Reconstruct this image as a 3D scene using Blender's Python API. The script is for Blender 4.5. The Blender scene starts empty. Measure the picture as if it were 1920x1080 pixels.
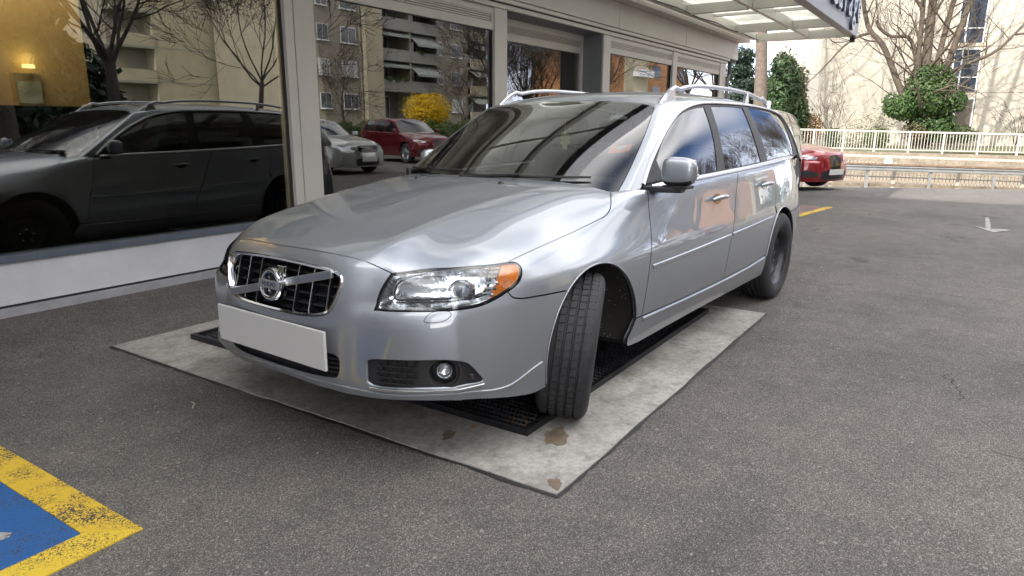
import bpy, bmesh, math, random
import numpy as np
from mathutils import Vector, Matrix
from mathutils.bvhtree import BVHTree
from mathutils.geometry import delaunay_2d_cdt

random.seed(7)
R = math.radians
SC = bpy.context.scene
COL = SC.collection

# ------------------------------------------------------------------ camera
cam_d = bpy.data.cameras.new('camera')
cam = bpy.data.objects.new('camera', cam_d)
COL.objects.link(cam)
cam_d.sensor_width = 36.0
cam_d.lens = 36.0 * 1293.12 / 1920.0
cam_d.clip_start = 0.05
cam_d.clip_end = 3000
CAM_H = 1.279


def _cam_axes(pitch, roll, yaw):
    p, r, a = R(pitch), R(roll), R(yaw)
    fwd = Vector((math.cos(p) * math.cos(a), math.cos(p) * math.sin(a), -math.sin(p)))
    right = Vector((math.sin(a), -math.cos(a), 0))
    up = right.cross(fwd)
    return fwd, right * math.cos(r) + up * math.sin(r), up * math.cos(r) - right * math.sin(r)


_f, _r, _u = _cam_axes(13.296, 0.196, 33.485)
cam.matrix_world = Matrix(((_r.x, _u.x, -_f.x, 0), (_r.y, _u.y, -_f.y, 0), (_r.z, _u.z, -_f.z, CAM_H), (0, 0, 0, 1)))
SC.camera = cam

# ------------------------------------------------------------------ world, sun, exposure
SUN_EL, SUN_AZ = 38.0, -12.0      # light travels along azimuth SUN_AZ (seen from above, from +X)
world = bpy.data.worlds.new('World')
SC.world = world
world.use_nodes = True
nt = world.node_tree
nt.nodes.clear()
w_out = nt.nodes.new('ShaderNodeOutputWorld')
w_bg = nt.nodes.new('ShaderNodeBackground')
w_sky = nt.nodes.new('ShaderNodeTexSky')
w_sky.sky_type = 'NISHITA'
w_sky.sun_disc = False
w_sky.sun_elevation = R(SUN_EL)
# the sun stands opposite to where the light travels
_sx, _sy = -math.cos(R(SUN_AZ)), -math.sin(R(SUN_AZ))
w_sky.sun_rotation = math.atan2(_sx, _sy)
w_sky.air_density = 0.2
w_sky.dust_density = 0.0
w_sky.ozone_density = 2.0
# thin broken clouds mixed over the whole sky
w_tc = nt.nodes.new('ShaderNodeTexCoord')
w_map = nt.nodes.new('ShaderNodeMapping')
w_map.inputs['Scale'].default_value = (1.0, 1.0, 2.2)
w_map.inputs['Location'].default_value = (9.2, 4.9, 10.9)
w_noise = nt.nodes.new('ShaderNodeTexNoise')
w_noise.inputs['Scale'].default_value = 1.7
w_noise.inputs['Detail'].default_value = 2
w_noise.inputs['Roughness'].default_value = 0.5
w_ramp = nt.nodes.new('ShaderNodeValToRGB')
w_ramp.color_ramp.elements[0].position = 0.33
w_ramp.color_ramp.elements[1].position = 0.78
w_mix = nt.nodes.new('ShaderNodeMix')
w_mix.data_type = 'RGBA'
w_mix.inputs['B'].default_value = (17.0, 16.5, 15.8, 1)
nt.links.new(w_tc.outputs['Generated'], w_map.inputs['Vector'])
nt.links.new(w_map.outputs[0], w_noise.inputs['Vector'])
nt.links.new(w_noise.outputs['Fac'], w_ramp.inputs['Fac'])
nt.links.new(w_ramp.outputs['Color'], w_mix.inputs['Factor'])
nt.links.new(w_sky.outputs[0], w_mix.inputs['A'])
nt.links.new(w_mix.outputs['Result'], w_bg.inputs['Color'])
nt.links.new(w_bg.outputs[0], w_out.inputs['Surface'])
w_bg.inputs['Strength'].default_value = 0.122

sun_d = bpy.data.lights.new('sun', 'SUN')
sun_d.energy = 2.0
sun_d.angle = R(0.53)
sun_d.color = (1.0, 0.95, 0.86)
sun = bpy.data.objects.new('sun', sun_d)
COL.objects.link(sun)
_ld = Vector((math.cos(R(SUN_EL)) * math.cos(R(SUN_AZ)), math.cos(R(SUN_EL)) * math.sin(R(SUN_AZ)), -math.sin(R(SUN_EL))))
sun.rotation_euler = _ld.to_track_quat('-Z', 'Y').to_euler()

SC.view_settings.view_transform = 'Standard'
SC.view_settings.look = 'None'
SC.view_settings.gamma = 1.0
SC.view_settings.use_curve_mapping = False
SC.view_settings.exposure = 1.93
SC.render.engine = 'CYCLES'
SC.cycles.max_bounces = 10
SC.cycles.glossy_bounces = 6
SC.cycles.transparent_max_bounces = 16
SC.cycles.caustics_reflective = False
SC.cycles.caustics_refractive = False


# ------------------------------------------------------------------ helpers: objects
def link(name, data, parent=None):
    o = bpy.data.objects.new(name, data)
    COL.objects.link(o)
    if parent is not None:
        o.parent = parent
    return o


def tag(o, label=None, cat=None, group=None, kind=None):
    if label: o['label'] = label
    if cat: o['category'] = cat
    if group: o['group'] = group
    if kind: o['kind'] = kind
    return o


def thing(name, label, cat, loc=(0, 0, 0), rz=0.0, group=None):
    o = link(name, None)
    o.empty_display_size = 0.2
    o.location = loc
    o.rotation_euler = (0, 0, rz)
    return tag(o, label, cat, group)


CHILD = {}


def kids(o):
    return [c for c in COL.objects if c.parent is o]


def dup_tree(o, parent=None, allobs=None):
    allobs = allobs or list(COL.objects)
    c = o.copy()
    COL.objects.link(c)
    if parent is not None:
        c.parent = parent
    for ch in allobs:
        if ch.parent is o:
            dup_tree(ch, c, allobs)
    return c


class MB:
    """collects simple shapes and links them as one mesh object"""

    def __init__(self):
        self.v, self.f, self.m = [], [], []
        self.mi = 0

    def add(self, vs, fs):
        b = len(self.v)
        self.v += [tuple(p) for p in vs]
        self.f += [tuple(i + b for i in q) for q in fs]
        self.m += [self.mi] * len(fs)
        return self

    def box(self, x0, x1, y0, y1, z0, z1):
        vs = [(x, y, z) for z in (z0, z1) for y in (y0, y1) for x in (x0, x1)]
        return self.add(vs, [(0, 2, 3, 1), (4, 5, 7, 6), (0, 1, 5, 4), (2, 6, 7, 3), (0, 4, 6, 2), (1, 3, 7, 5)])

    def bar(self, p, q, w, h, up=(0, 0, 1)):
        p, q, up = Vector(p), Vector(q), Vector(up)
        d = (q - p).normalized()
        s = d.cross(up)
        if s.length < 1e-4:
            s = d.cross(Vector((1, 0, 0)))
        s.normalize()
        u = s.cross(d)
        vs = []
        for c in (p, q):
            for a, b in ((-1, -1), (1, -1), (1, 1), (-1, 1)):
                vs.append(c + s * (a * w / 2) + u * (b * h / 2))
        return self.add(vs, [(0, 3, 2, 1), (4, 5, 6, 7), (0, 1, 5, 4), (1, 2, 6, 5), (2, 3, 7, 6), (3, 0, 4, 7)])

    def tube(self, pts, rad, n=8, caps=True):
        pts = [Vector(p) for p in pts]
        if not hasattr(rad, '__len__'):
            rad = [rad] * len(pts)
        vs, fs = [], []
        ref = None
        for i, p in enumerate(pts):
            d = (pts[min(i + 1, len(pts) - 1)] - pts[max(i - 1, 0)]).normalized()
            if ref is None:
                ref = d.orthogonal().normalized()
            else:
                ref = (ref - d * ref.dot(d))
                ref = ref.normalized() if ref.length > 1e-6 else d.orthogonal().normalized()
            b = d.cross(ref)
            for k in range(n):
                t = 2 * math.pi * k / n
                vs.append(p + (ref * math.cos(t) + b * math.sin(t)) * rad[i])
        for i in range(len(pts) - 1):
            for k in range(n):
                k2 = (k + 1) % n
                fs.append((i * n + k, i * n + k2, (i + 1) * n + k2, (i + 1) * n + k))
        if caps:
            fs.append(tuple(range(n))[::-1])
            fs.append(tuple((len(pts) - 1) * n + k for k in range(n)))
        return self.add(vs, fs)

    def lathe(self, prof, axis='y', n=48, center=(0, 0, 0)):
        """prof: list of (radius, offset along axis)"""
        vs, fs = [], []
        for r, a in prof:
            for k in range(n):
                t = 2 * math.pi * k / n
                c, s = r * math.cos(t), r * math.sin(t)
                p = {'y': (c, a, s), 'x': (a, c, s), 'z': (c, s, a)}[axis]
                vs.append((p[0] + center[0], p[1] + center[1], p[2] + center[2]))
        for i in range(len(prof) - 1):
            for k in range(n):
                k2 = (k + 1) % n
                fs.append((i * n + k, i * n + k2, (i + 1) * n + k2, (i + 1) * n + k))
        return self.add(vs, fs)

    def prism(self, poly, a0, a1, plane='xy'):
        """closed polygon extruded between a0 and a1 along the axis missing from plane"""
        def P(p, a):
            if plane == 'xy': return (p[0], p[1], a)
            if plane == 'xz': return (p[0], a, p[1])
            return (a, p[0], p[1])
        n = len(poly)
        vs = [P(p, a0) for p in poly] + [P(p, a1) for p in poly]
        fs = [tuple(range(n))[::-1], tuple(range(n, 2 * n))]
        fs += [(i, (i + 1) % n, (i + 1) % n + n, i + n) for i in range(n)]
        return self.add(vs, fs)

    def quad(self, a, b, c, d):
        return self.add([a, b, c, d], [(0, 1, 2, 3)])

    def mesh(self, name, mats):
        me = bpy.data.meshes.new(name)
        me.from_pydata(self.v, [], self.f)
        mats = mats if isinstance(mats, (list, tuple)) else [mats]
        for m in mats:
            me.materials.append(m)
        if len(mats) > 1:
            me.polygons.foreach_set('material_index', self.m)
        return me

    def build(self, name, mats, parent=None, smooth=None, bevel=0.0, recalc=True):
        me = self.mesh(name, mats)
        finish(me, smooth, bevel, recalc)
        return link(name, me, parent)


def finish(me, smooth=None, bevel=0.0, recalc=True):
    if recalc or bevel:
        bm = bmesh.new()
        bm.from_mesh(me)
        if bevel:
            bm.edges.ensure_lookup_table()
            es = [e for e in bm.edges if len(e.link_faces) == 2 and e.calc_face_angle(0) > 0.6]
            bmesh.ops.bevel(bm, geom=es, offset=bevel, segments=2, affect='EDGES', profile=0.6, clamp_overlap=True)
        if recalc:
            bmesh.ops.recalc_face_normals(bm, faces=bm.faces)
        bm.to_mesh(me)
        bm.free()
    if smooth is not None:
        me.shade_smooth()
        if smooth < 180:
            me.set_sharp_from_angle(angle=R(smooth))
    me.update()


# ------------------------------------------------------------------ helpers: materials
def new_mat(name):
    m = bpy.data.materials.new(name)
    m.use_nodes = True
    return m, m.node_tree, m.node_tree.nodes['Principled BSDF']


def mat(name, col, rough=0.6, metal=0.0, vary=0.0, vscale=6.0, bump=0.0, bscale=40.0, coat=0.0, spec=0.5, trans=0.0, rvary=0.0,
        emit=None, coords='Object'):
    m, t, b = new_mat(name)
    c4 = tuple(col) + (1,)
    b.inputs['Base Color'].default_value = c4
    b.inputs['Roughness'].default_value = rough
    b.inputs['Metallic'].default_value = metal
    b.inputs['Specular IOR Level'].default_value = spec
    b.inputs['Coat Weight'].default_value = coat
    b.inputs['Coat Roughness'].default_value = 0.02
    if trans: b.inputs['Transmission Weight'].default_value = trans
    if emit:
        b.inputs['Emission Color'].default_value = tuple(emit[:3]) + (1,)
        b.inputs['Emission Strength'].default_value = emit[3]
    if vary or bump or rvary:
        tc = t.nodes.new('ShaderNodeTexCoord')
        n = t.nodes.new('ShaderNodeTexNoise')
        n.inputs['Scale'].default_value = vscale
        n.inputs['Detail'].default_value = 6
        n.inputs['Roughness'].default_value = 0.65
        t.links.new(tc.outputs[coords], n.inputs['Vector'])
        if vary:
            mx = t.nodes.new('ShaderNodeMix')
            mx.data_type = 'RGBA'
            mx.inputs['A'].default_value = tuple(max(0, c * (1 - vary)) for c in col) + (1,)
            mx.inputs['B'].default_value = tuple(min(1, c * (1 + vary)) for c in col) + (1,)
            mr = t.nodes.new('ShaderNodeMapRange')
            mr.inputs['From Min'].default_value = 0.3
            mr.inputs['From Max'].default_value = 0.7
            t.links.new(n.outputs['Fac'], mr.inputs['Value'])
            t.links.new(mr.outputs[0], mx.inputs['Factor'])
            t.links.new(mx.outputs['Result'], b.inputs['Base Color'])
        if rvary:
            mr2 = t.nodes.new('ShaderNodeMapRange')
            mr2.inputs['To Min'].default_value = max(0.0, rough - rvary)
            mr2.inputs['To Max'].default_value = min(1.0, rough + rvary)
            t.links.new(n.outputs['Fac'], mr2.inputs['Value'])
            t.links.new(mr2.outputs[0], b.inputs['Roughness'])
        if bump:
            n2 = t.nodes.new('ShaderNodeTexNoise')
            n2.inputs['Scale'].default_value = bscale
            n2.inputs['Detail'].default_value = 4
            t.links.new(tc.outputs[coords], n2.inputs['Vector'])
            bp = t.nodes.new('ShaderNodeBump')
            bp.inputs['Strength'].default_value = bump
            bp.inputs['Distance'].default_value = 0.01
            t.links.new(n2.outputs['Fac'], bp.inputs['Height'])
            t.links.new(bp.outputs[0], b.inputs['Normal'])
    return m


def glass_mat(name, tint=(0.6, 0.65, 0.65), refl=0.0, rough=0.0, wave=0.0, ior=1.5):
    """thin pane: tinted see-through plus a mirror whose share follows Fresnel (refl = coated extra share)"""
    m = bpy.data.materials.new(name)
    m.use_nodes = True
    t = m.node_tree
    t.nodes.clear()
    out = t.nodes.new('ShaderNodeOutputMaterial')
    tr = t.nodes.new('ShaderNodeBsdfTransparent')
    tr.inputs['Color'].default_value = tuple(tint) + (1,)
    gl = t.nodes.new('ShaderNodeBsdfGlossy')
    gl.inputs['Roughness'].default_value = rough
    gl.inputs['Color'].default_value = (1, 1, 1, 1)
    fr = t.nodes.new('ShaderNodeFresnel')
    fr.inputs['IOR'].default_value = ior
    mr = t.nodes.new('ShaderNodeMapRange')
    mr.inputs['From Min'].default_value = 0.0
    mr.inputs['From Max'].default_value = 1.0
    mr.inputs['To Min'].default_value = refl
    mr.inputs['To Max'].default_value = 1.0
    mix = t.nodes.new('ShaderNodeMixShader')
    t.links.new(fr.outputs[0], mr.inputs['Value'])
    t.links.new(mr.outputs[0], mix.inputs['Fac'])
    t.links.new(tr.outputs[0], mix.inputs[1])
    t.links.new(gl.outputs[0], mix.inputs[2])
    t.links.new(mix.outputs[0], out.inputs['Surface'])
    if wave:
        tc = t.nodes.new('ShaderNodeTexCoord')
        n = t.nodes.new('ShaderNodeTexNoise')
        n.inputs['Scale'].default_value = 0.9
        n.inputs['Detail'].default_value = 1
        t.links.new(tc.outputs['Object'], n.inputs['Vector'])
        bp = t.nodes.new('ShaderNodeBump')
        bp.inputs['Strength'].default_value = wave
        bp.inputs['Distance'].default_value = 0.02
        t.links.new(n.outputs['Fac'], bp.inputs['Height'])
        t.links.new(bp.outputs[0], gl.inputs['Normal'])
    return m
# ------------------------------------------------------------------ estate car: master surfaces (car frame: x forward from the front axle, y left, z up)
def lerp_tab(tab, x):
    """tab: list of (x, value) with descending or ascending x; smooth (cosine-free) linear lookup"""
    t = sorted(tab)
    xs = [a for a, _ in t]
    x = min(max(x, xs[0]), xs[-1])
    return np.array([spline(xs, [np.atleast_1d(b)[k] for _, b in t], x) for k in range(len(np.atleast_1d(t[0][1])))])


def spline(xs, ys, x):
    """cubic with finite-difference tangents limited against overshoot"""
    xs, ys = np.asarray(xs, float), np.asarray(ys, float)
    n = len(xs)
    if n == 2:
        return float(np.interp(x, xs, ys))
    h = np.diff(xs)
    d = np.diff(ys) / h
    m = np.zeros(n)
    m[1:-1] = (d[:-1] * h[1:] + d[1:] * h[:-1]) / (h[:-1] + h[1:])
    m[0], m[-1] = 1.5 * d[0] - .5 * m[1], 1.5 * d[-1] - .5 * m[-2]
    i = int(min(max(np.searchsorted(xs, x) - 1, 0), n - 2))
    t = (x - xs[i]) / h[i]
    a, b = ys[i], ys[i + 1]
    return float((2 * t**3 - 3 * t**2 + 1) * a + (t**3 - 2 * t**2 + t) * h[i] * m[i] + (-2 * t**3 + 3 * t**2) * b + (t**3 - t**2) * h[i] * m[i + 1])


def box_cage(T, S, F, B):
    """half cage: T[i][j] top grid (i front to rear, j centre to edge), S[i][k] side rows below the edge,
    F[j][k] front rows below T[0][j], B[j][k] rear rows below T[-1][j]; mirrored to the right side"""
    vs, fs, idx = [], [], {}

    def vid(p):
        key = (round(p[0], 5), round(p[1], 5), round(p[2], 5))
        if key not in idx:
            idx[key] = len(vs)
            vs.append(tuple(p))
        return idx[key]
    ni, nj, nk = len(T), len(T[0]), len(S[0])

    def quads(G, flip):
        for a in range(len(G) - 1):
            for b in range(len(G[0]) - 1):
                q = [G[a][b], G[a + 1][b], G[a + 1][b + 1], G[a][b + 1]]
                for sgn in (1, -1):
                    ids = [vid((p[0], sgn * p[1], p[2])) for p in q]
                    if (sgn == 1) == flip:
                        ids = ids[::-1]
                    if len(set(ids)) == 4:
                        fs.append(tuple(ids))
    quads(T, True)
    quads([[T[i][-1]] + list(S[i]) for i in range(ni)], True)
    quads([[T[0][j]] + list(F[j]) for j in range(nj)], False)
    quads([[T[-1][j]] + list(B[j]) for j in range(nj)], True)
    return vs, fs


class Master:
    def __init__(self, vs, fs, level=4, iters=3, relax=0.9):
        me = bpy.data.meshes.new('master_cage')
        me.from_pydata(vs, [], fs)
        ob = link('master_cage', me)
        md = ob.modifiers.new('s', 'SUBSURF')
        md.levels = 2
        md.use_limit_surface = True
        md.boundary_smooth = 'PRESERVE_CORNERS'
        tgt = np.array(vs, dtype=np.float64)
        P = tgt.copy()
        n = len(vs)
        for it in range(iters):
            dg = bpy.context.evaluated_depsgraph_get()
            ev = ob.evaluated_get(dg).to_mesh()
            co = np.zeros(len(ev.vertices) * 3)
            ev.vertices.foreach_get('co', co)
            co = co.reshape(-1, 3)[:n]
            P += relax * (tgt - co)
            me.vertices.foreach_set('co', P.ravel())
            me.update()
        md.levels = level
        bpy.context.view_layer.update()
        dg = bpy.context.evaluated_depsgraph_get()
        ev = ob.evaluated_get(dg).to_mesh()
        bm = bmesh.new()
        bm.from_mesh(ev)
        bmesh.ops.recalc_face_normals(bm, faces=bm.faces)
        bmesh.ops.triangulate(bm, faces=bm.faces)
        bm.verts.ensure_lookup_table()
        bm.normal_update()
        self.V = [v.co.copy() for v in bm.verts]
        self.N = [v.normal.copy() for v in bm.verts]
        self.F = [tuple(v.index for v in f.verts) for f in bm.faces]
        bm.free()
        self.bvh = BVHTree.FromPolygons(self.V, self.F)
        bpy.data.objects.remove(ob)
        bpy.data.meshes.remove(me)

    def _nrm(self, i, p):
        a, b, c = (self.V[k] for k in self.F[i])
        v0, v1, v2 = b - a, c - a, p - a
        d00, d01, d11, d20, d21 = v0.dot(v0), v0.dot(v1), v1.dot(v1), v2.dot(v0), v2.dot(v1)
        den = d00 * d11 - d01 * d01
        if abs(den) < 1e-18:
            return self.N[self.F[i][0]]
        v = (d11 * d20 - d01 * d21) / den
        w = (d00 * d21 - d01 * d20) / den
        v, w = min(1, max(0, v)), min(1, max(0, w))
        n = self.N[self.F[i][0]] * (1 - v - w) + self.N[self.F[i][1]] * v + self.N[self.F[i][2]] * w
        return n.normalized()

    def cast(self, p, d):
        """p any point, d outward direction: first surface point met coming from outside"""
        p, d = Vector(p), Vector(d).normalized()
        loc, nr, i, dist = self.bvh.ray_cast(p + d * 4.0, -d)
        if loc is None:
            loc, nr, i, dist = self.bvh.find_nearest(p)
        return loc, self._nrm(i, loc)

    def near(self, p):
        loc, nr, i, dist = self.bvh.find_nearest(Vector(p))
        return loc, self._nrm(i, loc)


# lower body: shoulder line (edge), side widths per height
EDGE = [(.66, (.70, .718)), (.50, (.785, .748)), (.25, (.822, .782)), (0, (.822, .820)), (-.25, (.822, .876)), (-.5, (.824, .942)),
        (-.75, (.836, .978)), (-1.1, (.846, .988)), (-1.6, (.850, .998)), (-2.2, (.850, 1.012)), (-2.85, (.84, 1.03)), (-3.25, (.812, 1.04)),
        (-3.7, (.72, 1.045))]
SIDE_Z = [None, .70, .60, .50, .40, .30, .20]
SIDE_Y = [   # x: y at shoulder-below, .70 .60 .50 .40 .30 .20
    (.66, (.712, .728, .748, .757, .760, .757, .735)),
    (.60, (.755, .770, .790, .802, .805, .802, .780)),
    (.50, (.808, .824, .842, .852, .855, .852, .832)),
    (.30, (.852, .877, .896, .905, .907, .905, .892)),
    (0, (.870, .908, .922, .927, .927, .922, .907)),
    (-.4, (.876, .917, .928, .930, .927, .917, .892)),
    (-1.0, (.884, .919, .930, .932, .927, .912, .880)),
    (-2.0, (.888, .920, .931, .933, .927, .912, .880)),
    (-2.5, (.887, .919, .930, .932, .927, .915, .886)),
    (-2.95, (.876, .911, .922, .925, .921, .913, .893)),
    (-3.3, (.848, .884, .895, .898, .894, .886, .868)),
    (-3.7, (.762, .798, .812, .816, .812, .802, .784))]


def body_cage():
    xs = [.66, .60, .50, .36, .18, 0, -.2, -.4, -.65, -.95, -1.4, -2.0, -2.5, -2.85, -3.2, -3.5, -3.7]
    z0 = [(.84, .822), (.60, .890), (.30, .945), (0, .988), (-.35, 1.02), (-.9, 1.03), (-4, 1.035)]
    yc = [(.85, .405), (.66, .455), (.3, .475), (0, .49), (-.4, .53), (-.9, .55), (-4, .55)]
    T, S = [], []
    for i, x in enumerate(xs):
        ye, ze = lerp_tab(EDGE, x)
        c = lerp_tab(yc, x)[0]
        js = [0, .2, c - .10, c - .02, c + .045, c + (ye - c) * .42, c + (ye - c) * .74, ye]
        row = []
        for n, y in enumerate(js):
            fx = {0: (.180, .172, .148, .122, .098, .060, .026, 0), 1: (.125, .12, .104, .088, .072, .044, .018, 0),
                  2: (.06, .058, .05, .042, .035, .02, .008, 0)}.get(i, (0,) * 8)[n]
            xx = x + fx
            zc = lerp_tab(z0, xx)[0]
            crown = zc - .020 * (min(y, c) / c) ** 2
            if n <= 3:
                z = crown
            else:
                t = (y - (c - .02)) / (ye - (c - .02))
                g = (1 - .35 * t - .65 * t ** 2.6) * {2: 1 - .13 * math.sin(math.pi * min(1, t * 1.15)), 3: 1 - .06 * math.sin(math.pi * min(1, t * 1.15))}.get(i, 1)
                z = ze + (crown - ze) * g
            if i == 0:
                z = (.828, .824, .808, .790, .765, .744, .730, ze)[n]
            if i == 1 and n >= 4:
                z = (.819, .795, .767, ze)[n - 4]
            row.append((xx, y, z))
        T.append(row)
        yv = lerp_tab(SIDE_Y, x)
        zk0 = .5 * (ze + .70) if ze > .78 else .5 * (ze + .69)
        zk = [zk0, .70 if ze > .76 else .672, .63, .595, .50, .40, .30, .20]
        tz = [.20, .30, .40, .50, .60, .70]
        ty = list(yv[1:])[::-1]
        col = []
        for k in range(8):
            y = yv[0] if k == 0 else (yv[1] if k == 1 else spline(tz, ty, zk[k]))
            col.append((x, y, zk[k]))
        S.append(col)
    # front wall; rows below the top edge; j = 0..7 as in T[0]
    F = []
    nose = {0: (.785, .872), 1: (.700, .908), 2: (.635, .926), 3: (.595, .933), 4: (.50, .943), 5: (.40, .943), 6: (.30, .931), 7: (.20, .897)}
    ycr = [.445, .430, .414, .405, .390, .384, .381, .379]     # the nose edge, row by row
    for j in range(8):
        col = []
        for k in range(8):
            z, xc = nose[k]
            if j < 3:
                y = [0, .2, ycr[k] - .10][j]
                x = xc - [0, .009, .026][j]
                zz = z - ([0, .003, .010][j] if k == 0 else 0)
            elif j == 3:
                y, x, zz = ycr[k] - .02, xc - [.058, .056, .055, .054, .052, .050, .042, .034][k], z - (.022 if k == 0 else 0)
            elif j == 4:
                y = ycr[k] + .045
                x = [.780, .802, .820, .846, .862, .868, .868, .842][k]
                zz = [.735, .680, .632, .598, .50, .40, .30, .20][k]
            elif j == 5:
                y = [.575, .570, .566, .562, .557, .555, .555, .553][k]
                x = [.740, .764, .784, .820, .832, .836, .834, .807][k]
                zz = [.716, .672, .632, .595, .50, .40, .30, .20][k]
            elif j == 6:
                y = [.650, .656, .660, .668, .672, .673, .672, .664][k]
                x = [.702, .722, .738, .762, .770, .771, .767, .742][k]
                zz = [.707, .666, .632, .595, .50, .40, .30, .20][k]
            else:
                x, y, zz = S[0][k]
                x = x + [.004, .010, .016, .026, .032, .034, .032, .012][k]
                S[0][k] = (x, y, zz)
            col.append((x, y, zz))
        F.append(col)
    B = []
    for j in range(8):
        x7, y7, z7 = T[-1][j]
        u = j / 7.0
        col = []
        for k in range(8):
            sx, sy, sz = S[-1][k]
            bulge = [-.10, -.12, -.13, -.15, -.17, -.17, -.165, -.13][k] * (1 - u ** 2.6)
            col.append((sx + bulge, sy * (T[-1][j][1] / T[-1][7][1]), sz))
        B.append(col)
    for j in range(8):
        x7, y7, z7 = T[-1][j]
        T[-1][j] = (x7 - .06 * (1 - (j / 7.0) ** 2.6), y7, z7)
    return box_cage(T, S, F, B)


def house_cage():
    """greenhouse: roof grid, side glass rows, windscreen rows, tailgate rows"""
    xt = [-1.225, -1.42, -1.72, -2.1, -2.55, -3.0, -3.35, -3.60]
    xb = [-.60, -.86, -1.25, -1.85, -2.48, -3.05, -3.50, -3.80]
    zc = [1.425, 1.466, 1.496, 1.508, 1.503, 1.482, 1.452, 1.420]
    ze = [1.385, 1.408, 1.422, 1.428, 1.422, 1.402, 1.375, 1.345]
    yt = [.615, .644, .658, .664, .668, .670, .664, .640]
    yb = [.772, .802, .828, .838, .840, .836, .822, .775]
    zb = .985
    T, S = [], []
    for i in range(len(xt)):
        row = []
        for u in (0, .35, .62, .82, .94, 1.0):
            y = yt[i] * u
            z = zc[i] - (zc[i] - ze[i]) * [0, .07, .24, .50, .76, 1.0][[0, .35, .62, .82, .94, 1.0].index(u)]
            x = xt[i] - .0 + (.0 if i else -.075 * (1 - u ** 2))
            row.append((x, y, z))
        T.append(row)
        col = []
        for t in (.12, .38, .68, 1.0, 1.28):
            x = xt[i] + (xb[i] - xt[i]) * t
            z = ze[i] + (zb - ze[i]) * t
            y = yt[i] + (yb[i] - yt[i]) * (t ** .86) + .010 * math.sin(math.pi * min(t, 1))
            col.append((x, y, z))
        S.append(col)
    F = []
    for j in range(6):
        tx, ty, tz = T[0][j]
        u = (0, .35, .62, .82, .94, 1.0)[j]
        col = []
        for k, t in enumerate((.12, .38, .68, 1.0, 1.28)):
            sx, sy, sz = S[0][k]
            bx = sx + .300 * t * (1 - u ** 2.4) - .075 * (1 - u ** 2) * max(0, 1 - t)
            z = sz + (tz - T[0][5][2]) * max(0, (1 - t)) + .028 * math.sin(math.pi * min(1, t)) * (1 - u ** 2)
            col.append((bx, sy * u, z))
        F.append(col)
    B = []
    for j in range(6):
        u = (0, .35, .62, .82, .94, 1.0)[j]
        col = []
        for k in range(5):
            sx, sy, sz = S[-1][k]
            col.append((sx - .06 * (1 - u ** 2.5), sy * u, sz + (T[-1][j][2] - T[-1][5][2]) * max(0, 1 - k / 3)))
        B.append(col)
    for j in range(6):
        x, y, z = T[-1][j]
        u = (0, .35, .62, .82, .94, 1.0)[j]
        T[-1][j] = (x - .05 * (1 - u ** 2.5), y, z)
    return box_cage(T, S, F, B)


BODY = Master(*body_cage())
HOUSE = Master(*house_cage())
# ------------------------------------------------------------------ panels cut out of the master surfaces
def resample(pts, step, closed=False):
    pts = [Vector(p) for p in pts]
    if closed:
        pts = pts + [pts[0]]
    out = []
    for a, b in zip(pts, pts[1:]):
        n = max(1, int(math.ceil((b - a).length / step)))
        for k in range(n):
            out.append(a + (b - a) * (k / n))
    if not closed:
        out.append(pts[-1])
    return out


def crom(pts, step=.012, closed=False):
    """Catmull-Rom through the points, resampled"""
    P = [Vector(p) for p in pts]
    n = len(P)
    if n < 3:
        return resample(P, step)
    out = []
    rng = range(n if closed else n - 1)
    for i in rng:
        p1, p2 = P[i], P[(i + 1) % n]
        p0 = P[i - 1] if (i > 0 or closed) else p1 + (p1 - p2)
        p3 = P[(i + 2) % n] if (i + 2 < n or closed) else p2 + (p2 - p1)
        m = max(1, int(math.ceil((p2 - p1).length / step)))
        d1 = max((p1 - p0).length, 1e-6) ** .5
        d2 = max((p2 - p1).length, 1e-6) ** .5
        d3 = max((p3 - p2).length, 1e-6) ** .5
        m1 = ((p1 - p0) / d1 - (p2 - p0) / (d1 + d2) + (p2 - p1) / d2) * d2
        m2 = ((p2 - p1) / d2 - (p3 - p1) / (d2 + d3) + (p3 - p2) / d3) * d2
        for k in range(m):
            t = k / m
            out.append((2 * t**3 - 3 * t**2 + 1) * p1 + (t**3 - 2 * t**2 + t) * m1 + (-2 * t**3 + 3 * t**2) * p2 + (t**3 - t**2) * m2)
    if not closed:
        out.append(P[-1])
    return out


def snap(M, pts):
    return [M.near(p)[0] for p in pts]


def in_poly(P, poly):
    """vectorised point in polygon"""
    x, y = P[:, 0], P[:, 1]
    ins = np.zeros(len(P), bool)
    n = len(poly)
    for i in range(n):
        x1, y1 = poly[i]
        x2, y2 = poly[(i + 1) % n]
        if y1 == y2:
            continue
        c = ((y1 > y) != (y2 > y)) & (x < (x2 - x1) * (y - y1) / (y2 - y1) + x1)
        ins ^= c
    return ins


def seg_dist(P, poly):
    d = np.full(len(P), 9.0)
    n = len(poly)
    for i in range(n):
        a, b = np.array(poly[i]), np.array(poly[(i + 1) % n])
        ab = b - a
        L = ab @ ab
        if L < 1e-14:
            continue
        t = np.clip(((P - a) @ ab) / L, 0, 1)
        q = a + t[:, None] * ab
        d = np.minimum(d, np.hypot(*(P - q).T))
    return d


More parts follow.
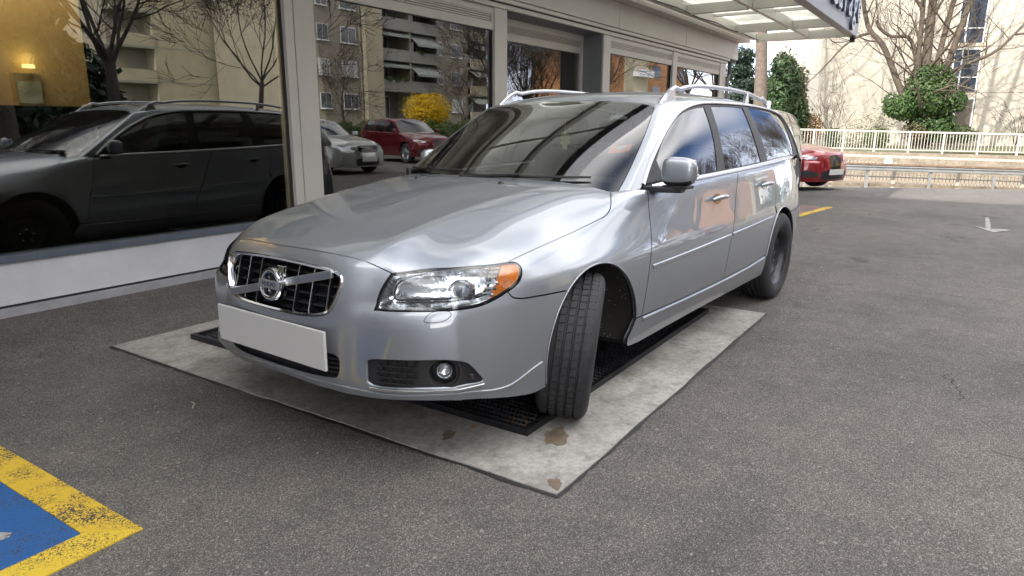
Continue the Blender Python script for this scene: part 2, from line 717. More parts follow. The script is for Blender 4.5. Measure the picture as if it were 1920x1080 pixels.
def inset2(poly, g):
    n = len(poly)
    P = [Vector(p) for p in poly]
    area = sum(P[i].x * P[(i + 1) % n].y - P[(i + 1) % n].x * P[i].y for i in range(n))
    s = 1 if area > 0 else -1
    out = []
    for i in range(n):
        a, b, c = P[i - 1], P[i], P[(i + 1) % n]
        e1 = (b - a)
        e2 = (c - b)
        if e1.length < 1e-9 or e2.length < 1e-9:
            out.append(b.copy())
            continue
        n1 = Vector((-e1.y, e1.x)).normalized() * s
        n2 = Vector((-e2.y, e2.x)).normalized() * s
        m = n1 + n2
        if m.length < 1e-6:
            m = n1
        m.normalize()
        k = max(.45, m.dot(n1))
        out.append(b + m * (g / k))
    return out


def patch_mesh(M, loop, d, gap=.0028, step=.03, depth=.014, offset=0.0, holes=(), bstep=.014, hgap=None, center=False, thick=False):
    """panel bounded by loop (3D points near the master), seen along d; returns verts, faces, normals"""
    d = Vector(d).normalized()
    e1 = d.orthogonal().normalized() if abs(d.z) > .9 else Vector((0, 0, 1)).cross(d).normalized()
    e2 = d.cross(e1)

    def flat(p):
        return Vector((p.dot(e1), p.dot(e2)))
    loops3 = [resample(loop, bstep, True)] + [resample(h, bstep, True) for h in holes]
    V, N, loops = [], [], []
    pts2 = []
    for li, L3 in enumerate(loops3):
        L3 = [M.near(p)[0] for p in L3]
        L2 = [flat(p) for p in L3]
        keep, k3 = [], []
        for p, q in zip(L2, L3):
            if not keep or (p - keep[-1]).length > 1e-4:
                keep.append(p)
                k3.append(q)
        if (keep[0] - keep[-1]).length < 1e-4:
            keep.pop()
            k3.pop()
        g = gap if li == 0 else -(gap if hgap is None else hgap)
        ins = inset2(keep, g)
        ids = []
        for p2, p3, o2 in zip(ins, k3, keep):
            q = p3 + e1 * (p2.x - o2.x) + e2 * (p2.y - o2.y)
            loc, nr = M.near(q)
            if center and abs(p3.y) < .004:
                loc = M.near((loc.x, 0, p3.z if abs(d.z) < .9 else loc.z))[0]
                loc.y = 0
                nr = Vector((nr.x, 0, nr.z)).normalized()
            ids.append(len(V))
            V.append(loc)
            N.append(nr)
            pts2.append(flat(loc))
        loops.append(ids)
    poly = [tuple(pts2[i]) for i in loops[0]]
    hp = [[tuple(pts2[i]) for i in h] for h in loops[1:]]
    A = np.array(poly)
    x0, y0 = A.min(0)
    x1, y1 = A.max(0)
    gx, gy = np.meshgrid(np.arange(x0 + step * .5, x1, step), np.arange(y0 + step * .5, y1, step * .87))
    gx[1::2] += step * .5
    G = np.stack([gx.ravel(), gy.ravel()], 1)
    if len(G):
        ok = in_poly(G, poly) & (seg_dist(G, poly) > step * .38)
        for h in hp:
            ok &= ~in_poly(G, h)
            ok &= seg_dist(G, h) > step * .38
        G = G[ok]
    base = sum((V[i].dot(d) for i in loops[0])) / len(loops[0])
    for g in G:
        p = e1 * float(g[0]) + e2 * float(g[1]) + d * base
        loc, nr = M.cast(p, d)
        V.append(loc)
        N.append(nr)
        pts2.append(Vector((float(g[0]), float(g[1]))))
    edges = []
    for ids in loops:
        edges += [(ids[i], ids[(i + 1) % len(ids)]) for i in range(len(ids))]
    rv, re_, rf, ov, oe, of = delaunay_2d_cdt([Vector((p[0], p[1])) for p in pts2], edges, [], 0, 1e-7)
    C = np.array([[sum(rv[i].x for i in f) / 3, sum(rv[i].y for i in f) / 3] for f in rf])
    ok = in_poly(C, poly)
    for h in hp:
        ok &= ~in_poly(C, h)
    VV = [V[o[0]] + N[o[0]] * offset if o else None for o in ov]
    NN = [N[o[0]] if o else None for o in ov]
    for i, o in enumerate(ov):
        if not o:
            p = e1 * rv[i].x + e2 * rv[i].y + d * base
            VV[i], NN[i] = M.cast(p, d)
            VV[i] = VV[i] + NN[i] * offset
    back = {}
    for i, o in enumerate(ov):
        for k in o:
            back[k] = i
    F = []
    for f, k in zip(rf, ok):
        if not k or len(set(f)) < 3:
            continue
        a, b, c = (VV[i] for i in f)
        nn = (b - a).cross(c - a)
        if nn.dot(NN[f[0]] + NN[f[1]] + NN[f[2]]) < 0:
            f = f[::-1]
        F.append(tuple(f))
    # flange turned inwards round every edge
    if depth:
        for ids in loops:
            n = len(ids)
            ring = []
            for i in ids:
                j = back.get(i, i)
                ring.append(j)
            a0 = len(VV)
            for idx_, j in enumerate(ring):
                fwd = (VV[ring[(idx_ + 1) % n]] - VV[ring[idx_ - 1]])
                fn = fwd.cross(NN[j])
                fn = fn.normalized() if fn.length > 1e-9 else NN[j]
                rn = (NN[j] * .92 + fn * .0).normalized()
                VV.append(VV[j].copy()); NN.append(rn)
                VV.append(VV[j] - NN[j] * depth); NN.append(fn)
            for k in range(n):
                k2 = (k + 1) % n
                if center and abs(VV[ring[k]].y) < 1e-4 and abs(VV[ring[k2]].y) < 1e-4:
                    continue
                F.append((a0 + 2 * k, a0 + 2 * k + 1, a0 + 2 * k2 + 1, a0 + 2 * k2))
    return VV, F, NN


def emit(name, V, F, N, m, parent, mirror=False):
    if mirror:
        V = [Vector((p.x, -p.y, p.z)) for p in V]
        N = [Vector((p.x, -p.y, p.z)) for p in N]
        F = [f[::-1] for f in F]
    me = bpy.data.meshes.new(name)
    me.from_pydata([tuple(v) for v in V], [], F)
    me.materials.append(m)
    me.shade_smooth()
    me.normals_split_custom_set_from_vertices([tuple(n) for n in N])
    me.update()
    return link(name, me, parent)


def panel(name, M, loop, d, m, parent, both=True, **kw):
    """a panel and, when both, its mirror image; returns the made objects"""
    V, F, N = patch_mesh(M, loop, d, **kw)
    out = [emit(name, V, F, N, m, parent)]
    if both:
        out.append(emit(name, V, F, N, m, parent, True))
    return out


def strip(name, M, pts, w, h, m, parent, both=True, off=0.0, flat=True, n=6):
    """a moulding that follows a line on the master: flat-topped rounded bar of width w standing h proud"""
    P = crom(pts, .02)
    L = [M.near(p) for p in P]
    V, F = [], []
    for i, (p, nr) in enumerate(L):
        t = (L[min(i + 1, len(L) - 1)][0] - L[max(i - 1, 0)][0]).normalized()
        s = nr.cross(t).normalized()
        for a, b in ((-.5, -.3), (-.5, .55), (-.32, 1), (.32, 1), (.5, .55), (.5, -.3)):
            V.append(p + nr * (off + b * h) + s * (a * w))
    for i in range(len(L) - 1):
        for k in range(5):
            F.append((i * 6 + k, i * 6 + k + 1, i * 6 + k + 7, i * 6 + k + 6))
    F.append((0, 1, 2, 3, 4, 5))
    F.append(tuple((len(L) - 1) * 6 + k for k in range(6))[::-1])
    out = []
    for s in ((1, -1) if both else (1,)):
        mb = MB()
        mb.add([(v.x, v.y * s, v.z) for v in V], F)
        out.append(mb.build(name, m, parent, smooth=40))
    return out
# ------------------------------------------------------------------ the silver estate car
M_PAINT, _t, _b = new_mat('silver_paint')
_b.inputs['Metallic'].default_value = 0.85
_b.inputs['Base Color'].default_value = (.325, .355, .40, 1)
_b.inputs['Roughness'].default_value = 0.50
_b.inputs['Coat Weight'].default_value = 1.0
_b.inputs['Coat Roughness'].default_value = 0.015
_b.inputs['Coat IOR'].default_value = 1.78
_tc = _t.nodes.new('ShaderNodeTexCoord')
_n1 = _t.nodes.new('ShaderNodeTexNoise')          # light road film, stronger low down on the sides
_n1.inputs['Scale'].default_value = 7
_n1.inputs['Detail'].default_value = 8
_sep = _t.nodes.new('ShaderNodeSeparateXYZ')
_mr = _t.nodes.new('ShaderNodeMapRange')
_mr.inputs['From Min'].default_value = .65
_mr.inputs['From Max'].default_value = .2
_mr.inputs['To Max'].default_value = .55
_mul = _t.nodes.new('ShaderNodeMath'); _mul.operation = 'MULTIPLY'
_mx = _t.nodes.new('ShaderNodeMix'); _mx.data_type = 'RGBA'
_mx.inputs['A'].default_value = (.325, .355, .40, 1)
_mx.inputs['B'].default_value = (.27, .27, .265, 1)
_t.links.new(_tc.outputs['Object'], _n1.inputs['Vector'])
_t.links.new(_tc.outputs['Object'], _sep.inputs[0])
_t.links.new(_sep.outputs['Z'], _mr.inputs['Value'])
_t.links.new(_n1.outputs['Fac'], _mul.inputs[0])
_t.links.new(_mr.outputs[0], _mul.inputs[1])
_t.links.new(_mul.outputs[0], _mx.inputs['Factor'])
_t.links.new(_mx.outputs['Result'], _b.inputs['Base Color'])
_cw = _t.nodes.new('ShaderNodeMapRange')
_cw.inputs['To Min'].default_value = .01
_cw.inputs['To Max'].default_value = .12
_t.links.new(_mul.outputs[0], _cw.inputs['Value'])
_t.links.new(_cw.outputs[0], _b.inputs['Coat Roughness'])

M_CHROME = mat('chrome', (.72, .73, .75), .06, 1.0)
M_SATIN = mat('satin_silver', (.60, .61, .64), .28, 1.0)
M_BLACK = mat('black_plastic', (.018, .018, .02), .45, bump=.25, bscale=300, rvary=.08)
M_GLOSSBLACK = mat('gloss_black', (.008, .008, .01), .08, coat=.6)
M_RUBBER = mat('tyre_rubber', (.027, .027, .031), .72, vary=.35, vscale=14, bump=.3, bscale=160, rvary=.1)
M_DARK = mat('underbody_dark', (.012, .012, .013), .85, vary=.3)
M_LINER, _t, _b = new_mat('wheel_liner')
_b.inputs['Roughness'].default_value = .8
_tc = _t.nodes.new('ShaderNodeTexCoord')
_vo = _t.nodes.new('ShaderNodeTexVoronoi'); _vo.inputs['Scale'].default_value = 70
_nz = _t.nodes.new('ShaderNodeTexNoise'); _nz.inputs['Scale'].default_value = 9
_lt = _t.nodes.new('ShaderNodeMath'); _lt.operation = 'LESS_THAN'; _lt.inputs[1].default_value = .16
_gt = _t.nodes.new('ShaderNodeMath'); _gt.operation = 'GREATER_THAN'; _gt.inputs[1].default_value = .56
_ml = _t.nodes.new('ShaderNodeMath'); _ml.operation = 'MULTIPLY'
_mx = _t.nodes.new('ShaderNodeMix'); _mx.data_type = 'RGBA'
_mx.inputs['A'].default_value = (.016, .015, .014, 1)
_mx.inputs['B'].default_value = (.38, .36, .32, 1)
_t.links.new(_tc.outputs['Object'], _vo.inputs['Vector'])
_t.links.new(_tc.outputs['Object'], _nz.inputs['Vector'])
_t.links.new(_vo.outputs['Distance'], _lt.inputs[0])
_t.links.new(_nz.outputs['Fac'], _gt.inputs[0])
_t.links.new(_lt.outputs[0], _ml.inputs[0]); _t.links.new(_gt.outputs[0], _ml.inputs[1])
_t.links.new(_ml.outputs[0], _mx.inputs['Factor'])
_t.links.new(_mx.outputs['Result'], _b.inputs['Base Color'])
M_STEELWHEEL = mat('black_steel_wheel', (.022, .022, .026), .34, .2, vary=.4, vscale=9, rvary=.12)
M_CARGLASS = glass_mat('car_glass', (.66, .71, .69), .14, ior=1.6)
M_SIDEGLASS = glass_mat('side_glass', (.24, .29, .28), .10, ior=1.55)
M_LENS = glass_mat('lamp_lens', (.93, .95, .96), .03)
M_INTERIOR = mat('interior_grey', (.085, .083, .080), .8, bump=.2, bscale=200)
M_SEAT = mat('seat_cloth', (.075, .072, .070), .9, bump=.2, bscale=150)
M_HEADLINER = mat('headliner', (.35, .34, .32), .95)
M_PLATE = mat('plate_grey', (.53, .53, .53), .5, vary=.02)
M_REFLECTOR = mat('lamp_reflector', (.68, .70, .73), .14, .95, bump=.3, bscale=38)
M_AMBER = mat('amber_lamp', (.95, .22, .006), .25, coat=.15, bump=.5, bscale=70, vary=.25, vscale=25)
M_RED = mat('red_lamp', (.35, .008, .006), .1, coat=.8)
M_WHITELAMP = mat('lamp_white', (.75, .76, .78), .12, .3, coat=.8)

car = thing('estate_car', 'silver estate car with chrome grille parked over the steel grating beside the glass front', 'car',
            (2.598, 2.196, 0), R(177.174))

ACX, ACZ, AR = -.045, .338, .372       # front wheel arch
RCX, RCZ, RR = -2.82, .332, .366       # rear wheel arch


def arc(cx, cz, r, a0, a1, y, n=26):
    return [Vector((cx + r * math.cos(R(a0 + (a1 - a0) * k / n)), y, cz + r * math.sin(R(a0 + (a1 - a0) * k / n)))) for k in range(n + 1)]


def S(pts, M=None, step=.014):
    return snap(M or BODY, crom(pts, step))


HOOD_FRONT = S([(.858, 0, .816), (.842, .2, .811), (.822, .32, .801), (.790, .43, .780), (.762, .51, .752)])
HEAD_TOP = S([(.762, .51, .752), (.676, .593, .762), (.597, .683, .770), (.504, .756, .771), (.434, .786, .772)])
HEAD_TIP = S([(.434, .786, .772), (.397, .801, .768), (.389, .82, .755), (.396, .832, .737), (.417, .84, .713), (.446, .84, .693), (.484, .83, .676)])
HEAD_LOW = S([(.484, .83, .676), (.534, .813, .655), (.589, .787, .637), (.666, .747, .631), (.753, .646, .626), (.803, .548, .622), (.826, .478, .622)])
HEAD_IN = S([(.826, .478, .622), (.808, .484, .674), (.789, .496, .714), (.762, .51, .752)])
FENDER_SEAM = S([(.434, .786, .772), (.28, .797, .798), (.018, .805, .833), (-.168, .815, .864), (-.265, .822, .884), (-.320, .814, .905), (-.385, .782, .938), (-.47, .735, .972)])
HOOD_REAR = S([(-.47, .735, .972), (-.44, .60, 1.0), (-.39, .40, 1.01), (-.35, .20, 1.02), (-.34, 0, 1.02)])
DOOR_FRONT = S([(-.665, .832, .975), (-.624, .862, .88), (-.596, .893, .787), (-.535, .927, .638), (-.500, .93, .506), (-.468, .927, .385)])
DOOR_SPLIT = S([(-1.925, .848, 1.003), (-1.835, .883, .884), (-1.765, .905, .76), (-1.64, .931, .55), (-1.590, .925, .368)])
RDOOR_REAR = S([(-2.66, .845, 1.024), (-2.665, .880, .90), (-2.655, .897, .80), (-2.60, .914, .715)])
BELT = lambda x0, x1: S([(x0 + (x1 - x0) * k / 14, lerp_tab(EDGE, x0 + (x1 - x0) * k / 14)[0], lerp_tab(EDGE, x0 + (x1 - x0) * k / 14)[1]) for k in range(15)])
BUMPER_SEAM = S([(.484, .83, .676), (.474, .842, .655), (.44, .857, .644), (.36, .876, .640), (.188, .908, .634)])
ROCK_TOP = S([(-.412, .927, .386), (-.468, .927, .384), (-1.0, .925, .372), (-1.59, .925, .368), (-2.1, .926, .376), (-2.42, .926, .394)])

hood_half = HOOD_FRONT + HEAD_TOP[1:] + FENDER_SEAM[1:] + HOOD_REAR[1:]
hood_loop = hood_half + [Vector((p.x, -p.y, p.z)) for p in hood_half[-2:0:-1]]
panel('hood', BODY, hood_loop, (0.25, 0, 1), M_PAINT, car, both=False, step=.03, depth=.02)

a_up = math.degrees(math.atan2(.634 - ACZ, .188 - ACX))
front_arch = snap(BODY, arc(ACX, ACZ, AR, 172.6, a_up, .92, 30))
A_BASE = S([(-.47, .735, .972), (-.55, .775, .972), (-.62, .815, .975), (-.665, .832, .975)])
fender_loop = FENDER_SEAM + A_BASE[1:] + DOOR_FRONT[1:] + [ROCK_TOP[0]] + front_arch[1:] + BUMPER_SEAM[::-1][1:] + HEAD_TIP[::-1][1:-1]
panel('fender', BODY, fender_loop, (0, 1, .35), M_PAINT, car, step=.028, depth=.02)

# front bumper with the nose: half loop with the grille and lower intake notched out of the centre line
GRILLE = S([(.93, 0, .572), (.925, .2, .576), (.91, .275, .585), (.90, .318, .602), (.89, .340, .636), (.87, .361, .703), (.862, .357, .731), (.86, .332, .748), (.868, .2, .760), (.872, 0, .766)])
GRILLE[0].y = GRILLE[-1].y = 0
INTAKE = S([(.93, 0, .352), (.92, .2, .351), (.905, .315, .349), (.90, .338, .355), (.895, .350, .420), (.895, .335, .437), (.92, .2, .445), (.94, 0, .447)])
INTAKE[0].y = INTAKE[-1].y = 0
fa = snap(BODY, arc(ACX, ACZ, AR, a_up, -12, .9, 22))
LIP = S([fa[-1], (.384, .882, .251), (.46, .855, .259), (.549, .824, .270), (.702, .744, .290), (.81, .605, .293), (.863, .435, .284), (.901, .297, .292), (.929, .142, .307), (.936, 0, .312)])
FOG = S([(.859, .452, .424), (.85, .470, .437), (.79, .638, .452), (.705, .745, .450), (.656, .780, .431), (.624, .797, .392), (.598, .808, .348), (.662, .776, .342), (.745, .703, .340), (.805, .611, .338), (.851, .470, .334), (.858, .452, .345)])
bumper_loop = HOOD_FRONT + HEAD_IN[::-1][1:] + HEAD_LOW[::-1][1:] + BUMPER_SEAM[1:] + fa[1:] + LIP[1:] + INTAKE + GRILLE
bump = panel('front_bumper', BODY, bumper_loop, (1, .72, .05), M_PAINT, car, step=.022, depth=.03, holes=[FOG], center=True, hgap=.0)

# doors, quarter panel, rocker, rear bumper
fd = BELT(-.70, -1.91) + DOOR_SPLIT + [p for p in ROCK_TOP[::-1] if -1.585 < p.x < -.47] + DOOR_FRONT[::-1][:-1]
fdoor = panel('front_door', BODY, [Vector((-.668, .833, .976))] + fd, (0, 1, .12), M_PAINT, car, step=.03, depth=.02)
ra_d = snap(BODY, arc(RCX, RCZ, .392, 8.5, 62, .92, 16))
rdl = BELT(-1.94, -2.66) + RDOOR_REAR[1:] + ra_d[::-1][1:] + [p for p in ROCK_TOP[::-1] if -2.42 < p.x < -1.595] + DOOR_SPLIT[::-1][:-1]
rdoor = panel('rear_door', BODY, rdl, (0, 1, .12), M_PAINT, car, step=.03, depth=.02)
rarc = snap(BODY, arc(RCX, RCZ, RR, 8, 122, .92, 34))
tail_z = [(-3.655, .745, 1.043), (-3.66, .775, .95), (-3.655, .800, .80), (-3.65, .815, .645)]
quarter = BELT(-2.672, -3.60) + S(tail_z)[0:] + S([(-3.65, .815, .645), (-3.3, .89, .643), rarc[-1]])[1:] + rarc[::-1][1:] + ra_d + RDOOR_REAR[::-1][1:-1]
panel('quarter_panel', BODY, quarter, (-.25, 1, .1), M_PAINT, car, step=.03, depth=.02)
rock = ROCK_TOP + snap(BODY, arc(RCX, RCZ, RR, 9, -14, .9, 6)) + S([(-2.46, .885, .243), (-1.6, .880, .243), (-.9, .884, .243), (-.46, .893, .246), (-.36, .9, .262), (-.345, .91, .30)])
panel('rocker_sill', BODY, rock, (0, 1, -.1), M_PAINT, car, step=.028, depth=.02)
rb = [rarc[-1]] + S([rarc[-1], (-3.3, .89, .643), (-3.65, .815, .645), (-3.78, .6, .645), (-3.84, .3, .645), (-3.87, 0, .645)])[1:] + \
    S([(-3.87, 0, .645), (-3.87, 0, .40), (-3.80, 0, .202)])[1:] + S([(-3.80, 0, .202), (-3.75, .5, .202), (-3.62, .78, .204), (-3.3, .86, .21), (-3.12, .885, .22)])[1:] + \
    snap(BODY, arc(RCX, RCZ, RR, 200, 122, .9, 16))[:-1]
panel('rear_bumper', BODY, rb, (-1, .9, 0), M_PAINT, car, step=.04, depth=.02, center=True)
tl = S([(-3.655, .745, 1.043), (-3.66, .775, .95), (-3.655, .800, .80), (-3.65, .815, .645), (-3.76, .63, .645), (-3.76, .62, .80), (-3.74, .62, .95), (-3.74, .6, 1.04)])
panel('tail_light', BODY, tl, (-1, .6, 0), M_RED, car, step=.04)
tg = S([(-3.74, .6, 1.04), (-3.74, .62, .95), (-3.76, .62, .80), (-3.76, .63, .645), (-3.84, .3, .645), (-3.87, 0, .645), (-3.85, 0, .8), (-3.82, 0, 1.04), (-3.80, .3, 1.04)])
panel('tailgate', BODY, tg, (-1, 0, .1), M_PAINT, car, step=.05, center=True)

# ---- greenhouse
H = lambda pts: S(pts, HOUSE)
SIDE_OUT = H([(-.715, .765, .985), (-.845, .748, 1.092), (-1.079, .706, 1.232), (-1.235, .683, 1.308), (-1.363, .671, 1.358), (-1.498, .665, 1.39), (-1.649, .662, 1.41),
              (-1.795, .66, 1.418), (-2.1, .664, 1.424), (-2.528, .662, 1.420), (-2.9, .662, 1.408), (-3.2, .66, 1.388), (-3.40, .655, 1.35), (-3.50, .672, 1.27), (-3.55, .715, 1.13), (-3.58, .745, 1.035)])
WS_TOP = H([(-1.30, 0, 1.425), (-1.285, .25, 1.418), (-1.255, .45, 1.402), (-1.215, .592, 1.380)])
WS_SIDE = H([(-1.215, .592, 1.380), (-1.05, .640, 1.285), (-.88, .680, 1.178), (-.70, .715, 1.065), (-.58, .733, .99), (-.50, .74, .94)])
WS_BASE = H([(-.50, .74, .94), (-.42, .6, .96), (-.32, .3, .97), (-.30, 0, .97)])
ws_half = WS_TOP + WS_SIDE[1:] + WS_BASE[1:]
ws_loop = ws_half + [Vector((p.x, -p.y, p.z)) for p in ws_half[-2:0:-1]]
ws_in = [Vector((p.x, p.y, p.z)) for p in ws_half]


def shrink(half, ky, top, low):
    out = []
    for p in half:
        f = (p.z - .94) / (1.425 - .94)
        q = Vector((p.x + (top if f > .9 else 0), p.y * (1 - ky), p.z - (.02 if f > .9 else 0) + (low if f < .15 else 0)))
        out.append(HOUSE.near(q)[0])
    return out


wi = shrink(ws_half, .052, .03, .05)
wi[0].y = wi[-1].y = 0
ws_hole = wi + [Vector((p.x, -p.y, p.z)) for p in wi[-2:0:-1]]
panel('windscreen_border', HOUSE, ws_loop, (1, 0, .8), M_GLOSSBLACK, car, both=False, step=.03, depth=.006, holes=[ws_hole], gap=.001, offset=-.002, hgap=0)
wsg = panel('windscreen', HOUSE, ws_loop, (1, 0, .8), M_CARGLASS, car, both=False, step=.03, depth=0, gap=.003, offset=.0005)

# A pillar with roof side rail: from the windscreen edge to the chrome line
ap = WS_SIDE[::-1] + H([(-1.215, .592, 1.380), (-1.5, .600, 1.420), (-2.1, .612, 1.440), (-2.6, .612, 1.436), (-3.1, .605, 1.415), (-3.45, .585, 1.378), (-3.60, .560, 1.355)])[1:] + \
    H([(-3.60, .560, 1.355), (-3.68, .60, 1.25), (-3.75, .655, 1.10), (-3.79, .69, 1.03), (-3.80, .70, .99)])[1:] + \
    H([(-3.80, .70, .99), (-3.62, .75, 1.0), (-3.58, .745, 1.035)])[1:] + SIDE_OUT[::-1][1:] + H([(-.715, .765, .985), (-.66, .775, .95)])[1:]
panel('roof_side_frame', HOUSE, ap, (.1, 1, .55), M_PAINT, car, step=.010, bstep=.008, depth=.02, gap=.002)
RS = H([(-1.215, .592, 1.380), (-1.5, .600, 1.420), (-2.1, .612, 1.440), (-2.6, .612, 1.436), (-3.1, .605, 1.415), (-3.45, .585, 1.378), (-3.60, .560, 1.355)])
rf = WS_TOP + RS[1:] + H([(-3.60, .560, 1.355), (-3.66, .3, 1.39), (-3.68, 0, 1.40)])[1:]
roof_loop = rf + [Vector((p.x, -p.y, p.z)) for p in rf[-2:0:-1]]
roof = panel('roof', HOUSE, roof_loop, (0, 0, 1), M_PAINT, car, both=False, step=.04, depth=.02)
V_, F_, N_ = patch_mesh(HOUSE, roof_loop, (0, 0, 1), step=.08, depth=0, offset=-.03, gap=.02)
emit('headliner', V_, F_, N_, M_HEADLINER, car)
bw = H([(-3.68, 0, 1.39), (-3.66, .3, 1.385), (-3.61, .55, 1.345), (-3.69, .59, 1.24), (-3.76, .64, 1.10), (-3.80, .68, 1.03), (-3.86, .3, 1.03), (-3.87, 0, 1.03)])
panel('rear_window', HOUSE, bw, (-1, 0, .3), M_SIDEGLASS, car, step=.06, center=True, depth=.004)

# side glass with black frames, chrome surround
G1 = H([(-.80, .775, 1.005), (-.954, .747, 1.128), (-1.038, .727, 1.188), (-1.218, .699, 1.282), (-1.349, .684, 1.334), (-1.484, .679, 1.366), (-1.616, .677, 1.384), (-1.739, .677, 1.393)]) + \
    H([(-1.739, .677, 1.393), (-1.718, .743, 1.26), (-1.690, .781, 1.15), (-1.645, .827, 1.016)])[1:] + H([(-1.645, .827, 1.016), (-1.34, .825, 1.008), (-.80, .79, 1.0)])[1:-1]
G2 = H([(-1.847, .677, 1.398), (-2.15, .678, 1.403), (-2.442, .678, 1.400)]) + H([(-2.442, .678, 1.400), (-2.452, .732, 1.288), (-2.464, .778, 1.178), (-2.49, .825, 1.036)])[1:] + \
    H([(-2.49, .825, 1.036), (-2.1, .828, 1.026), (-1.774, .828, 1.019)])[1:] + H([(-1.774, .828, 1.019), (-1.793, .792, 1.137), (-1.82, .742, 1.267), (-1.847, .677, 1.398)])[1:-1]
G3 = H([(-2.553, .675, 1.402), (-2.8, .672, 1.398), (-3.05, .668, 1.386), (-3.25, .664, 1.366), (-3.36, .665, 1.335), (-3.41, .685, 1.270), (-3.415, .725, 1.17), (-3.40, .783, 1.058)]) + \
    H([(-3.40, .783, 1.058), (-3.0, .815, 1.052), (-2.648, .825, 1.042)])[1:] + H([(-2.648, .825, 1.042), (-2.619, .776, 1.175), (-2.587, .73, 1.288), (-2.553, .675, 1.402)])[1:-1]
frame_loop = SIDE_OUT + H([(-3.58, .745, 1.035), (-3.0, .815, 1.03), (-2.3, .83, 1.015), (-1.6, .828, 1.0), (-1.0, .80, .985), (-.715, .765, .975)])[1:-1]
panel('window_frame', HOUSE, frame_loop, (0, 1, .3), M_BLACK, car, step=.03, depth=.01, holes=[G1, G2, G3], gap=.002, offset=-.004, hgap=0)
for g in (G1, G2, G3):
    panel('side_window', HOUSE, g, (0, 1, .3), M_SIDEGLASS, car, step=.04, depth=0, gap=-.004, offset=-.008)
strip('chrome_trim', HOUSE, [p + Vector((0, .001, -.004)) for p in SIDE_OUT[::2]], .020, .007, M_SATIN, car, off=.001)
strip('chrome_trim', BODY, [(-.72, .836, .985), (-1.2, .846, .992), (-1.8, .85, 1.004), (-2.4, .848, 1.018), (-3.0, .828, 1.036), (-3.3, .806, 1.043), (-3.58, .756, 1.047)], .026, .008, M_SATIN, car, off=.002)
for x in (-1.80, -2.52):     # pillar mouldings between the windows
    pass

# black cowl, wipers, washer jets
cw = HOOD_REAR + S([(-.34, 0, 1.02), (-.70, 0, 1.03)])[1:] + S([(-.70, 0, 1.03), (-.70, .5, 1.0), (-.62, .74, .99), (-.56, .765, .978), (-.47, .735, .972)])[1:-1]
panel('cowl', BODY, cw, (0, 0, 1), M_BLACK, car, step=.06, depth=.01, center=True, offset=-.012)


def on_house(y, z):
    return HOUSE.cast((0, y, z), (1, 0, .0))[0]


for (ya, yb, za, zb) in ((-.05, .60, 1.012, 1.018), (-.62, -.10, 1.018, 1.03)):
    mb = MB()
    pa, pb = on_house(ya, za + .0), on_house(yb, zb)
    pts = [on_house(ya + (yb - ya) * k / 8, za + (zb - za) * k / 8) + Vector((.016, 0, .012)) for k in range(9)]
    mb.tube(pts, [.009] + [.007] * 7 + [.005], 6)
    w = mb.build('wiper_blade', M_BLACK, car, smooth=50)
    mb = MB()
    a0 = on_house(ya, za) + Vector((.05, 0, -.005))
    mb.tube([a0, a0 + Vector((.0, .08, .012)), pts[4] + Vector((.01, 0, .01))], [.014, .011, .006], 6)
    mb.lathe([(.0, .02), (.02, .018), (.024, 0), (.024, -.03)], 'z', 14, tuple(a0))
    mb.build('wiper_arm', M_BLACK, w, smooth=50)
for y in (.28, -.28):
    p = BODY.cast((-.20, y, 1), (0, 0, 1))[0]
    MB().lathe([(0, .012), (.010, .010), (.016, .004), (.018, -.004)], 'z', 12, tuple(p)).build('washer_jet', M_BLACK, car, smooth=60)

# grille: chrome frame, recessed black pocket, bars, sash and badge
gl = GRILLE + [Vector((p.x, -p.y, p.z)) for p in GRILLE[-2:0:-1]]


def ring_tube(loop, prof, name, m, parent, M=BODY, smooth=45):
    """sweep a small profile (inward, outward-normal) round a closed loop"""
    loop = resample(loop, .012, True)
    n = len(loop)
    V, F = [], []
    k = len(prof)
    for i, p in enumerate(loop):
        q, nr = M.near(p)
        t = (loop[(i + 1) % n] - loop[i - 1]).normalized()
        s = nr.cross(t).normalized()      # in-surface, pointing inside for counter-clockwise loops
        for a, b in prof:
            V.append(p + s * a + nr * b)
    for i in range(n):
        j = (i + 1) % n
        for c in range(k):
            c2 = (c + 1) % k
            F.append((i * k + c, i * k + c2, j * k + c2, j * k + c))
    return MB().add(V, F).build(name, m, parent, smooth=smooth)


grille = ring_tube(gl, [(-.002, -.01), (-.002, .003), (.003, .007), (.010, .004), (.015, -.012), (.012, -.035)], 'grille', M_CHROME, car)
nrm_g = Vector((1, 0, .22)).normalized()


def gpt(y, z, back=0.0):
    p = BODY.cast((.9, y, z), (1, 0, 0))[0]
    return Vector((p.x - back, y, z))


gin = []
for p in gl:
    c = Vector((0, .668))
    q = Vector((p.y, p.z))
    q = c + (q - c) * .955
    gin.append((q.x, q.y))
# pocket: dark back wall and side walls
mb = MB()
n = len(gin)
vf = [gpt(y, z, .012) for y, z in gin]
vb = [Vector((p.x - .09, p.y * .96, .668 + (p.z - .668) * .94)) for p in vf]
mb.add(vf + vb, [(i, (i + 1) % n, (i + 1) % n + n, i + n) for i in range(n)] + [tuple(range(n, 2 * n))])
mb.build('grille_pocket', M_DARK, grille)


def gz(y):      # top and bottom of the opening at y
    zs = [q[1] for q in gin if abs(q[0] - y) < .02]
    return min(zs), max(zs)


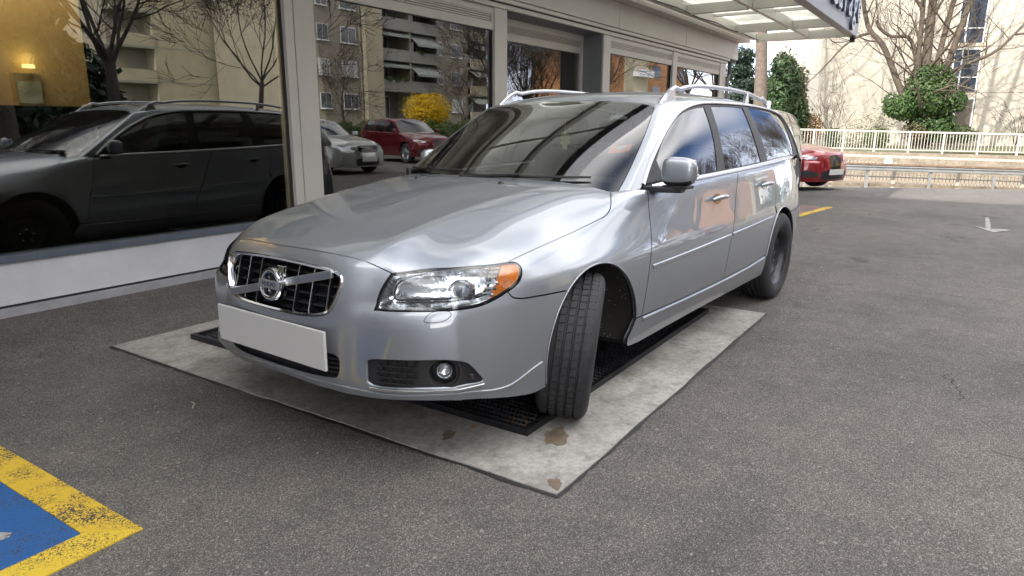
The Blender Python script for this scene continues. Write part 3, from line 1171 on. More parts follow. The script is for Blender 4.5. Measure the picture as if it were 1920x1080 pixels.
for y in (-.29, -.205, -.12, .12, .205, .29):
    a, b = gz(y)
    p, q = gpt(y, a + .004, .030), gpt(y, b - .004, .030)
    MB().bar(p, q, .010, .034, (1, 0, 0)).build('grille_bar', M_GLOSSBLACK, grille, bevel=.002)
    e = Vector((.016, 0, .003))
    MB().tube([p + e, q + e], .0014, 6).build('bar_edge', M_SATIN, grille, smooth=60)
for z in (.612, .650, .688, .724):
    ys = [q[0] for q in gin if abs(q[1] - z) < .012]
    yw = max(ys) - .004
    pts = [gpt(-yw + 2 * yw * k / 10, z, .048) for k in range(11)]
    mb = MB()
    for a, b in zip(pts, pts[1:]):
        mb.bar(a, b, .030, .006, (0, 0, 1))
    mb.build('grille_bar', M_BLACK, grille)
# sash: from the lower car-right corner to the upper car-left corner
MB().bar(gpt(-.285, .598, -.008), gpt(.315, .742, -.006), .014, .032, (0, 0, 1)).build('sash', M_SATIN, grille, bevel=.005)
bc = gpt(0.0, .668, -.002)
mb = MB()
mb.lathe([(.067, -.03), (.067, .004), (.063, .012), (.054, .014), (.046, .011), (.044, -.006), (.044, -.03)], 'x', 40)
badge = mb.build('badge', M_CHROME, grille, smooth=35)
badge.location = bc
badge.rotation_euler = (0, R(-9), 0)
MB().lathe([(0, -.004), (.043, -.004)], 'x', 32).build('badge_back', M_GLOSSBLACK, badge)
mb = MB().box(.004, .0142, -.066, .066, -.017, .017)
mb.build('badge_band', M_SATIN, badge, bevel=.002)
mb = MB()      # arrow at the upper right of the ring (car left, upwards)
mb.bar((.004, .036, .036), (.004, .062, .062), .016, .012, (1, 0, 0))
mb.add([(.010, .080, .080), (.010, .080, .040), (.010, .040, .080), (-.004, .080, .080), (-.004, .080, .040), (-.004, .040, .080)], [(0, 2, 1), (3, 4, 5), (0, 1, 4, 3), (1, 2, 5, 4), (2, 0, 3, 5)])
mb.build('badge_arrow', M_CHROME, badge, bevel=.0015)


def text_mesh(txt, size, depth, font_scale_x=1.0, bold=0.0):
    cu = bpy.data.curves.new('lettering', 'FONT')
    cu.body = txt
    cu.size = size
    cu.extrude = depth
    cu.align_x = 'CENTER'
    cu.align_y = 'CENTER'
    cu.offset = bold
    cu.resolution_u = 3
    o = link('lettering', cu)
    bpy.context.view_layer.update()
    me = bpy.data.meshes.new_from_object(o.evaluated_get(bpy.context.evaluated_depsgraph_get()))
    bpy.data.objects.remove(o)
    return me


M_BADGEBLUE = mat('badge_lettering', (.02, .03, .09), .3)
tm = text_mesh('VOLVO', .023, .0006, bold=.0004)
tm.materials.clear(); tm.materials.append(M_BADGEBLUE)
to = link('badge_lettering', tm, badge)
to.matrix_local = Matrix(((0, 0, 1, .0146), (1.15, 0, 0, 0), (0, 1, 0, 0), (0, 0, 0, 1)))

# lower intake with honeycomb bars
il = INTAKE + [Vector((p.x, -p.y, p.z)) for p in INTAKE[-2:0:-1]]
V_, F_, N_ = patch_mesh(BODY, il, (1, 0, 0), step=.06, depth=.0, offset=-.045, gap=-.01)
intake = emit('lower_intake', V_, F_, N_, M_DARK, car)
for z in (.366, .384, .402, .420):
    mb = MB()
    pts = [BODY.cast((.9, -.345 + .69 * k / 16, z), (1, 0, 0))[0] + Vector((-.02, 0, 0)) for k in range(17)]
    for a, b in zip(pts, pts[1:]):
        mb.bar(a, b, .018, .006)
    mb.build('intake_bar', M_BLACK, intake)

# number plate: plain grey panel on the bumper
px = gpt(0, .455).x + .012
MB().box(px - .012, px, -.345, .345, -.076, .076).build('number_plate', M_PLATE, car, bevel=.003)
npl = COL.objects[-1] if False else [o for o in COL.objects if o.name.startswith('number_plate')][0]
npl.location = (0, 0, .466)

# fog lamp inserts
_fp, _fn = BODY.near((.728, .723, .398))
_fe1 = Vector((-.62, .78, 0)); _fcirc = [BODY.near(_fp + (_fe1 * math.cos(a) + Vector((0, 0, 1)) * math.sin(a) * .88) * .054)[0] for a in np.linspace(0, 2 * math.pi, 29)[:-1]]
V_, F_, N_ = patch_mesh(BODY, FOG, (1, .9, 0), step=.03, depth=.0, offset=-.022, gap=-.004, holes=[_fcirc], hgap=0)
for s in (False, True):
    fi = emit('fog_insert', V_, F_, N_, M_BLACK, car, s)
    sg = -1 if s else 1
    for z in (.352, .374, .396, .418):
        mb = MB()
        pts = [BODY.cast((.8, y, z), (1, .9, 0))[0] for y in np.linspace(.462, .655 if z > .36 else .64, 9)]
        pts = [Vector((p.x - .014, (p.y - .010) * sg, p.z)) for p in pts]
        for i, (a, b) in enumerate(zip(pts, pts[1:])):
            mb.bar(a, b, .016, .005)
            if i % 2 == (int(z * 1000) // 22) % 2:
                mb.bar((a + b) / 2, (a + b) / 2 + Vector((0, .008 * sg, .022)), .012, .004, (1, 0, 0))
        mb.build('fog_mesh_bar', M_BLACK, fi)
    p, nr = BODY.near((.728, .723, .398))
    p = Vector((p.x, p.y * sg, p.z)) - Vector((nr.x, nr.y * sg, nr.z)) * .004
    q = Vector((.80, .60 * sg, 0)).to_track_quat('X', 'Z')
    cup = MB().lathe([(.066, -.012), (.058, -.013), (.044, -.055), (.0, -.062)], 'x', 28).build('fog_cup', M_BLACK, fi, smooth=40)
    cup.location = p; cup.rotation_euler = q.to_euler()
    fl = MB().lathe([(.032, -.054), (.032, -.034), (.027, -.025), (.015, -.020), (0, -.018)], 'x', 28).build('fog_lamp', M_LENS, fi, smooth=60)
    fl.location = p; fl.rotation_euler = q.to_euler()
    rf_ = MB().lathe([(.030, -.036), (.025, -.046), (.014, -.052), (0, -.055)], 'x', 28).build('fog_reflector', M_REFLECTOR, fi, smooth=60)
    rf_.location = p; rf_.rotation_euler = q.to_euler()
    p2, n2 = BODY.near((.640, .785, .372))
    sn = MB().lathe([(.013, -.02), (.013, .0), (.010, .003), (0, .003)], 'x', 18).build('parking_sensor', M_BLACK, fi, smooth=50)
    sn.location = (p2.x - .008, (p2.y - .012) * sg, p2.z); sn.rotation_euler = q.to_euler()
    bx = strip('fog_trim', BODY, [Vector((q_[0], q_[1], q_[2])) for q_ in ((.850, .47, .328), (.805, .611, .331), (.745, .703, .333), (.662, .776, .334), (.600, .808, .338))], .012, .006, M_SATIN, car, both=False) if not s else None
strip('bumper_lip', BODY, [(.936, 0, .336), (.93, .149, .331), (.893, .352, .316), (.855, .486, .309), (.768, .674, .318), (.669, .768, .318), (.56, .825, .308), (.50, .852, .315), (.45, .872, .335), (.40, .888, .358), (.35, .900, .374)], .010, .006, M_PAINT, car)
WASH = S([(.759, .661, .595), (.742, .672, .618), (.726, .687, .626), (.695, .726, .626), (.692, .733, .617), (.71, .721, .597), (.736, .694, .590), (.755, .669, .590)])
panel('washer_cover', BODY, WASH, (1, .8, 0), M_PAINT, car, step=.02, depth=.004, offset=.0025, gap=.001)
ring = [ring_tube(WASH, [(-.0012, 0), (-.0012, .0022), (.0012, .0022), (.0012, 0)], 'washer_seam', M_DARK, car)]
ring_tube([Vector((p.x, -p.y, p.z)) for p in WASH][::-1], [(-.0012, 0), (-.0012, .0022), (.0012, .0022), (.0012, 0)], 'washer_seam', M_DARK, car)

# headlights
HL = HEAD_TOP + HEAD_TIP[1:] + HEAD_LOW[1:] + HEAD_IN[1:-1]
dh = Vector((1, 1.0, .12))


def inset_loop(loop, g, d):
    d = Vector(d).normalized()
    e1 = Vector((0, 0, 1)).cross(d).normalized(); e2 = d.cross(e1)
    P = [Vector((p.dot(e1), p.dot(e2))) for p in loop]
    Q = inset2(P, g)
    return [BODY.near(p + e1 * (b.x - a.x) + e2 * (b.y - a.y))[0] for p, a, b in zip(loop, P, Q)]


HLi = inset_loop(HL, .010, dh)
cutp = [Vector(p) for p in ((.451, .775, .77), (.499, .804, .729), (.53, .806, .684), (.564, .799, .645))]


def is_amber(p):
    zz = [q.z for q in cutp][::-1]
    xx = [q.x for q in cutp][::-1]
    return p.x < np.interp(p.z, zz, xx)


for s in (False, True):
    sg = -1 if s else 1
    Vl, Fl, Nl = patch_mesh(BODY, HL, dh, step=.025, depth=.02, offset=.001, holes=[HLi], gap=.003, hgap=0)
    hl = emit('headlight', Vl, Fl, Nl, M_GLOSSBLACK, car, s)
    Vl, Fl, Nl = patch_mesh(BODY, HLi, dh, step=.025, depth=.0, offset=.002, gap=-.001)
    emit('headlight_lens', Vl, Fl, Nl, M_LENS, hl, s)
    # reflector bowl behind the lens
    clear = [p for p in HLi if not is_amber(p)]
    Vl, Fl, Nl = patch_mesh(BODY, HLi, dh, step=.02, depth=.0, offset=0, gap=-.002)
    Vr = []
    for v, nn in zip(Vl, Nl):
        dd = min(1.0, float(seg_dist(np.array([[v.y - v.x * .0, v.z]]), [(p.y, p.z) for p in HLi])[0]) / .035)
        Vr.append(v - Vector((.7, .5, .05)) * (.004 + .052 * dd))
    Fc = [f for f in Fl if not is_amber(sum((Vl[i] for i in f), Vector()) / 3)]
    Fa = [f for f in Fl if is_amber(sum((Vl[i] for i in f), Vector()) / 3)]
    rb_ = MB(); rb_.add([(v.x, v.y * sg, v.z) for v in Vr], [f[::-1] if s else f for f in Fc])
    rb_.build('reflector', M_REFLECTOR, hl, smooth=60, recalc=False)
    am = MB(); am.add([((v - nn * .004).x, (v - nn * .004).y * sg, (v - nn * .004).z) for v, nn in zip(Vl, Nl)], [f[::-1] if s else f for f in Fa])
    am.build('indicator_lens', M_AMBER, hl, smooth=60, recalc=False)
    # projector
    pc, pn = BODY.near((.625, .690, .655))
    ax = Vector((.86, .5, .02)).normalized()
    pc = pc - ax * .050
    q = Vector((ax.x, ax.y * sg, ax.z)).to_track_quat('X', 'Z').to_euler()
    pr = MB().lathe([(.050, -.02), (.050, .004), (.045, .010), (.038, .004), (.038, -.02)], 'x', 32).build('projector_ring', M_CHROME, hl, smooth=50)
    pr.location = (pc.x, pc.y * sg, pc.z); pr.rotation_euler = q
    pl = MB().lathe([(.038, -.006), (.033, .006), (.022, .014), (.010, .018), (0, .019)], 'x', 32).build('projector_lens', mat('projector_glass', (.10, .13, .17), .03, .2, coat=1), hl, smooth=80)
    pl.location = (pc.x, pc.y * sg, pc.z); pl.rotation_euler = q
    # bezel line round the main chamber
    bz = [(.735, .555, .725), (.64, .630, .737), (.55, .71, .745), (.508, .745, .744), (.53, .765, .70), (.575, .765, .668), (.66, .715, .660), (.745, .605, .655), (.775, .535, .655), (.765, .53, .70)]
    bzp = [BODY.near(p)[0] - Vector((.02, .014, 0)) for p in crom(bz, .012, True)]
    ob = MB().tube([(p.x, p.y * sg, p.z) for p in bzp + bzp[:1]], .0042, 6).build('lamp_bezel', M_GLOSSBLACK, hl, smooth=60)
    # ribbed clear strip in front of the indicator
    for k in range(9):
        f = k / 8
        a = cutp[0].lerp(cutp[3], f)
        pa, na = BODY.near(a + Vector((.012, .004, 0)))
        pb, nb = BODY.near(a + Vector((.042, -.014, 0)))
        off = Vector((-.012, -.008, 0))
        MB().bar(((pa + off).x, (pa + off).y * sg, pa.z), ((pb + off).x, (pb + off).y * sg, pb.z), .006, .006).build('lamp_rib', M_WHITELAMP, hl)

# door mirror, handles, side trims
for sg in (1, -1):
    dr = fdoor[0] if sg == 1 else fdoor[1]
    rdo = rdoor[0] if sg == 1 else rdoor[1]
    mirror = thing_child = link('door_mirror', None, car)
    # housing: rounded block grown from a superellipse loft along y
    V, F = [], []
    ny, nr_ = 11, 28
    for i in range(ny):
        t = i / (ny - 1)
        y = .885 + .165 * t
        k = (1 - abs(2 * t - 1) ** 3.2) ** .5 if 0 < t < 1 else .0
        hx = .045 * (.35 + .65 * k) * (1 - .12 * t)
        hz = .074 * (.40 + .60 * k) * (1 - .10 * t)
        cx = -.71 - .035 * t
        cz = 1.062 - .002 * t
        for j in range(nr_):
            a = 2 * math.pi * j / nr_
            c, s_ = math.cos(a), math.sin(a)
            ex = 2 / 2.6
            V.append((cx + hx * (abs(c) ** ex) * (1 if c > 0 else -.75), (y) * sg, cz + hz * (abs(s_) ** ex) * (1 if s_ > 0 else -1)))
    for i in range(ny - 1):
        for j in range(nr_):
            j2 = (j + 1) % nr_
            F.append((i * nr_ + j, i * nr_ + j2, (i + 1) * nr_ + j2, (i + 1) * nr_ + j))
    F.append(tuple(range(nr_))); F.append(tuple((ny - 1) * nr_ + j for j in range(nr_)))
    top = [f for f in F]
    zlo = 1.062 - .047
    Fu = [f for f in F if sum(V[i][2] for i in f) / len(f) >= zlo]
    Fd = [f for f in F if sum(V[i][2] for i in f) / len(f) < zlo]
    MB().add(V, Fu).build('mirror_housing', M_PAINT, mirror, smooth=70)
    MB().add(V, Fd).build('mirror_underside', M_BLACK, mirror, smooth=70)
    MB().box(-.795, -.700, .89 if sg == 1 else -1.02, 1.02 if sg == 1 else -.89, .978, .994).build('mirror_base', M_BLACK, mirror, bevel=.006)
    mb = MB()
    mb.prism([(-.672, .80 * sg), (-.675, .87 * sg), (-.712, .985 * sg), (-.775, .985 * sg), (-.77, .80 * sg)], .958, .986, 'xy')
    mb.build('mirror_arm', M_BLACK, mirror, bevel=.006)
    if sg == -1:
        mirror.matrix_local = Matrix.Translation((-.76, -.825, -.005)) @ Matrix.Rotation(R(-88), 4, 'Z') @ Matrix.Translation((.70, .84, 0))
    sail = H([(-.735, .77, .985), (-.80, .752, 1.045), (-.90, .742, 1.10), (-.905, .76, 1.06), (-.905, .78, .995)])
    V_, F_, N_ = patch_mesh(HOUSE, sail, (0, 1, .2), step=.03, depth=.02, offset=.006, gap=0)
    emit('mirror_sail', V_, F_, N_, M_BLACK, car, sg == -1)
    MB().box(-.775, -.757, (.905 if sg == 1 else -1.035), (1.035 if sg == 1 else -.905), 1.005, 1.118).build('mirror_glass', M_CHROME, mirror, bevel=.01)
    ind = MB().tube([(-.70, .985 * sg, 1.04), (-.735, 1.036 * sg, 1.042), (-.765, 1.046 * sg, 1.044)], [.010, .012, .008], 8).build('mirror_indicator', M_WHITELAMP, mirror, smooth=60)
    for hx, hz, own in ((-1.50, .862, dr), (-2.40, .884, rdo)):
        p, nr0 = BODY.cast((hx, 0, hz), (0, 1, 0))
        n = Vector((nr0.x, nr0.y, nr0.z))
        pts = []
        for k in range(11):
            u = k / 10
            off = .012 + .030 * math.sin(math.pi * min(1, max(0, u))) ** .5
            q, nq = BODY.cast((hx + .10 - .20 * u, 0, hz + .006 * math.sin(math.pi * u)), (0, 1, 0))
            q = q + nq * off
            pts.append((q.x, q.y * sg, q.z))
        h = MB().tube(pts, [.009] + [.0135] * 9 + [.010], 10).build('door_handle', M_PAINT, own, smooth=60)
        V, F = [], []
        cup_ = [BODY.cast((hx + .062 * math.cos(a), 0, hz + .028 * math.sin(a)), (0, 1, 0))[0] for a in np.linspace(0, 2 * math.pi, 28)[:-1]]
        V_, F_, N_ = patch_mesh(BODY, cup_, (0, 1, .1), step=.02, depth=.0, offset=.0025, gap=0)
        emit('handle_cup', V_, F_, N_, M_GLOSSBLACK, own, sg == -1)
strip('door_moulding', BODY, [(-.56, .927, .612), (-1.1, .93, .618), (-1.66, .931, .630)], .020, .007, M_PAINT, car)
strip('door_moulding', BODY, [(-1.69, .931, .631), (-2.1, .93, .640), (-2.52, .926, .652)], .020, .007, M_PAINT, car)
strip('rocker_ledge', BODY, [(-.48, .926, .366), (-1.0, .924, .354), (-1.6, .923, .350), (-2.1, .924, .358), (-2.40, .925, .374)], .022, .008, M_PAINT, car)
for sg in (1, -1):
    a = snap(BODY, arc(ACX, ACZ, AR, 172, -10, .92, 36))
    b = snap(BODY, arc(RCX, RCZ, RR, 8, 196, .92, 36))
    for c in (a, b):
        MB().tube([(p.x, p.y * sg, p.z) for p in c], .0035, 8).build('arch_lip', M_PAINT, car, smooth=70)

# roof rails
for sg in (1, -1):
    mb = MB()
    rail = []
    xs_ = np.linspace(0, 1, 33)
    for u in xs_:
        x = -1.30 - 2.06 * u
        base, _ = HOUSE.cast((x, .592 - .012 * abs(2 * u - 1), 0), (0, 0, 1))
        lift = .078 * (1 - abs(2 * u - 1) ** 5.0) - .01
        if u < .12:
            lift = -.012 + .080 * math.sin(u / .12 * math.pi / 2)
        if u > .90:
            lift = -.012 + .080 * math.sin((1 - u) / .10 * math.pi / 2)
        rail.append(Vector((x, base.y * sg, base.z + lift)))
    V, F = [], []
    for i, p in enumerate(rail):
        t = (rail[min(i + 1, 32)] - rail[max(i - 1, 0)]).normalized()
        s = Vector((0, 1, 0))
        up = t.cross(s).normalized()
        if up.z < 0: up = -up
        w, h = .017, .014
        for k in range(10):
            an = 2 * math.pi * k / 10
            V.append(p + s * (w * math.cos(an)) + up * (h * math.sin(an)))
    for i in range(32):
        for k in range(10):
            F.append((i * 10 + k, i * 10 + (k + 1) % 10, (i + 1) * 10 + (k + 1) % 10, (i + 1) * 10 + k))
    rl = mb.add(V, F).build('roof_rail', M_SATIN, car, smooth=60)
    for u in (.035, .70, .965):
        x = -1.30 - 2.06 * u
        base, _ = HOUSE.cast((x, .592, 0), (0, 0, 1))
        k0 = .13 if u < .1 else (.05 if u < .9 else .10)
        MB().prism([(x + (k0 * .55 if u > .1 else k0 * .3), base.z - .01), (x - (k0 * .9 if u < .9 else k0 * .3), base.z - .01), (x - k0 * .55, base.z + .062), (x - (k0 * .2), base.z + .066)],
                   (base.y - .012) * sg, (base.y + .016) * sg, 'xz').build('rail_foot', M_SATIN, rl, bevel=.004)

# wheel liners, underbody, cabin
for sg in (1, -1):
    for cx, cz, r, a0, a1 in ((ACX, ACZ, AR + .012, -10, 192), (RCX, RCZ, RR + .012, -12, 192)):
        V, F = [], []
        n = 30
        for yy in (.895, .86, .60, .50):
            for k in range(n + 1):
                a = R(a0 + (a1 - a0) * k / n)
                rr = r if yy > .55 else r * .6
                V.append((cx + rr * math.cos(a), yy * sg, cz + rr * math.sin(a)))
        for j in range(3):
            for k in range(n):
                F.append((j * (n + 1) + k, j * (n + 1) + k + 1, (j + 1) * (n + 1) + k + 1, (j + 1) * (n + 1) + k))
        MB().add(V, F).build('wheel_liner', M_LINER, car, smooth=60)
    flap2 = MB().prism([(-3.22, .17), (-3.19, .17), (-3.17, .36), (-3.20, .36)], .74 * sg, .885 * sg, 'xz').build('mud_flap', M_BLACK, car)
mb = MB()
mb.box(-3.72, .36, -.56, .56, .22, .33)
mb.box(-2.40, -.46, -.84, .84, .225, .36)
mb.box(.365, .72, -.60, .60, .30, .60)
mb.box(-3.66, -3.25, -.72, .72, .22, .60)
mb.box(-.45, .55, -.52, .52, .32, .78)      # engine block mass behind the grille
mb.build('underbody', M_DARK, car)
mb = MB()
mb.box(-3.55, -.5, -.80, .80, .34, .40)
mb.box(-3.60, -.62, .79, .80, .40, .965)
mb.box(-3.60, -.62, -.80, -.79, .40, .965)
mb.box(-.60, -.56, -.78, .78, .40, .93)
mb.build('cabin_trim', M_INTERIOR, car)
mb = MB()
mb.prism([(-.52, .93), (-.60, .975), (-.92, .965), (-1.02, .90), (-1.02, .70), (-.52, .70)], -.72, .72, 'xz')
mb.prism([(-.86, .97), (-.90, 1.005), (-1.03, .985), (-1.05, .93)], .16, .56, 'xz')
mb.build('dashboard', M_INTERIOR, car, bevel=.02, smooth=40)
MB().box(-.70, -.58, .44, .58, .978, .981).build('dashboard_card', mat('paper_white', (.72, .74, .72), .7), car)


def seat(x, y):
    s = MB()
    s.prism([(x + .26, .46), (x + .26, .60), (x - .22, .56), (x - .22, .46)], y - .24, y + .24, 'xz')
    o = s.build('seat', M_SEAT, car, bevel=.04, smooth=50)
    b = MB().prism([(x - .14, .56), (x - .24, .56), (x - .46, 1.10), (x - .40, 1.13), (x - .34, 1.10)], y - .23, y + .23, 'xz')
    b.build('backrest', M_SEAT, o, bevel=.04, smooth=50)
    h = MB().prism([(x - .37, 1.14), (x - .46, 1.14), (x - .50, 1.31), (x - .46, 1.33), (x - .41, 1.31)], y - .13, y + .13, 'xz')
    h.build('headrest', M_SEAT, o, bevel=.03, smooth=50)


seat(-1.42, .36); seat(-1.42, -.36)
for y in (.46, 0, -.46):
    seat(-2.28, y)
# steering wheel
sw = MB()
rim = [(-1.10 + .19 * math.cos(a) * -.42, .36 + .185 * math.cos(a + math.pi / 2), .93 + .185 * math.sin(a + math.pi / 2) * .92) for a in np.linspace(0, 2 * math.pi, 33)]
rim = [(-1.12 - .075 * math.sin(a), .36 + .185 * math.cos(a), .955 + .165 * math.sin(a)) for a in np.linspace(0, 2 * math.pi, 33)]
sw.tube(rim, .014, 8)
sw.bar((-1.12, .36 - .18, .955), (-1.12, .36 + .18, .955), .02, .035)
sw.bar((-1.12, .36, .955), (-1.05, .36, .80), .04, .04, (0, 1, 0))
sw.lathe([(0, -.02), (.07, -.015), (.075, .02)], 'x', 20, (-1.12, .36, .955))
sw.build('steering_wheel', M_INTERIOR, car, smooth=50)
# inner mirror with an air freshener hanging from it, vignette on the glass
pm = on_house(.0, 1.36) + Vector((-.07, 0, -.01))
MB().box(-.012, .012, -.12, .12, -.033, .033).build('inner_mirror', M_INTERIOR, car, bevel=.01)
im = [o for o in COL.objects if o.name == 'inner_mirror'][0]
im.location = pm
mb = MB().tube([pm + Vector((0, .02, -.03)), pm + Vector((.0, .02, -.11))], .0012, 4)
mb.prism([(.02 + a * .034, b * .034) for a, b in ((-.5, -1.6), (.5, -1.6), (.55, -.8), (1, -.6), (.8, 0), (1.1, .5), (.5, 1.1), (0, 1.5), (-.5, 1.1), (-1.1, .5), (-.8, 0), (-1, -.6), (-.55, -.8))], pm.x - .002, pm.x + .002, 'yz')
b0 = len(mb.v) - 26
for i in range(b0, len(mb.v)):
    x, y, z = mb.v[i]
    mb.v[i] = (x, y, z + pm.z - .16)
mb.build('air_freshener', mat('pale_yellow_card', (.78, .72, .35), .7), car)
st_ = [on_house(y, z) for y, z in ((.562, 1.138), (.648, 1.152), (.640, 1.188), (.554, 1.174))]
stk = MB().quad(*[tuple(p + Vector((-.004, 0, -.003))) for p in st_]).build('windscreen_sticker', mat('orange_sticker', (.75, .16, .06), .5), car)
st2 = [on_house(y, z) for y, z in ((.586, 1.160), (.620, 1.166), (.617, 1.180), (.583, 1.174))]
MB().quad(*[tuple(p + Vector((-.0035, 0, -.0025))) for p in st2]).build('sticker_print', mat('teal_print', (.2, .55, .5), .5), stk)


# wheels
def make_wheel():
    w = link('wheel', None, car)
    RT = .326
    prof = []
    # sidewall and tread profile, offset along the axle y (outer side positive)
    side = [(.205, .088), (.212, .100), (.235, .112), (.262, .1165), (.290, .112), (.308, .104), (.318, .094), (.3235, .080)]
    tread = []
    for c, wd in ((.055, .009), (.018, .010), (-.018, .010), (-.055, .009)):
        tread += [(.325, c + wd / 2 + .001), (.317, c + wd / 2 - .001), (.317, c - wd / 2 + .001), (.325, c - wd / 2 - .001)]
    prof = side + tread + [(r, -o) for r, o in side[::-1]]
    MB().lathe(prof, 'y', 72).build('tyre', M_RUBBER, w, smooth=30)
    # raised tread blocks between the grooves
    tb = MB()
    nblk = 58
    for c, wd in ((.0745, .030), (.0365, .024), (0, .024), (-.0365, .024), (-.0745, .030)):
        for k in range(nblk):
            a0 = 2 * math.pi * (k + .06 + (.25 if abs(c) > .06 else 0)) / nblk
            a1 = 2 * math.pi * (k + .84 + (.25 if abs(c) > .06 else 0)) / nblk
            vs = []
            for r in (.320, .3285 if abs(c) < .06 else .3265):
                for a in (a0, a1):
                    for y in (c - wd / 2, c + wd / 2):
                        rr = r - (.004 if abs(y) > .085 else 0)
                        skew = .012 * (y - c) / wd
                        vs.append((rr * math.cos(a + skew), y, rr * math.sin(a + skew)))
            tb.add(vs, [(4, 5, 7, 6), (0, 4, 6, 2), (1, 3, 7, 5), (0, 1, 5, 4), (2, 6, 7, 3)])
    t_ = tb.build('tread_blocks', M_RUBBER, w, recalc=True)
    t_['kind'] = 'stuff'
    rim = MB().lathe([(.205, -.095), (.196, -.09), (.19, -.05), (.190, .05), (.200, .078), (.212, .090), (.209, .096), (.200, .090), (.188, .072), (.178, .045),
                      (.165, .040), (.150, .052), (.128, .060), (.105, .045), (.092, .036), (.060, .036), (.045, .040), (.036, .052), (0, .054)], 'y', 60).build('steel_rim', M_STEELWHEEL, w, smooth=40)
    for k in range(12):
        a = 2 * math.pi * k / 12
        h = MB().lathe([(0, 0), (.014, 0), (.017, -.004)], 'y', 12)
        h.v = [(p[0] * 1.5, p[1], p[2] * .9) for p in h.v]
        ho = h.build('rim_slot', M_DARK, rim)
        ho.location = (.150 * math.cos(a), .0545, .150 * math.sin(a))
        ho.rotation_euler = (0, -a + R(90), 0)
    for k in range(5):
        a = 2 * math.pi * k / 5 + .3
        MB().lathe([(.0, .020), (.009, .018), (.011, .0), (.013, -.005)], 'y', 8, (.054 * math.cos(a), .036, .054 * math.sin(a))).build('wheel_bolt', M_CHROME, rim, smooth=40)
    MB().lathe([(.19, -.03), (.04, -.03), (.04, .02)], 'y', 40).build('brake_disc', M_DARK, w)
    return w


wh = make_wheel()
wh.location = (-2.82, .815, .326)
w2 = dup_tree(wh, car); w2.location = (-2.82, -.815, .326); w2.rotation_euler = (0, 0, math.pi)
w3 = dup_tree(wh, car); w3.location = (-.045, .79, .332)
w3.rotation_euler = (Matrix.Rotation(R(27), 3, 'Z') @ Matrix.Rotation(R(-6), 3, 'X')).to_euler()
w4 = dup_tree(wh, car); w4.location = (-.015, -.80, .330)
w4.rotation_euler = (Matrix.Rotation(R(180 + 23), 3, 'Z') @ Matrix.Rotation(R(-4), 3, 'X')).to_euler()
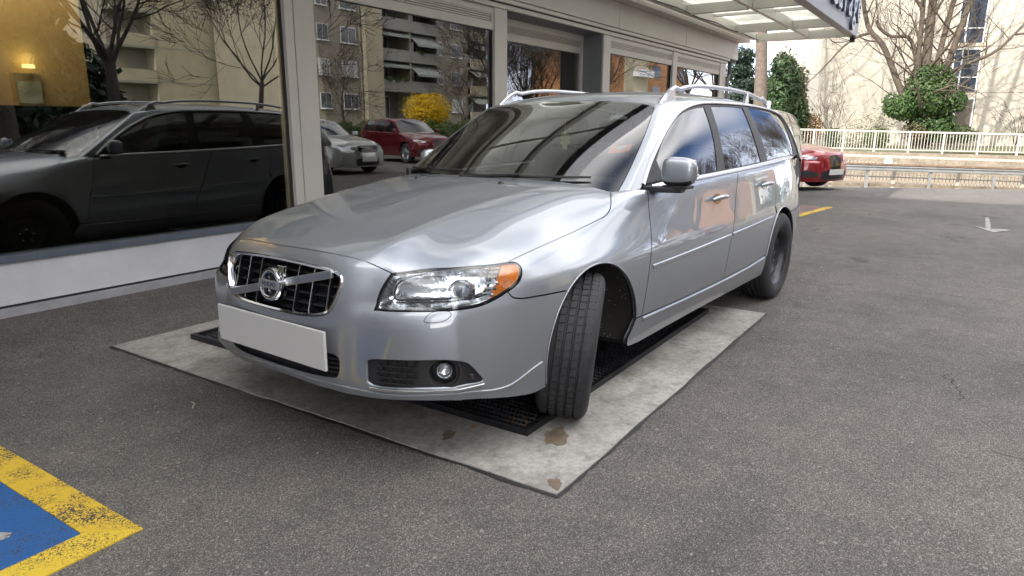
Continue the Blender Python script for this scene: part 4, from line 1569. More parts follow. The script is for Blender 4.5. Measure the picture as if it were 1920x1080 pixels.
# ------------------------------------------------------------------ ground
def asphalt_mat():
    m, t, b = new_mat('asphalt')
    L = t.links.new
    tc = t.nodes.new('ShaderNodeTexCoord')

    def vor(scale, feature='F1'):
        v = t.nodes.new('ShaderNodeTexVoronoi')
        v.inputs['Scale'].default_value = scale
        v.feature = feature
        L(tc.outputs['Object'], v.inputs['Vector'])
        return v

    def noise(scale, det=5, rough=.6):
        n = t.nodes.new('ShaderNodeTexNoise')
        n.inputs['Scale'].default_value = scale
        n.inputs['Detail'].default_value = det
        n.inputs['Roughness'].default_value = rough
        L(tc.outputs['Object'], n.inputs['Vector'])
        return n

    def ramp(src, els):
        r = t.nodes.new('ShaderNodeValToRGB')
        r.color_ramp.elements[0].position, r.color_ramp.elements[0].color = els[0][0], tuple(els[0][1]) + (1,)
        r.color_ramp.elements[1].position, r.color_ramp.elements[1].color = els[-1][0], tuple(els[-1][1]) + (1,)
        for p, c in els[1:-1]:
            e = r.color_ramp.elements.new(p)
            e.color = tuple(c) + (1,)
        L(src, r.inputs['Fac'])
        return r

    def mix(a, bb, f, mode='MIX'):
        x = t.nodes.new('ShaderNodeMix')
        x.data_type = 'RGBA'
        x.blend_type = mode
        if isinstance(f, float): x.inputs['Factor'].default_value = f
        else: L(f, x.inputs['Factor'])
        L(a, x.inputs['A']); L(bb, x.inputs['B'])
        return x.outputs['Result']
    v1 = vor(250)
    stone = ramp(v1.outputs['Color'], [(0, (.092, .090, .090)), (.35, (.146, .140, .137)), (.62, (.190, .181, .174)), (.82, (.235, .222, .211)), (.93, (.31, .298, .284)), (1, (.38, .365, .345))])
    # the colour output is random per cell; use its first channel
    sp = t.nodes.new('ShaderNodeSeparateColor')
    L(v1.outputs['Color'], sp.inputs[0])
    L(sp.outputs[0], stone.inputs['Fac'])
    v1e = vor(250, 'DISTANCE_TO_EDGE')
    gap = ramp(v1e.outputs['Distance'], [(.02, (.35, .35, .36)), (.16, (1, 1, 1))])
    col = mix(stone.outputs['Color'], gap.outputs['Color'], 1.0, 'MULTIPLY')
    big = noise(.55, 6, .62)
    tone = ramp(big.outputs['Fac'], [(.28, (.62, .61, .63)), (.50, (1.0, .985, .97)), (.72, (1.28, 1.24, 1.19))])
    col = mix(col, tone.outputs['Color'], 1.0, 'MULTIPLY')
    mid = noise(5.0, 8, .7)
    tone2 = ramp(mid.outputs['Fac'], [(.32, (.80, .80, .81)), (.6, (1.06, 1.05, 1.04))])
    col = mix(col, tone2.outputs['Color'], 1.0, 'MULTIPLY')
    # sparse big pale stones
    v2 = vor(28)
    s2 = t.nodes.new('ShaderNodeSeparateColor'); L(v2.outputs['Color'], s2.inputs[0])
    lt = t.nodes.new('ShaderNodeMath'); lt.operation = 'LESS_THAN'; lt.inputs[1].default_value = .20; L(v2.outputs['Distance'], lt.inputs[0])
    gt = t.nodes.new('ShaderNodeMath'); gt.operation = 'GREATER_THAN'; gt.inputs[1].default_value = .945; L(s2.outputs[1], gt.inputs[0])
    ml = t.nodes.new('ShaderNodeMath'); ml.operation = 'MULTIPLY'; L(lt.outputs[0], ml.inputs[0]); L(gt.outputs[0], ml.inputs[1])
    rgb = t.nodes.new('ShaderNodeRGB'); rgb.outputs[0].default_value = (.25, .24, .225, 1)
    col = mix(col, rgb.outputs[0], ml.outputs[0])
    # patches of oil and damp tar
    oil = noise(1.7, 3, .5)
    of = ramp(oil.outputs['Fac'], [(.66, (0, 0, 0)), (.74, (.55, .55, .55))])
    dk = t.nodes.new('ShaderNodeRGB'); dk.outputs[0].default_value = (.030, .029, .030, 1)
    col = mix(col, dk.outputs[0], of.outputs['Color'])
    wob = noise(1.3, 4, .6)
    mv = t.nodes.new('ShaderNodeMix'); mv.data_type = 'VECTOR'; mv.inputs['Factor'].default_value = .35
    L(tc.outputs['Object'], mv.inputs['A']); L(wob.outputs['Color'], mv.inputs['B'])
    vc = t.nodes.new('ShaderNodeTexVoronoi'); vc.feature = 'DISTANCE_TO_EDGE'; vc.inputs['Scale'].default_value = .75
    L(mv.outputs['Result'], vc.inputs['Vector'])
    cm = noise(.9, 2, .5)
    cw_ = t.nodes.new('ShaderNodeMapRange'); cw_.inputs['From Min'].default_value = .54; cw_.inputs['From Max'].default_value = .70; cw_.inputs['To Max'].default_value = .004
    L(cm.outputs['Fac'], cw_.inputs['Value'])
    cl_ = t.nodes.new('ShaderNodeMath'); cl_.operation = 'LESS_THAN'; L(vc.outputs['Distance'], cl_.inputs[0]); L(cw_.outputs[0], cl_.inputs[1])
    ck = t.nodes.new('ShaderNodeRGB'); ck.outputs[0].default_value = (.035, .033, .032, 1)
    col = mix(col, ck.outputs[0], cl_.outputs[0])
    L(col, b.inputs['Base Color'])
    b.inputs['Roughness'].default_value = .82
    b.inputs['Specular IOR Level'].default_value = .35
    bp = t.nodes.new('ShaderNodeBump')
    bp.inputs['Strength'].default_value = .75
    bp.inputs['Distance'].default_value = .004
    inv = t.nodes.new('ShaderNodeMath'); inv.operation = 'MULTIPLY_ADD'; inv.inputs[1].default_value = -1.0
    L(v1.outputs['Distance'], inv.inputs[0])
    L(sp.outputs[2], inv.inputs[2])
    L(inv.outputs[0], bp.inputs['Height'])
    L(bp.outputs[0], b.inputs['Normal'])
    return m


def paint_mat(name, col, crack=.5, seed=0.0):
    """road paint with cracks and worn spots through which the asphalt shows"""
    m, t, b = new_mat(name)
    L = t.links.new
    tc = t.nodes.new('ShaderNodeTexCoord')
    mp = t.nodes.new('ShaderNodeMapping'); mp.inputs['Location'].default_value = (seed, seed * 1.7, 0)
    L(tc.outputs['Object'], mp.inputs['Vector'])
    v = t.nodes.new('ShaderNodeTexVoronoi'); v.feature = 'DISTANCE_TO_EDGE'; v.inputs['Scale'].default_value = 62
    n0 = t.nodes.new('ShaderNodeTexNoise'); n0.inputs['Scale'].default_value = 14; n0.inputs['Detail'].default_value = 5
    L(mp.outputs[0], n0.inputs['Vector'])
    ad = t.nodes.new('ShaderNodeMix'); ad.data_type = 'VECTOR'; ad.inputs['Factor'].default_value = .13
    L(mp.outputs[0], ad.inputs['A']); L(n0.outputs['Color'], ad.inputs['B'])
    L(ad.outputs['Result'], v.inputs['Vector'])
    n1 = t.nodes.new('ShaderNodeTexNoise'); n1.inputs['Scale'].default_value = 6; n1.inputs['Detail'].default_value = 7
    L(mp.outputs[0], n1.inputs['Vector'])
    # crack width grows where the low noise is high
    mr = t.nodes.new('ShaderNodeMapRange'); mr.inputs['From Min'].default_value = .42; mr.inputs['From Max'].default_value = .68
    mr.inputs['To Min'].default_value = 0.0; mr.inputs['To Max'].default_value = .11 * crack * 2
    L(n1.outputs['Fac'], mr.inputs['Value'])
    lt = t.nodes.new('ShaderNodeMath'); lt.operation = 'LESS_THAN'
    L(v.outputs['Distance'], lt.inputs[0]); L(mr.outputs[0], lt.inputs[1])
    n2 = t.nodes.new('ShaderNodeTexNoise'); n2.inputs['Scale'].default_value = 150; n2.inputs['Detail'].default_value = 3
    L(mp.outputs[0], n2.inputs['Vector'])
    gt = t.nodes.new('ShaderNodeMath'); gt.operation = 'GREATER_THAN'; gt.inputs[1].default_value = .70 - .06 * crack
    L(n2.outputs['Fac'], gt.inputs[0])
    mxm = t.nodes.new('ShaderNodeMath'); mxm.operation = 'MAXIMUM'; L(lt.outputs[0], mxm.inputs[0]); L(gt.outputs[0], mxm.inputs[1])
    mx = t.nodes.new('ShaderNodeMix'); mx.data_type = 'RGBA'
    tone = t.nodes.new('ShaderNodeMix'); tone.data_type = 'RGBA'
    tone.inputs['A'].default_value = tuple(c * .78 for c in col) + (1,)
    tone.inputs['B'].default_value = tuple(min(1, c * 1.12) for c in col) + (1,)
    L(n1.outputs['Fac'], tone.inputs['Factor'])
    L(tone.outputs['Result'], mx.inputs['A']); mx.inputs['B'].default_value = (.045, .043, .043, 1)
    L(mxm.outputs[0], mx.inputs['Factor'])
    L(mx.outputs['Result'], b.inputs['Base Color'])
    b.inputs['Roughness'].default_value = .7
    bp = t.nodes.new('ShaderNodeBump'); bp.inputs['Strength'].default_value = .5; bp.inputs['Distance'].default_value = .004
    vv = t.nodes.new('ShaderNodeTexVoronoi'); vv.inputs['Scale'].default_value = 165
    L(tc.outputs['Object'], vv.inputs['Vector'])
    L(vv.outputs['Distance'], bp.inputs['Height']); L(bp.outputs[0], b.inputs['Normal'])
    return m


def concrete_mat(name, col=(.40, .39, .37), stains=True):
    m, t, b = new_mat(name)
    L = t.links.new
    tc = t.nodes.new('ShaderNodeTexCoord')

    def noise(scale, det, rough):
        n = t.nodes.new('ShaderNodeTexNoise')
        n.inputs['Scale'].default_value, n.inputs['Detail'].default_value, n.inputs['Roughness'].default_value = scale, det, rough
        L(tc.outputs['Object'], n.inputs['Vector'])
        return n
    n1, n2, n3 = noise(2.2, 8, .65), noise(38, 6, .7), noise(7, 8, .7)
    r1 = t.nodes.new('ShaderNodeValToRGB')
    r1.color_ramp.elements[0].position, r1.color_ramp.elements[0].color = .28, tuple(c * .62 for c in col) + (1,)
    r1.color_ramp.elements[1].position, r1.color_ramp.elements[1].color = .72, tuple(c * 1.15 for c in col) + (1,)
    L(n1.outputs['Fac'], r1.inputs['Fac'])
    mx = t.nodes.new('ShaderNodeMix'); mx.data_type = 'RGBA'; mx.blend_type = 'MULTIPLY'; mx.inputs['Factor'].default_value = 1
    r2 = t.nodes.new('ShaderNodeValToRGB')
    r2.color_ramp.elements[0].position, r2.color_ramp.elements[0].color = .30, (.66, .66, .67, 1)
    r2.color_ramp.elements[1].position, r2.color_ramp.elements[1].color = .62, (1.05, 1.05, 1.04, 1)
    L(n2.outputs['Fac'], r2.inputs['Fac'])
    L(r1.outputs['Color'], mx.inputs['A']); L(r2.outputs['Color'], mx.inputs['B'])
    res = mx.outputs['Result']
    if stains:
        r3 = t.nodes.new('ShaderNodeValToRGB')
        r3.color_ramp.elements[0].position, r3.color_ramp.elements[0].color = .34, (.50, .48, .46, 1)
        r3.color_ramp.elements[1].position, r3.color_ramp.elements[1].color = .52, (1, 1, 1, 1)
        L(n3.outputs['Fac'], r3.inputs['Fac'])
        m2 = t.nodes.new('ShaderNodeMix'); m2.data_type = 'RGBA'; m2.blend_type = 'MULTIPLY'; m2.inputs['Factor'].default_value = .7
        L(res, m2.inputs['A']); L(r3.outputs['Color'], m2.inputs['B'])
        res = m2.outputs['Result']
    L(res, b.inputs['Base Color'])
    b.inputs['Roughness'].default_value = .85
    bp = t.nodes.new('ShaderNodeBump'); bp.inputs['Strength'].default_value = .35; bp.inputs['Distance'].default_value = .004
    L(n2.outputs['Fac'], bp.inputs['Height']); L(bp.outputs[0], b.inputs['Normal'])
    return m


M_ASPHALT = asphalt_mat()
M_CONCRETE = concrete_mat('pad_concrete')
M_YELLOW = paint_mat('yellow_road_paint', (.62, .42, .035), .62)
M_BLUE = paint_mat('blue_road_paint', (.012, .095, .30), .28, 3.0)
M_ROADWHITE = paint_mat('white_road_paint', (.34, .34, .335), .85, 5.0)
M_ROADRED = paint_mat('red_road_paint', (.19, .125, .13), .6, 9.0)

# the sheet falls away beyond the lot; s runs square to the far street
DS = Vector((.8906, .4548, 0))
DT = Vector((.4548, -.8906, 0))


def st(s, t, z=0.0):
    return (DS.x * s + DT.x * t, DS.y * s + DT.y * t, z)


def zprof(s):
    return float(np.interp(s, [-500, 14.4, 16.2, 25.0, 27, 31.4], [0, 0, -.05, -.80, -.90, -.90]))


ss = [-400, -60, -20, 0, 8, 13, 14.4, 15.2, 16.2, 18, 20, 22, 24, 25, 26.0]
V, F = [], []
tt = [-400, -60, -20, -10, 0, 10, 20, 60, 400]
for s in ss:
    for t_ in tt:
        V.append(st(s, t_, zprof(s)))
for i in range(len(ss) - 1):
    for j in range(len(tt) - 1):
        F.append((i * len(tt) + j, i * len(tt) + j + 1, (i + 1) * len(tt) + j + 1, (i + 1) * len(tt) + j))
tag(MB().add(V, F).build('ground', M_ASPHALT), kind='structure')

V, F = [], []
prof_ = [(4.10, -.004), (4.14, .002), (4.5, .058), (4.80, .105), (4.93, .118), (5.3, .118)]
for x in (-40, -6, 0, 4, 8, 12, 16, 17.5):
    for y, z in prof_:
        V.append((x, y, z))
for i in range(7):
    for j in range(len(prof_) - 1):
        a = i * len(prof_) + j
        F.append((a, a + len(prof_), a + len(prof_) + 1, a + 1))
tag(MB().add(V, F).build('forecourt_ramp', M_ASPHALT), kind='structure')
PAD_Z, GR_Z = .004, .02


def chipped(poly, step, amp, seed):
    rnd = random.Random(seed)
    out = []
    n = len(poly)
    for i in range(n):
        a, b = Vector(poly[i]), Vector(poly[(i + 1) % n])
        L_ = (b - a).length
        nn = max(1, int(L_ / step))
        d = (b - a).normalized()
        pr = Vector((-d.y, d.x))
        w = 0
        for k in range(nn):
            w = .7 * w + rnd.uniform(-amp, amp)
            out.append(tuple(a + (b - a) * (k / nn) + pr * (w if k else 0)))
    return out


PX0, PX1, PY0, PY1 = 1.93, 4.85, 1.085, 4.085
pad = chipped([(PX0, PY0), (PX1, PY0), (PX1, PY1), (PX0, PY1)], .09, .003, 4)
GX0, GX1, GY0, GY1 = 2.265, 4.64, 1.42, 3.84
# pad as a ring round the pit
mb = MB()
hole = [(GX0, GY0), (GX1, GY0), (GX1, GY1), (GX0, GY1)]
rv, re_, rf, ov, oe, of = delaunay_2d_cdt([Vector(p) for p in pad + hole], [(i, (i + 1) % len(pad)) for i in range(len(pad))] + [(len(pad) + i, len(pad) + (i + 1) % 4) for i in range(4)], [], 0, 1e-6)
cc = np.array([[sum(rv[i].x for i in f) / 3, sum(rv[i].y for i in f) / 3] for f in rf])
okf = in_poly(cc, pad) & ~in_poly(cc, hole)
mb.add([(v.x, v.y, .008) for v in rv], [f for f, k in zip(rf, okf) if k])
n = len(pad)
mb.add([(p[0], p[1], .008) for p in pad] + [(p[0], p[1], -.02) for p in pad], [(i, (i + 1) % n, (i + 1) % n + n, i + n) for i in range(n)])
tag(mb.build('concrete_pad', M_CONCRETE), kind='structure')
# dark tar joint round the pad
pad_o = chipped([(PX0 - .018, PY0 - .014), (PX1 + .014, PY0 - .014), (PX1 + .014, PY1 + .014), (PX0 - .018, PY1 + .014)], .04, .007, 9)
rv, re_, rf, ov, oe, of = delaunay_2d_cdt([Vector(p) for p in pad_o], [(i, (i + 1) % len(pad_o)) for i in range(len(pad_o))], [], 0, 1e-6)
cc = np.array([[sum(rv[i].x for i in f) / 3, sum(rv[i].y for i in f) / 3] for f in rf])
okf = in_poly(cc, pad_o)
tag(MB().add([(v.x, v.y, .003) for v in rv], [f for f, k in zip(rf, okf) if k]).build('tar_joint', mat('tar', (.025, .025, .026), .6, vary=.3, vscale=20)), kind='structure')

# oil and rust stains on the pad, as thin irregular sheets
M_STAIN = mat('oil_stain', (.165, .130, .095), .55, vary=.35, vscale=22)
M_RUST = mat('rust_fleck', (.42, .17, .05), .8)


def blob(cx, cy, rx, ry, z, seed, rot=0.0, n=30, rag=.35):
    rnd = random.Random(seed)
    ph = [rnd.uniform(0, 6.28) for _ in range(5)]
    out = []
    for k in range(n):
        a = 2 * math.pi * k / n
        r = 1 + rag * (math.sin(2 * a + ph[0]) * .45 + math.sin(3 * a + ph[1]) * .35 + math.sin(5 * a + ph[2]) * .3 + math.sin(9 * a + ph[3]) * .25)
        x, y = rx * r * math.cos(a), ry * r * math.sin(a)
        out.append((cx + x * math.cos(rot) - y * math.sin(rot), cy + x * math.sin(rot) + y * math.cos(rot), z))
    return out


for i, (cx, cy, rx, ry, rot, lab) in enumerate(((2.09, 1.70, .048, .024, .2, 'brown oil stain at the front edge of the concrete pad'),
                                               (1.990, 1.125, .034, .027, .6, 'small brown oil stain at the near corner of the concrete pad'),
                                               (2.33, 1.315, .085, .048, .15, 'broad brown stain on the concrete beside the steered front tyre'))):
    b_ = blob(cx, cy, rx, ry, .0105, 20 + i, rot)
    tag(MB().add(b_, [tuple(range(len(b_)))]).build('oil_stain', M_STAIN), lab, 'stain')
b_ = blob(2.215, 1.66, .020, .010, .0105, 31)
tag(MB().add(b_, [tuple(range(len(b_)))]).build('rust_fleck', M_RUST), 'small orange rust fleck on the pad in front of the bumper', 'stain')

# steel grating over the pit
M_GRATE = mat('grating_steel', (.030, .031, .036), .42, .55, vary=.4, vscale=8, rvary=.15)
M_PIT = mat('pit_dark', (.008, .008, .009), .9)
M_GRATERUST = mat('grating_rust', (.17, .09, .045), .75, .1, vary=.5, vscale=60)
gr = thing('steel_grating', 'black expanded metal grating set in the concrete pad under the silver car', 'grating', (GX0, GY0, 0))
W_, D_ = GX1 - GX0, GY1 - GY0
for a, b_ in (((0, .012, GR_Z), (W_, .012, GR_Z)), ((0, D_ - .012, GR_Z), (W_, D_ - .012, GR_Z)), ((.012, .024, GR_Z), (.012, D_ - .024, GR_Z)), ((W_ - .012, .024, GR_Z), (W_ - .012, D_ - .024, GR_Z))):
    MB().bar(a, b_, .026, .036).build('frame_bar', M_GRATE, gr, bevel=.004)
mb = MB()
pitch, amp_ = .040, .0105
rows = int((D_ - .05) / (amp_ * 2))
for r_ in range(rows):
    y0 = .026 + r_ * amp_ * 2 + amp_
    pts = []
    k = 0
    x = .026
    while x < W_ - .026:
        pts.append((x, y0 + (amp_ if (k + (r_ % 2) * 0) % 2 else -amp_), .018))
        x += pitch / 2
        k += 1
    w = .0028
    b0 = len(mb.v)
    for i, p in enumerate(pts):
        mb.v += [(p[0], p[1] - w, .022), (p[0], p[1] + w, .026), (p[0], p[1] + w, .010), (p[0], p[1] - w, .010)]
    for i in range(len(pts) - 1):
        for c in range(4):
            a = b0 + i * 4 + c
            d_ = b0 + i * 4 + (c + 1) % 4
            mb.f.append((a, d_, d_ + 4, a + 4)); mb.m.append(0)
mesh_o = mb.build('expanded_mesh', M_GRATE, gr, recalc=False)
mesh_o['kind'] = 'stuff'
MB().box(.02, W_ - .02, .02, D_ - .02, -.012, .004).build('pit_floor', M_PIT, gr)
mb = MB()
for i in range(14):
    x, y = random.uniform(.03, .17), random.uniform(.03, .16)
    b_ = blob(x, y, random.uniform(.006, .016), .007, .0267, 100 + i)
    mb.add(b_, [tuple(range(len(b_)))])
mb.build('rust_patch', M_GRATERUST, gr)['kind'] = 'stuff'

# parking bay at the lower left: yellow border, blue field, white sign
bay = thing('parking_bay_marking', 'blue parking bay field with a cracked yellow border near the camera', 'road marking', (0, 0, 0))
BX, BY = 1.004, 2.092       # outer corner
mb = MB()
mb.prism(chipped([(BX - .125, BY + .13), (BX - .125, 4.6), (BX, 4.6), (BX, BY)], .04, .0025, 2)[0:0] or [(BX - .125, BY + .132), (BX, BY), (BX, 4.6), (BX - .125, 4.6)], .001, .006)
mb.build('yellow_line', M_YELLOW, bay)
M_YELLOW2 = paint_mat('yellow_road_paint_fresh', (.66, .47, .04), .36, 7.0)
mb = MB().prism([(BX, BY), (BX - .125, BY + .132), (-1.2, BY + .10), (-1.2, BY - .032)], .001, .0065)
mb.build('yellow_line', M_YELLOW2, bay)
MB().prism([(BX - .127, BY + .134), (BX - .127, 4.6), (-1.2, 4.6), (-1.2, BY + .104)], .001, .0055).build('blue_field', M_BLUE, bay)
MB().prism([(.757, 2.410), (.744, 2.394), (.714, 2.395), (.60, 2.62), (.64, 2.65), (.736, 2.446)], .0015, .008).build('white_sign', M_ROADWHITE, bay)
# far bay: yellow line and red field
fb = thing('parking_bay_marking', 'yellow line with a faded red field in front of the olive car', 'road marking', (0, 0, 0))
MB().prism([(10.60, 2.015), (12.13, 1.82), (12.15, 1.93), (10.62, 2.125)], .001, .006).build('yellow_line', M_YELLOW, fb)
MB().prism([(10.62, 2.128), (12.15, 1.933), (12.45, 4.6), (10.9, 4.7)], .001, .005).build('red_field', M_ROADRED, fb)
# painted arrow on the lane
ar = [(10.36, -.30), (10.84, -.095), (10.86, -.115), (10.75, -.215), (12.05, -.215), (12.05, -.262), (10.72, -.275), (10.74, -.465), (10.72, -.485)]
tag(MB().prism(ar, .001, .006).build('lane_arrow', M_ROADWHITE), 'white arrow painted on the asphalt lane at right', 'road marking')
# small litter: a dry twig and a few pale pebbles
tag(MB().tube([(1.66, 2.86, .006), (1.69, 2.89, .012), (1.70, 2.93, .006)], [.003, .003, .002], 6).build('dry_twig', mat('dry_twig', (.45, .40, .32), .8)), 'short pale twig lying on the dark asphalt', 'twig')
mp_ = MB()
rnd = random.Random(3)
for i in range(260):
    x, y = rnd.uniform(.3, 5.5), rnd.uniform(-.9, 3.0)
    if PX0 - .05 < x < PX1 + .05 and y > PY0 - .05: continue
    if x < 1.05 and y > 2.0: continue
    r = rnd.uniform(.002, .0055)
    mp_.add([(x + r * math.cos(a) * 1.3, y + r * math.sin(a), .001) for a in (0, 1.26, 2.5, 3.77, 5.0)] + [(x, y, .001 + r * .8)], [(0, 1, 5), (1, 2, 5), (2, 3, 5), (3, 4, 5), (4, 0, 5)])
tag(mp_.build('loose_grit', mat('pale_grit', (.32, .30, .275), .8)), kind='stuff')
# ------------------------------------------------------------------ garage showroom with its canopy
M_ALU = mat('pale_cladding', (.72, .695, .65), .42, .1, vary=.04, vscale=1.5, rvary=.06)
M_WHITEPANEL = mat('white_plinth', (.68, .69, .72), .4, vary=.14, vscale=1.3, rvary=.08)
M_SILL = mat('grey_blue_sill', (.16, .19, .24), .4, .3, vary=.1)
M_KERB = mat('plinth_kerb', (.36, .36, .38), .7, vary=.2, vscale=5)
M_SLOT = mat('slot_dark', (.03, .03, .032), .6)
M_SHOPGLASS = glass_mat('shop_glass', (.56, .58, .54), .125, wave=.006)
M_ORANGE = mat('orange_wall', (.74, .50, .22), .8, vary=.05, vscale=9, bump=.4, bscale=220)
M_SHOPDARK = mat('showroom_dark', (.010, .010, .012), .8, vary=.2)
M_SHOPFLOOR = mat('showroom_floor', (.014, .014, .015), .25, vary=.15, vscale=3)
M_REVEAL = mat('grey_reveal', (.23, .235, .25), .5, vary=.05)
M_PANE = None

SH = .9075
FORE = lambda x, y, z: (x * SH, 4.90 + (y - 5.4) * SH, .118 + z * SH)
shop = thing('garage_showroom', 'single storey garage showroom with large reflecting windows and pale metal cladding', 'building', (0, 4.90, .118))
shop.scale = (SH, SH, SH)      # the drawing's metres to site metres


def P(name, x0, x1, y0, y1, z0, z1, m, parent=None, bev=.003):
    return MB().box(x0, x1, y0, y1, z0, z1).build(name, m, parent or shop, bevel=bev)


X_END = 17.55
# plinth below the windows
P('plinth_kerb', -6, X_END, -.05, .30, -.05, .050, M_KERB)
for a, b in ((-6, -1.53), (-1.52, 4.545), (4.555, 7.835), (11.10, 14.12), (14.13, X_END)):
    P('plinth_panel', a, b, -.018, .30, .068, .358, M_WHITEPANEL)
    P('plinth_gap', a, b, -.006, .30, .050, .068, M_SLOT, bev=0)
    P('window_sill', a, b, -.045, .06, .360, .408, M_SILL)
# pillars
for a, b in ((-1.62, -1.29), (4.38, 4.475), (4.488, 4.722), (7.70, 7.98), (10.845, 11.10), (14.005, 14.235), (17.10, 17.30), (17.31, X_END)):
    P('pillar', a, b, -.03, .12, .41, 2.74, M_ALU)
# window bays: head panel, louvre with slats, glass
for a, b in ((-6, -1.62), (-1.29, 4.38), (4.722, 7.70), (11.10, 14.005), (14.235, 17.10)):
    P('head_panel', a, b, -.012, .10, 2.466, 2.565, M_ALU)
    P('head_panel', a, b, -.012, .10, 2.668, 2.738, M_ALU)
    lv = P('louvre', a, b, .03, .08, 2.567, 2.666, M_SLOT, bev=0)
    for k in range(4):
        z = 2.574 + .0255 * k
        P('louvre_slat', a + .05, b - .05, -.004, .028, z, z + .017, M_ALU, lv, bev=.002)
    P('louvre_end', a, a + .048, -.012, .028, 2.567, 2.666, M_ALU, lv)
    P('louvre_end', b - .048, b, -.012, .028, 2.567, 2.666, M_ALU, lv)
    P('window_pane', a, b, .030, .042, .41, 2.464, M_SHOPGLASS, bev=0)
    for x in (a, b - .022):
        P('window_gasket', x, x + .022, .012, .029, .41, 2.464, M_SLOT, bev=0)
# recessed entrance bay
P('recess_reveal', 10.80, 10.844, -.02, .36, 0, 2.738, M_REVEAL)
P('recess_reveal', 7.981, 8.02, -.0, .36, 0, 2.738, M_REVEAL)
P('recess_soffit', 7.981, 10.844, -.01, .36, 2.74, 2.76, M_REVEAL)
P('entrance_pane', 8.021, 10.74, .372, .384, .06, 2.44, M_SHOPGLASS, bev=0)
P('entrance_frame', 10.74, 10.80, .33, .40, .02, 2.738, M_ALU)
P('entrance_frame', 8.021, 10.74, .34, .40, .0, .06, M_ALU)
P('head_panel', 8.021, 10.74, .345, .40, 2.441, 2.55, M_ALU)
lv = P('louvre', 8.021, 10.74, .37, .40, 2.55, 2.64, M_SLOT, bev=0)
for k in range(4):
    P('louvre_slat', 8.04, 10.72, .345, .369, 2.556 + .022 * k, 2.571 + .022 * k, M_ALU, lv, bev=.002)
P('head_panel', 8.021, 10.74, .345, .40, 2.641, 2.739, M_ALU)
# drip rail, fascia panels with open joints, soffit, roof edge
P('drip_rail', -6, X_END, -.05, .16, 2.742, 2.80, M_ALU, bev=.006)
P('drip_rail', -6, X_END + .1, -.085, .16, 2.812, 2.868, M_ALU, bev=.012)
P('joint_backing', -6, 18.1, -.06, .16, 2.80, 3.28, M_SLOT, bev=0)
xj = [-6, -1.64, 1.58, 4.81, 8.03, 11.26, 14.49, 17.72, 18.16]
for a, b in zip(xj, xj[1:]):
    P('fascia_panel', a + .005, b - .005, -.10, -.062, 2.872, 3.270, M_ALU)
P('fascia_return', 18.162, 18.20, -.10, .3, 2.872, 3.27, M_ALU)
P('roof_soffit', -6, 18.22, -.335, .30, 3.275, 3.30, M_ALU)
xe = [-6, .2, 6.4, 10.55, 14.2, 18.24]
for a, b in zip(xe, xe[1:]):
    P('roof_edge', a + .002, b - .002, -.37, -.34, 3.262, 3.445, M_ALU)
P('roof_slab', -6, 18.2, -.33, 9.0, 3.305, 3.43, M_ALU, bev=0)
# solid rear and side walls, dark room behind the glass
P('side_wall', X_END - .02, X_END + .25, .13, 9.0, -.1, 3.27, M_ALU, bev=0)
P('side_wall', -6.3, -6.0, 0, 9.0, -.1, 3.27, M_ALU, bev=0)
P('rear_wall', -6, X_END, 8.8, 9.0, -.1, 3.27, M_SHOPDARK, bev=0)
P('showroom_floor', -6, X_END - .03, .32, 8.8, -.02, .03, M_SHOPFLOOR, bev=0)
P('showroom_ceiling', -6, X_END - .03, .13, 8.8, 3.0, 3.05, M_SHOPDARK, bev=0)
pw = P('partition_wall', -1.2, 3.075, .92, 1.04, .031, 2.99, M_ORANGE, bev=.004)
# wall mirror, bright reflection painted on as pale colour, small lit lamp above
wm = thing('wall_mirror', 'framed mirror with a painted pale reflection under a small glowing lamp on the orange inner wall', 'mirror', FORE(2.615, 6.30, 1.49))
MB().box(-.085, .085, 0, .018, -.16, .16).build('wall_mirror_frame', mat('wall_mirror_frame', (.45, .33, .2), .4), wm, bevel=.006)
MB().box(-.075, .075, -.006, -.001, -.05, .10).build('painted_reflection', mat('painted_reflection_pale', (.72, .74, .68), .5, vary=.25, vscale=9), wm)
MB().box(-.075, .075, -.006, -.001, -.145, -.055).build('wall_mirror_lower', mat('wall_mirror_lower', (.32, .20, .13), .35), wm)
MB().box(-.035, .035, -.05, -.01, .19, .215).build('lamp', mat('lamp_glow', (.9, .8, .4), .5, emit=(1, .82, .35, 1.2)), wm, bevel=.005)
pl_d = bpy.data.lights.new('wall_lamp_light', 'POINT')
pl_d.energy = .22
pl_d.color = (1, .80, .35)
pl_d.shadow_soft_size = .04
plo = bpy.data.objects.new('wall_lamp_light', pl_d)
COL.objects.link(plo)
plo.location = (0, -.06, .25)
plo.parent = wm
cl = thing('fill_lamp', 'added fill lamp inside the showroom lighting the orange wall', 'lamp', FORE(1.9, 6.02, 2.93))  # unseen lamp added to brighten the orange wall
MB().box(-.9, .9, -.06, .06, 0, .05).build('fill_lamp_body', M_ALU, cl)
cl_d = bpy.data.lights.new('fill_lamp_light', 'AREA')
cl_d.shape = 'RECTANGLE'; cl_d.size = 1.8; cl_d.size_y = .12
cl_d.energy = 22
cl_d.color = (1, .84, .62)
clo = bpy.data.objects.new('fill_lamp_light', cl_d)
COL.objects.link(clo)
clo.location = (0, 0, -.01); clo.rotation_euler = (R(18), 0, 0)
clo.parent = cl
ds = thing('added_dark_desk', 'dark desk added to mask the lower orange wall inside the showroom', 'desk', FORE(1.2, 6.0, .031))  # added so the lit orange wall stays dark low behind the glass
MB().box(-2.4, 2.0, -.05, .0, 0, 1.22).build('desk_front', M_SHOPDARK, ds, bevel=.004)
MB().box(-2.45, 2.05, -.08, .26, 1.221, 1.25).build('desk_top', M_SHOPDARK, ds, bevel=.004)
MB().box(-2.4, 2.0, .20, .25, 0, 1.22).build('desk_back', M_SHOPDARK, ds)
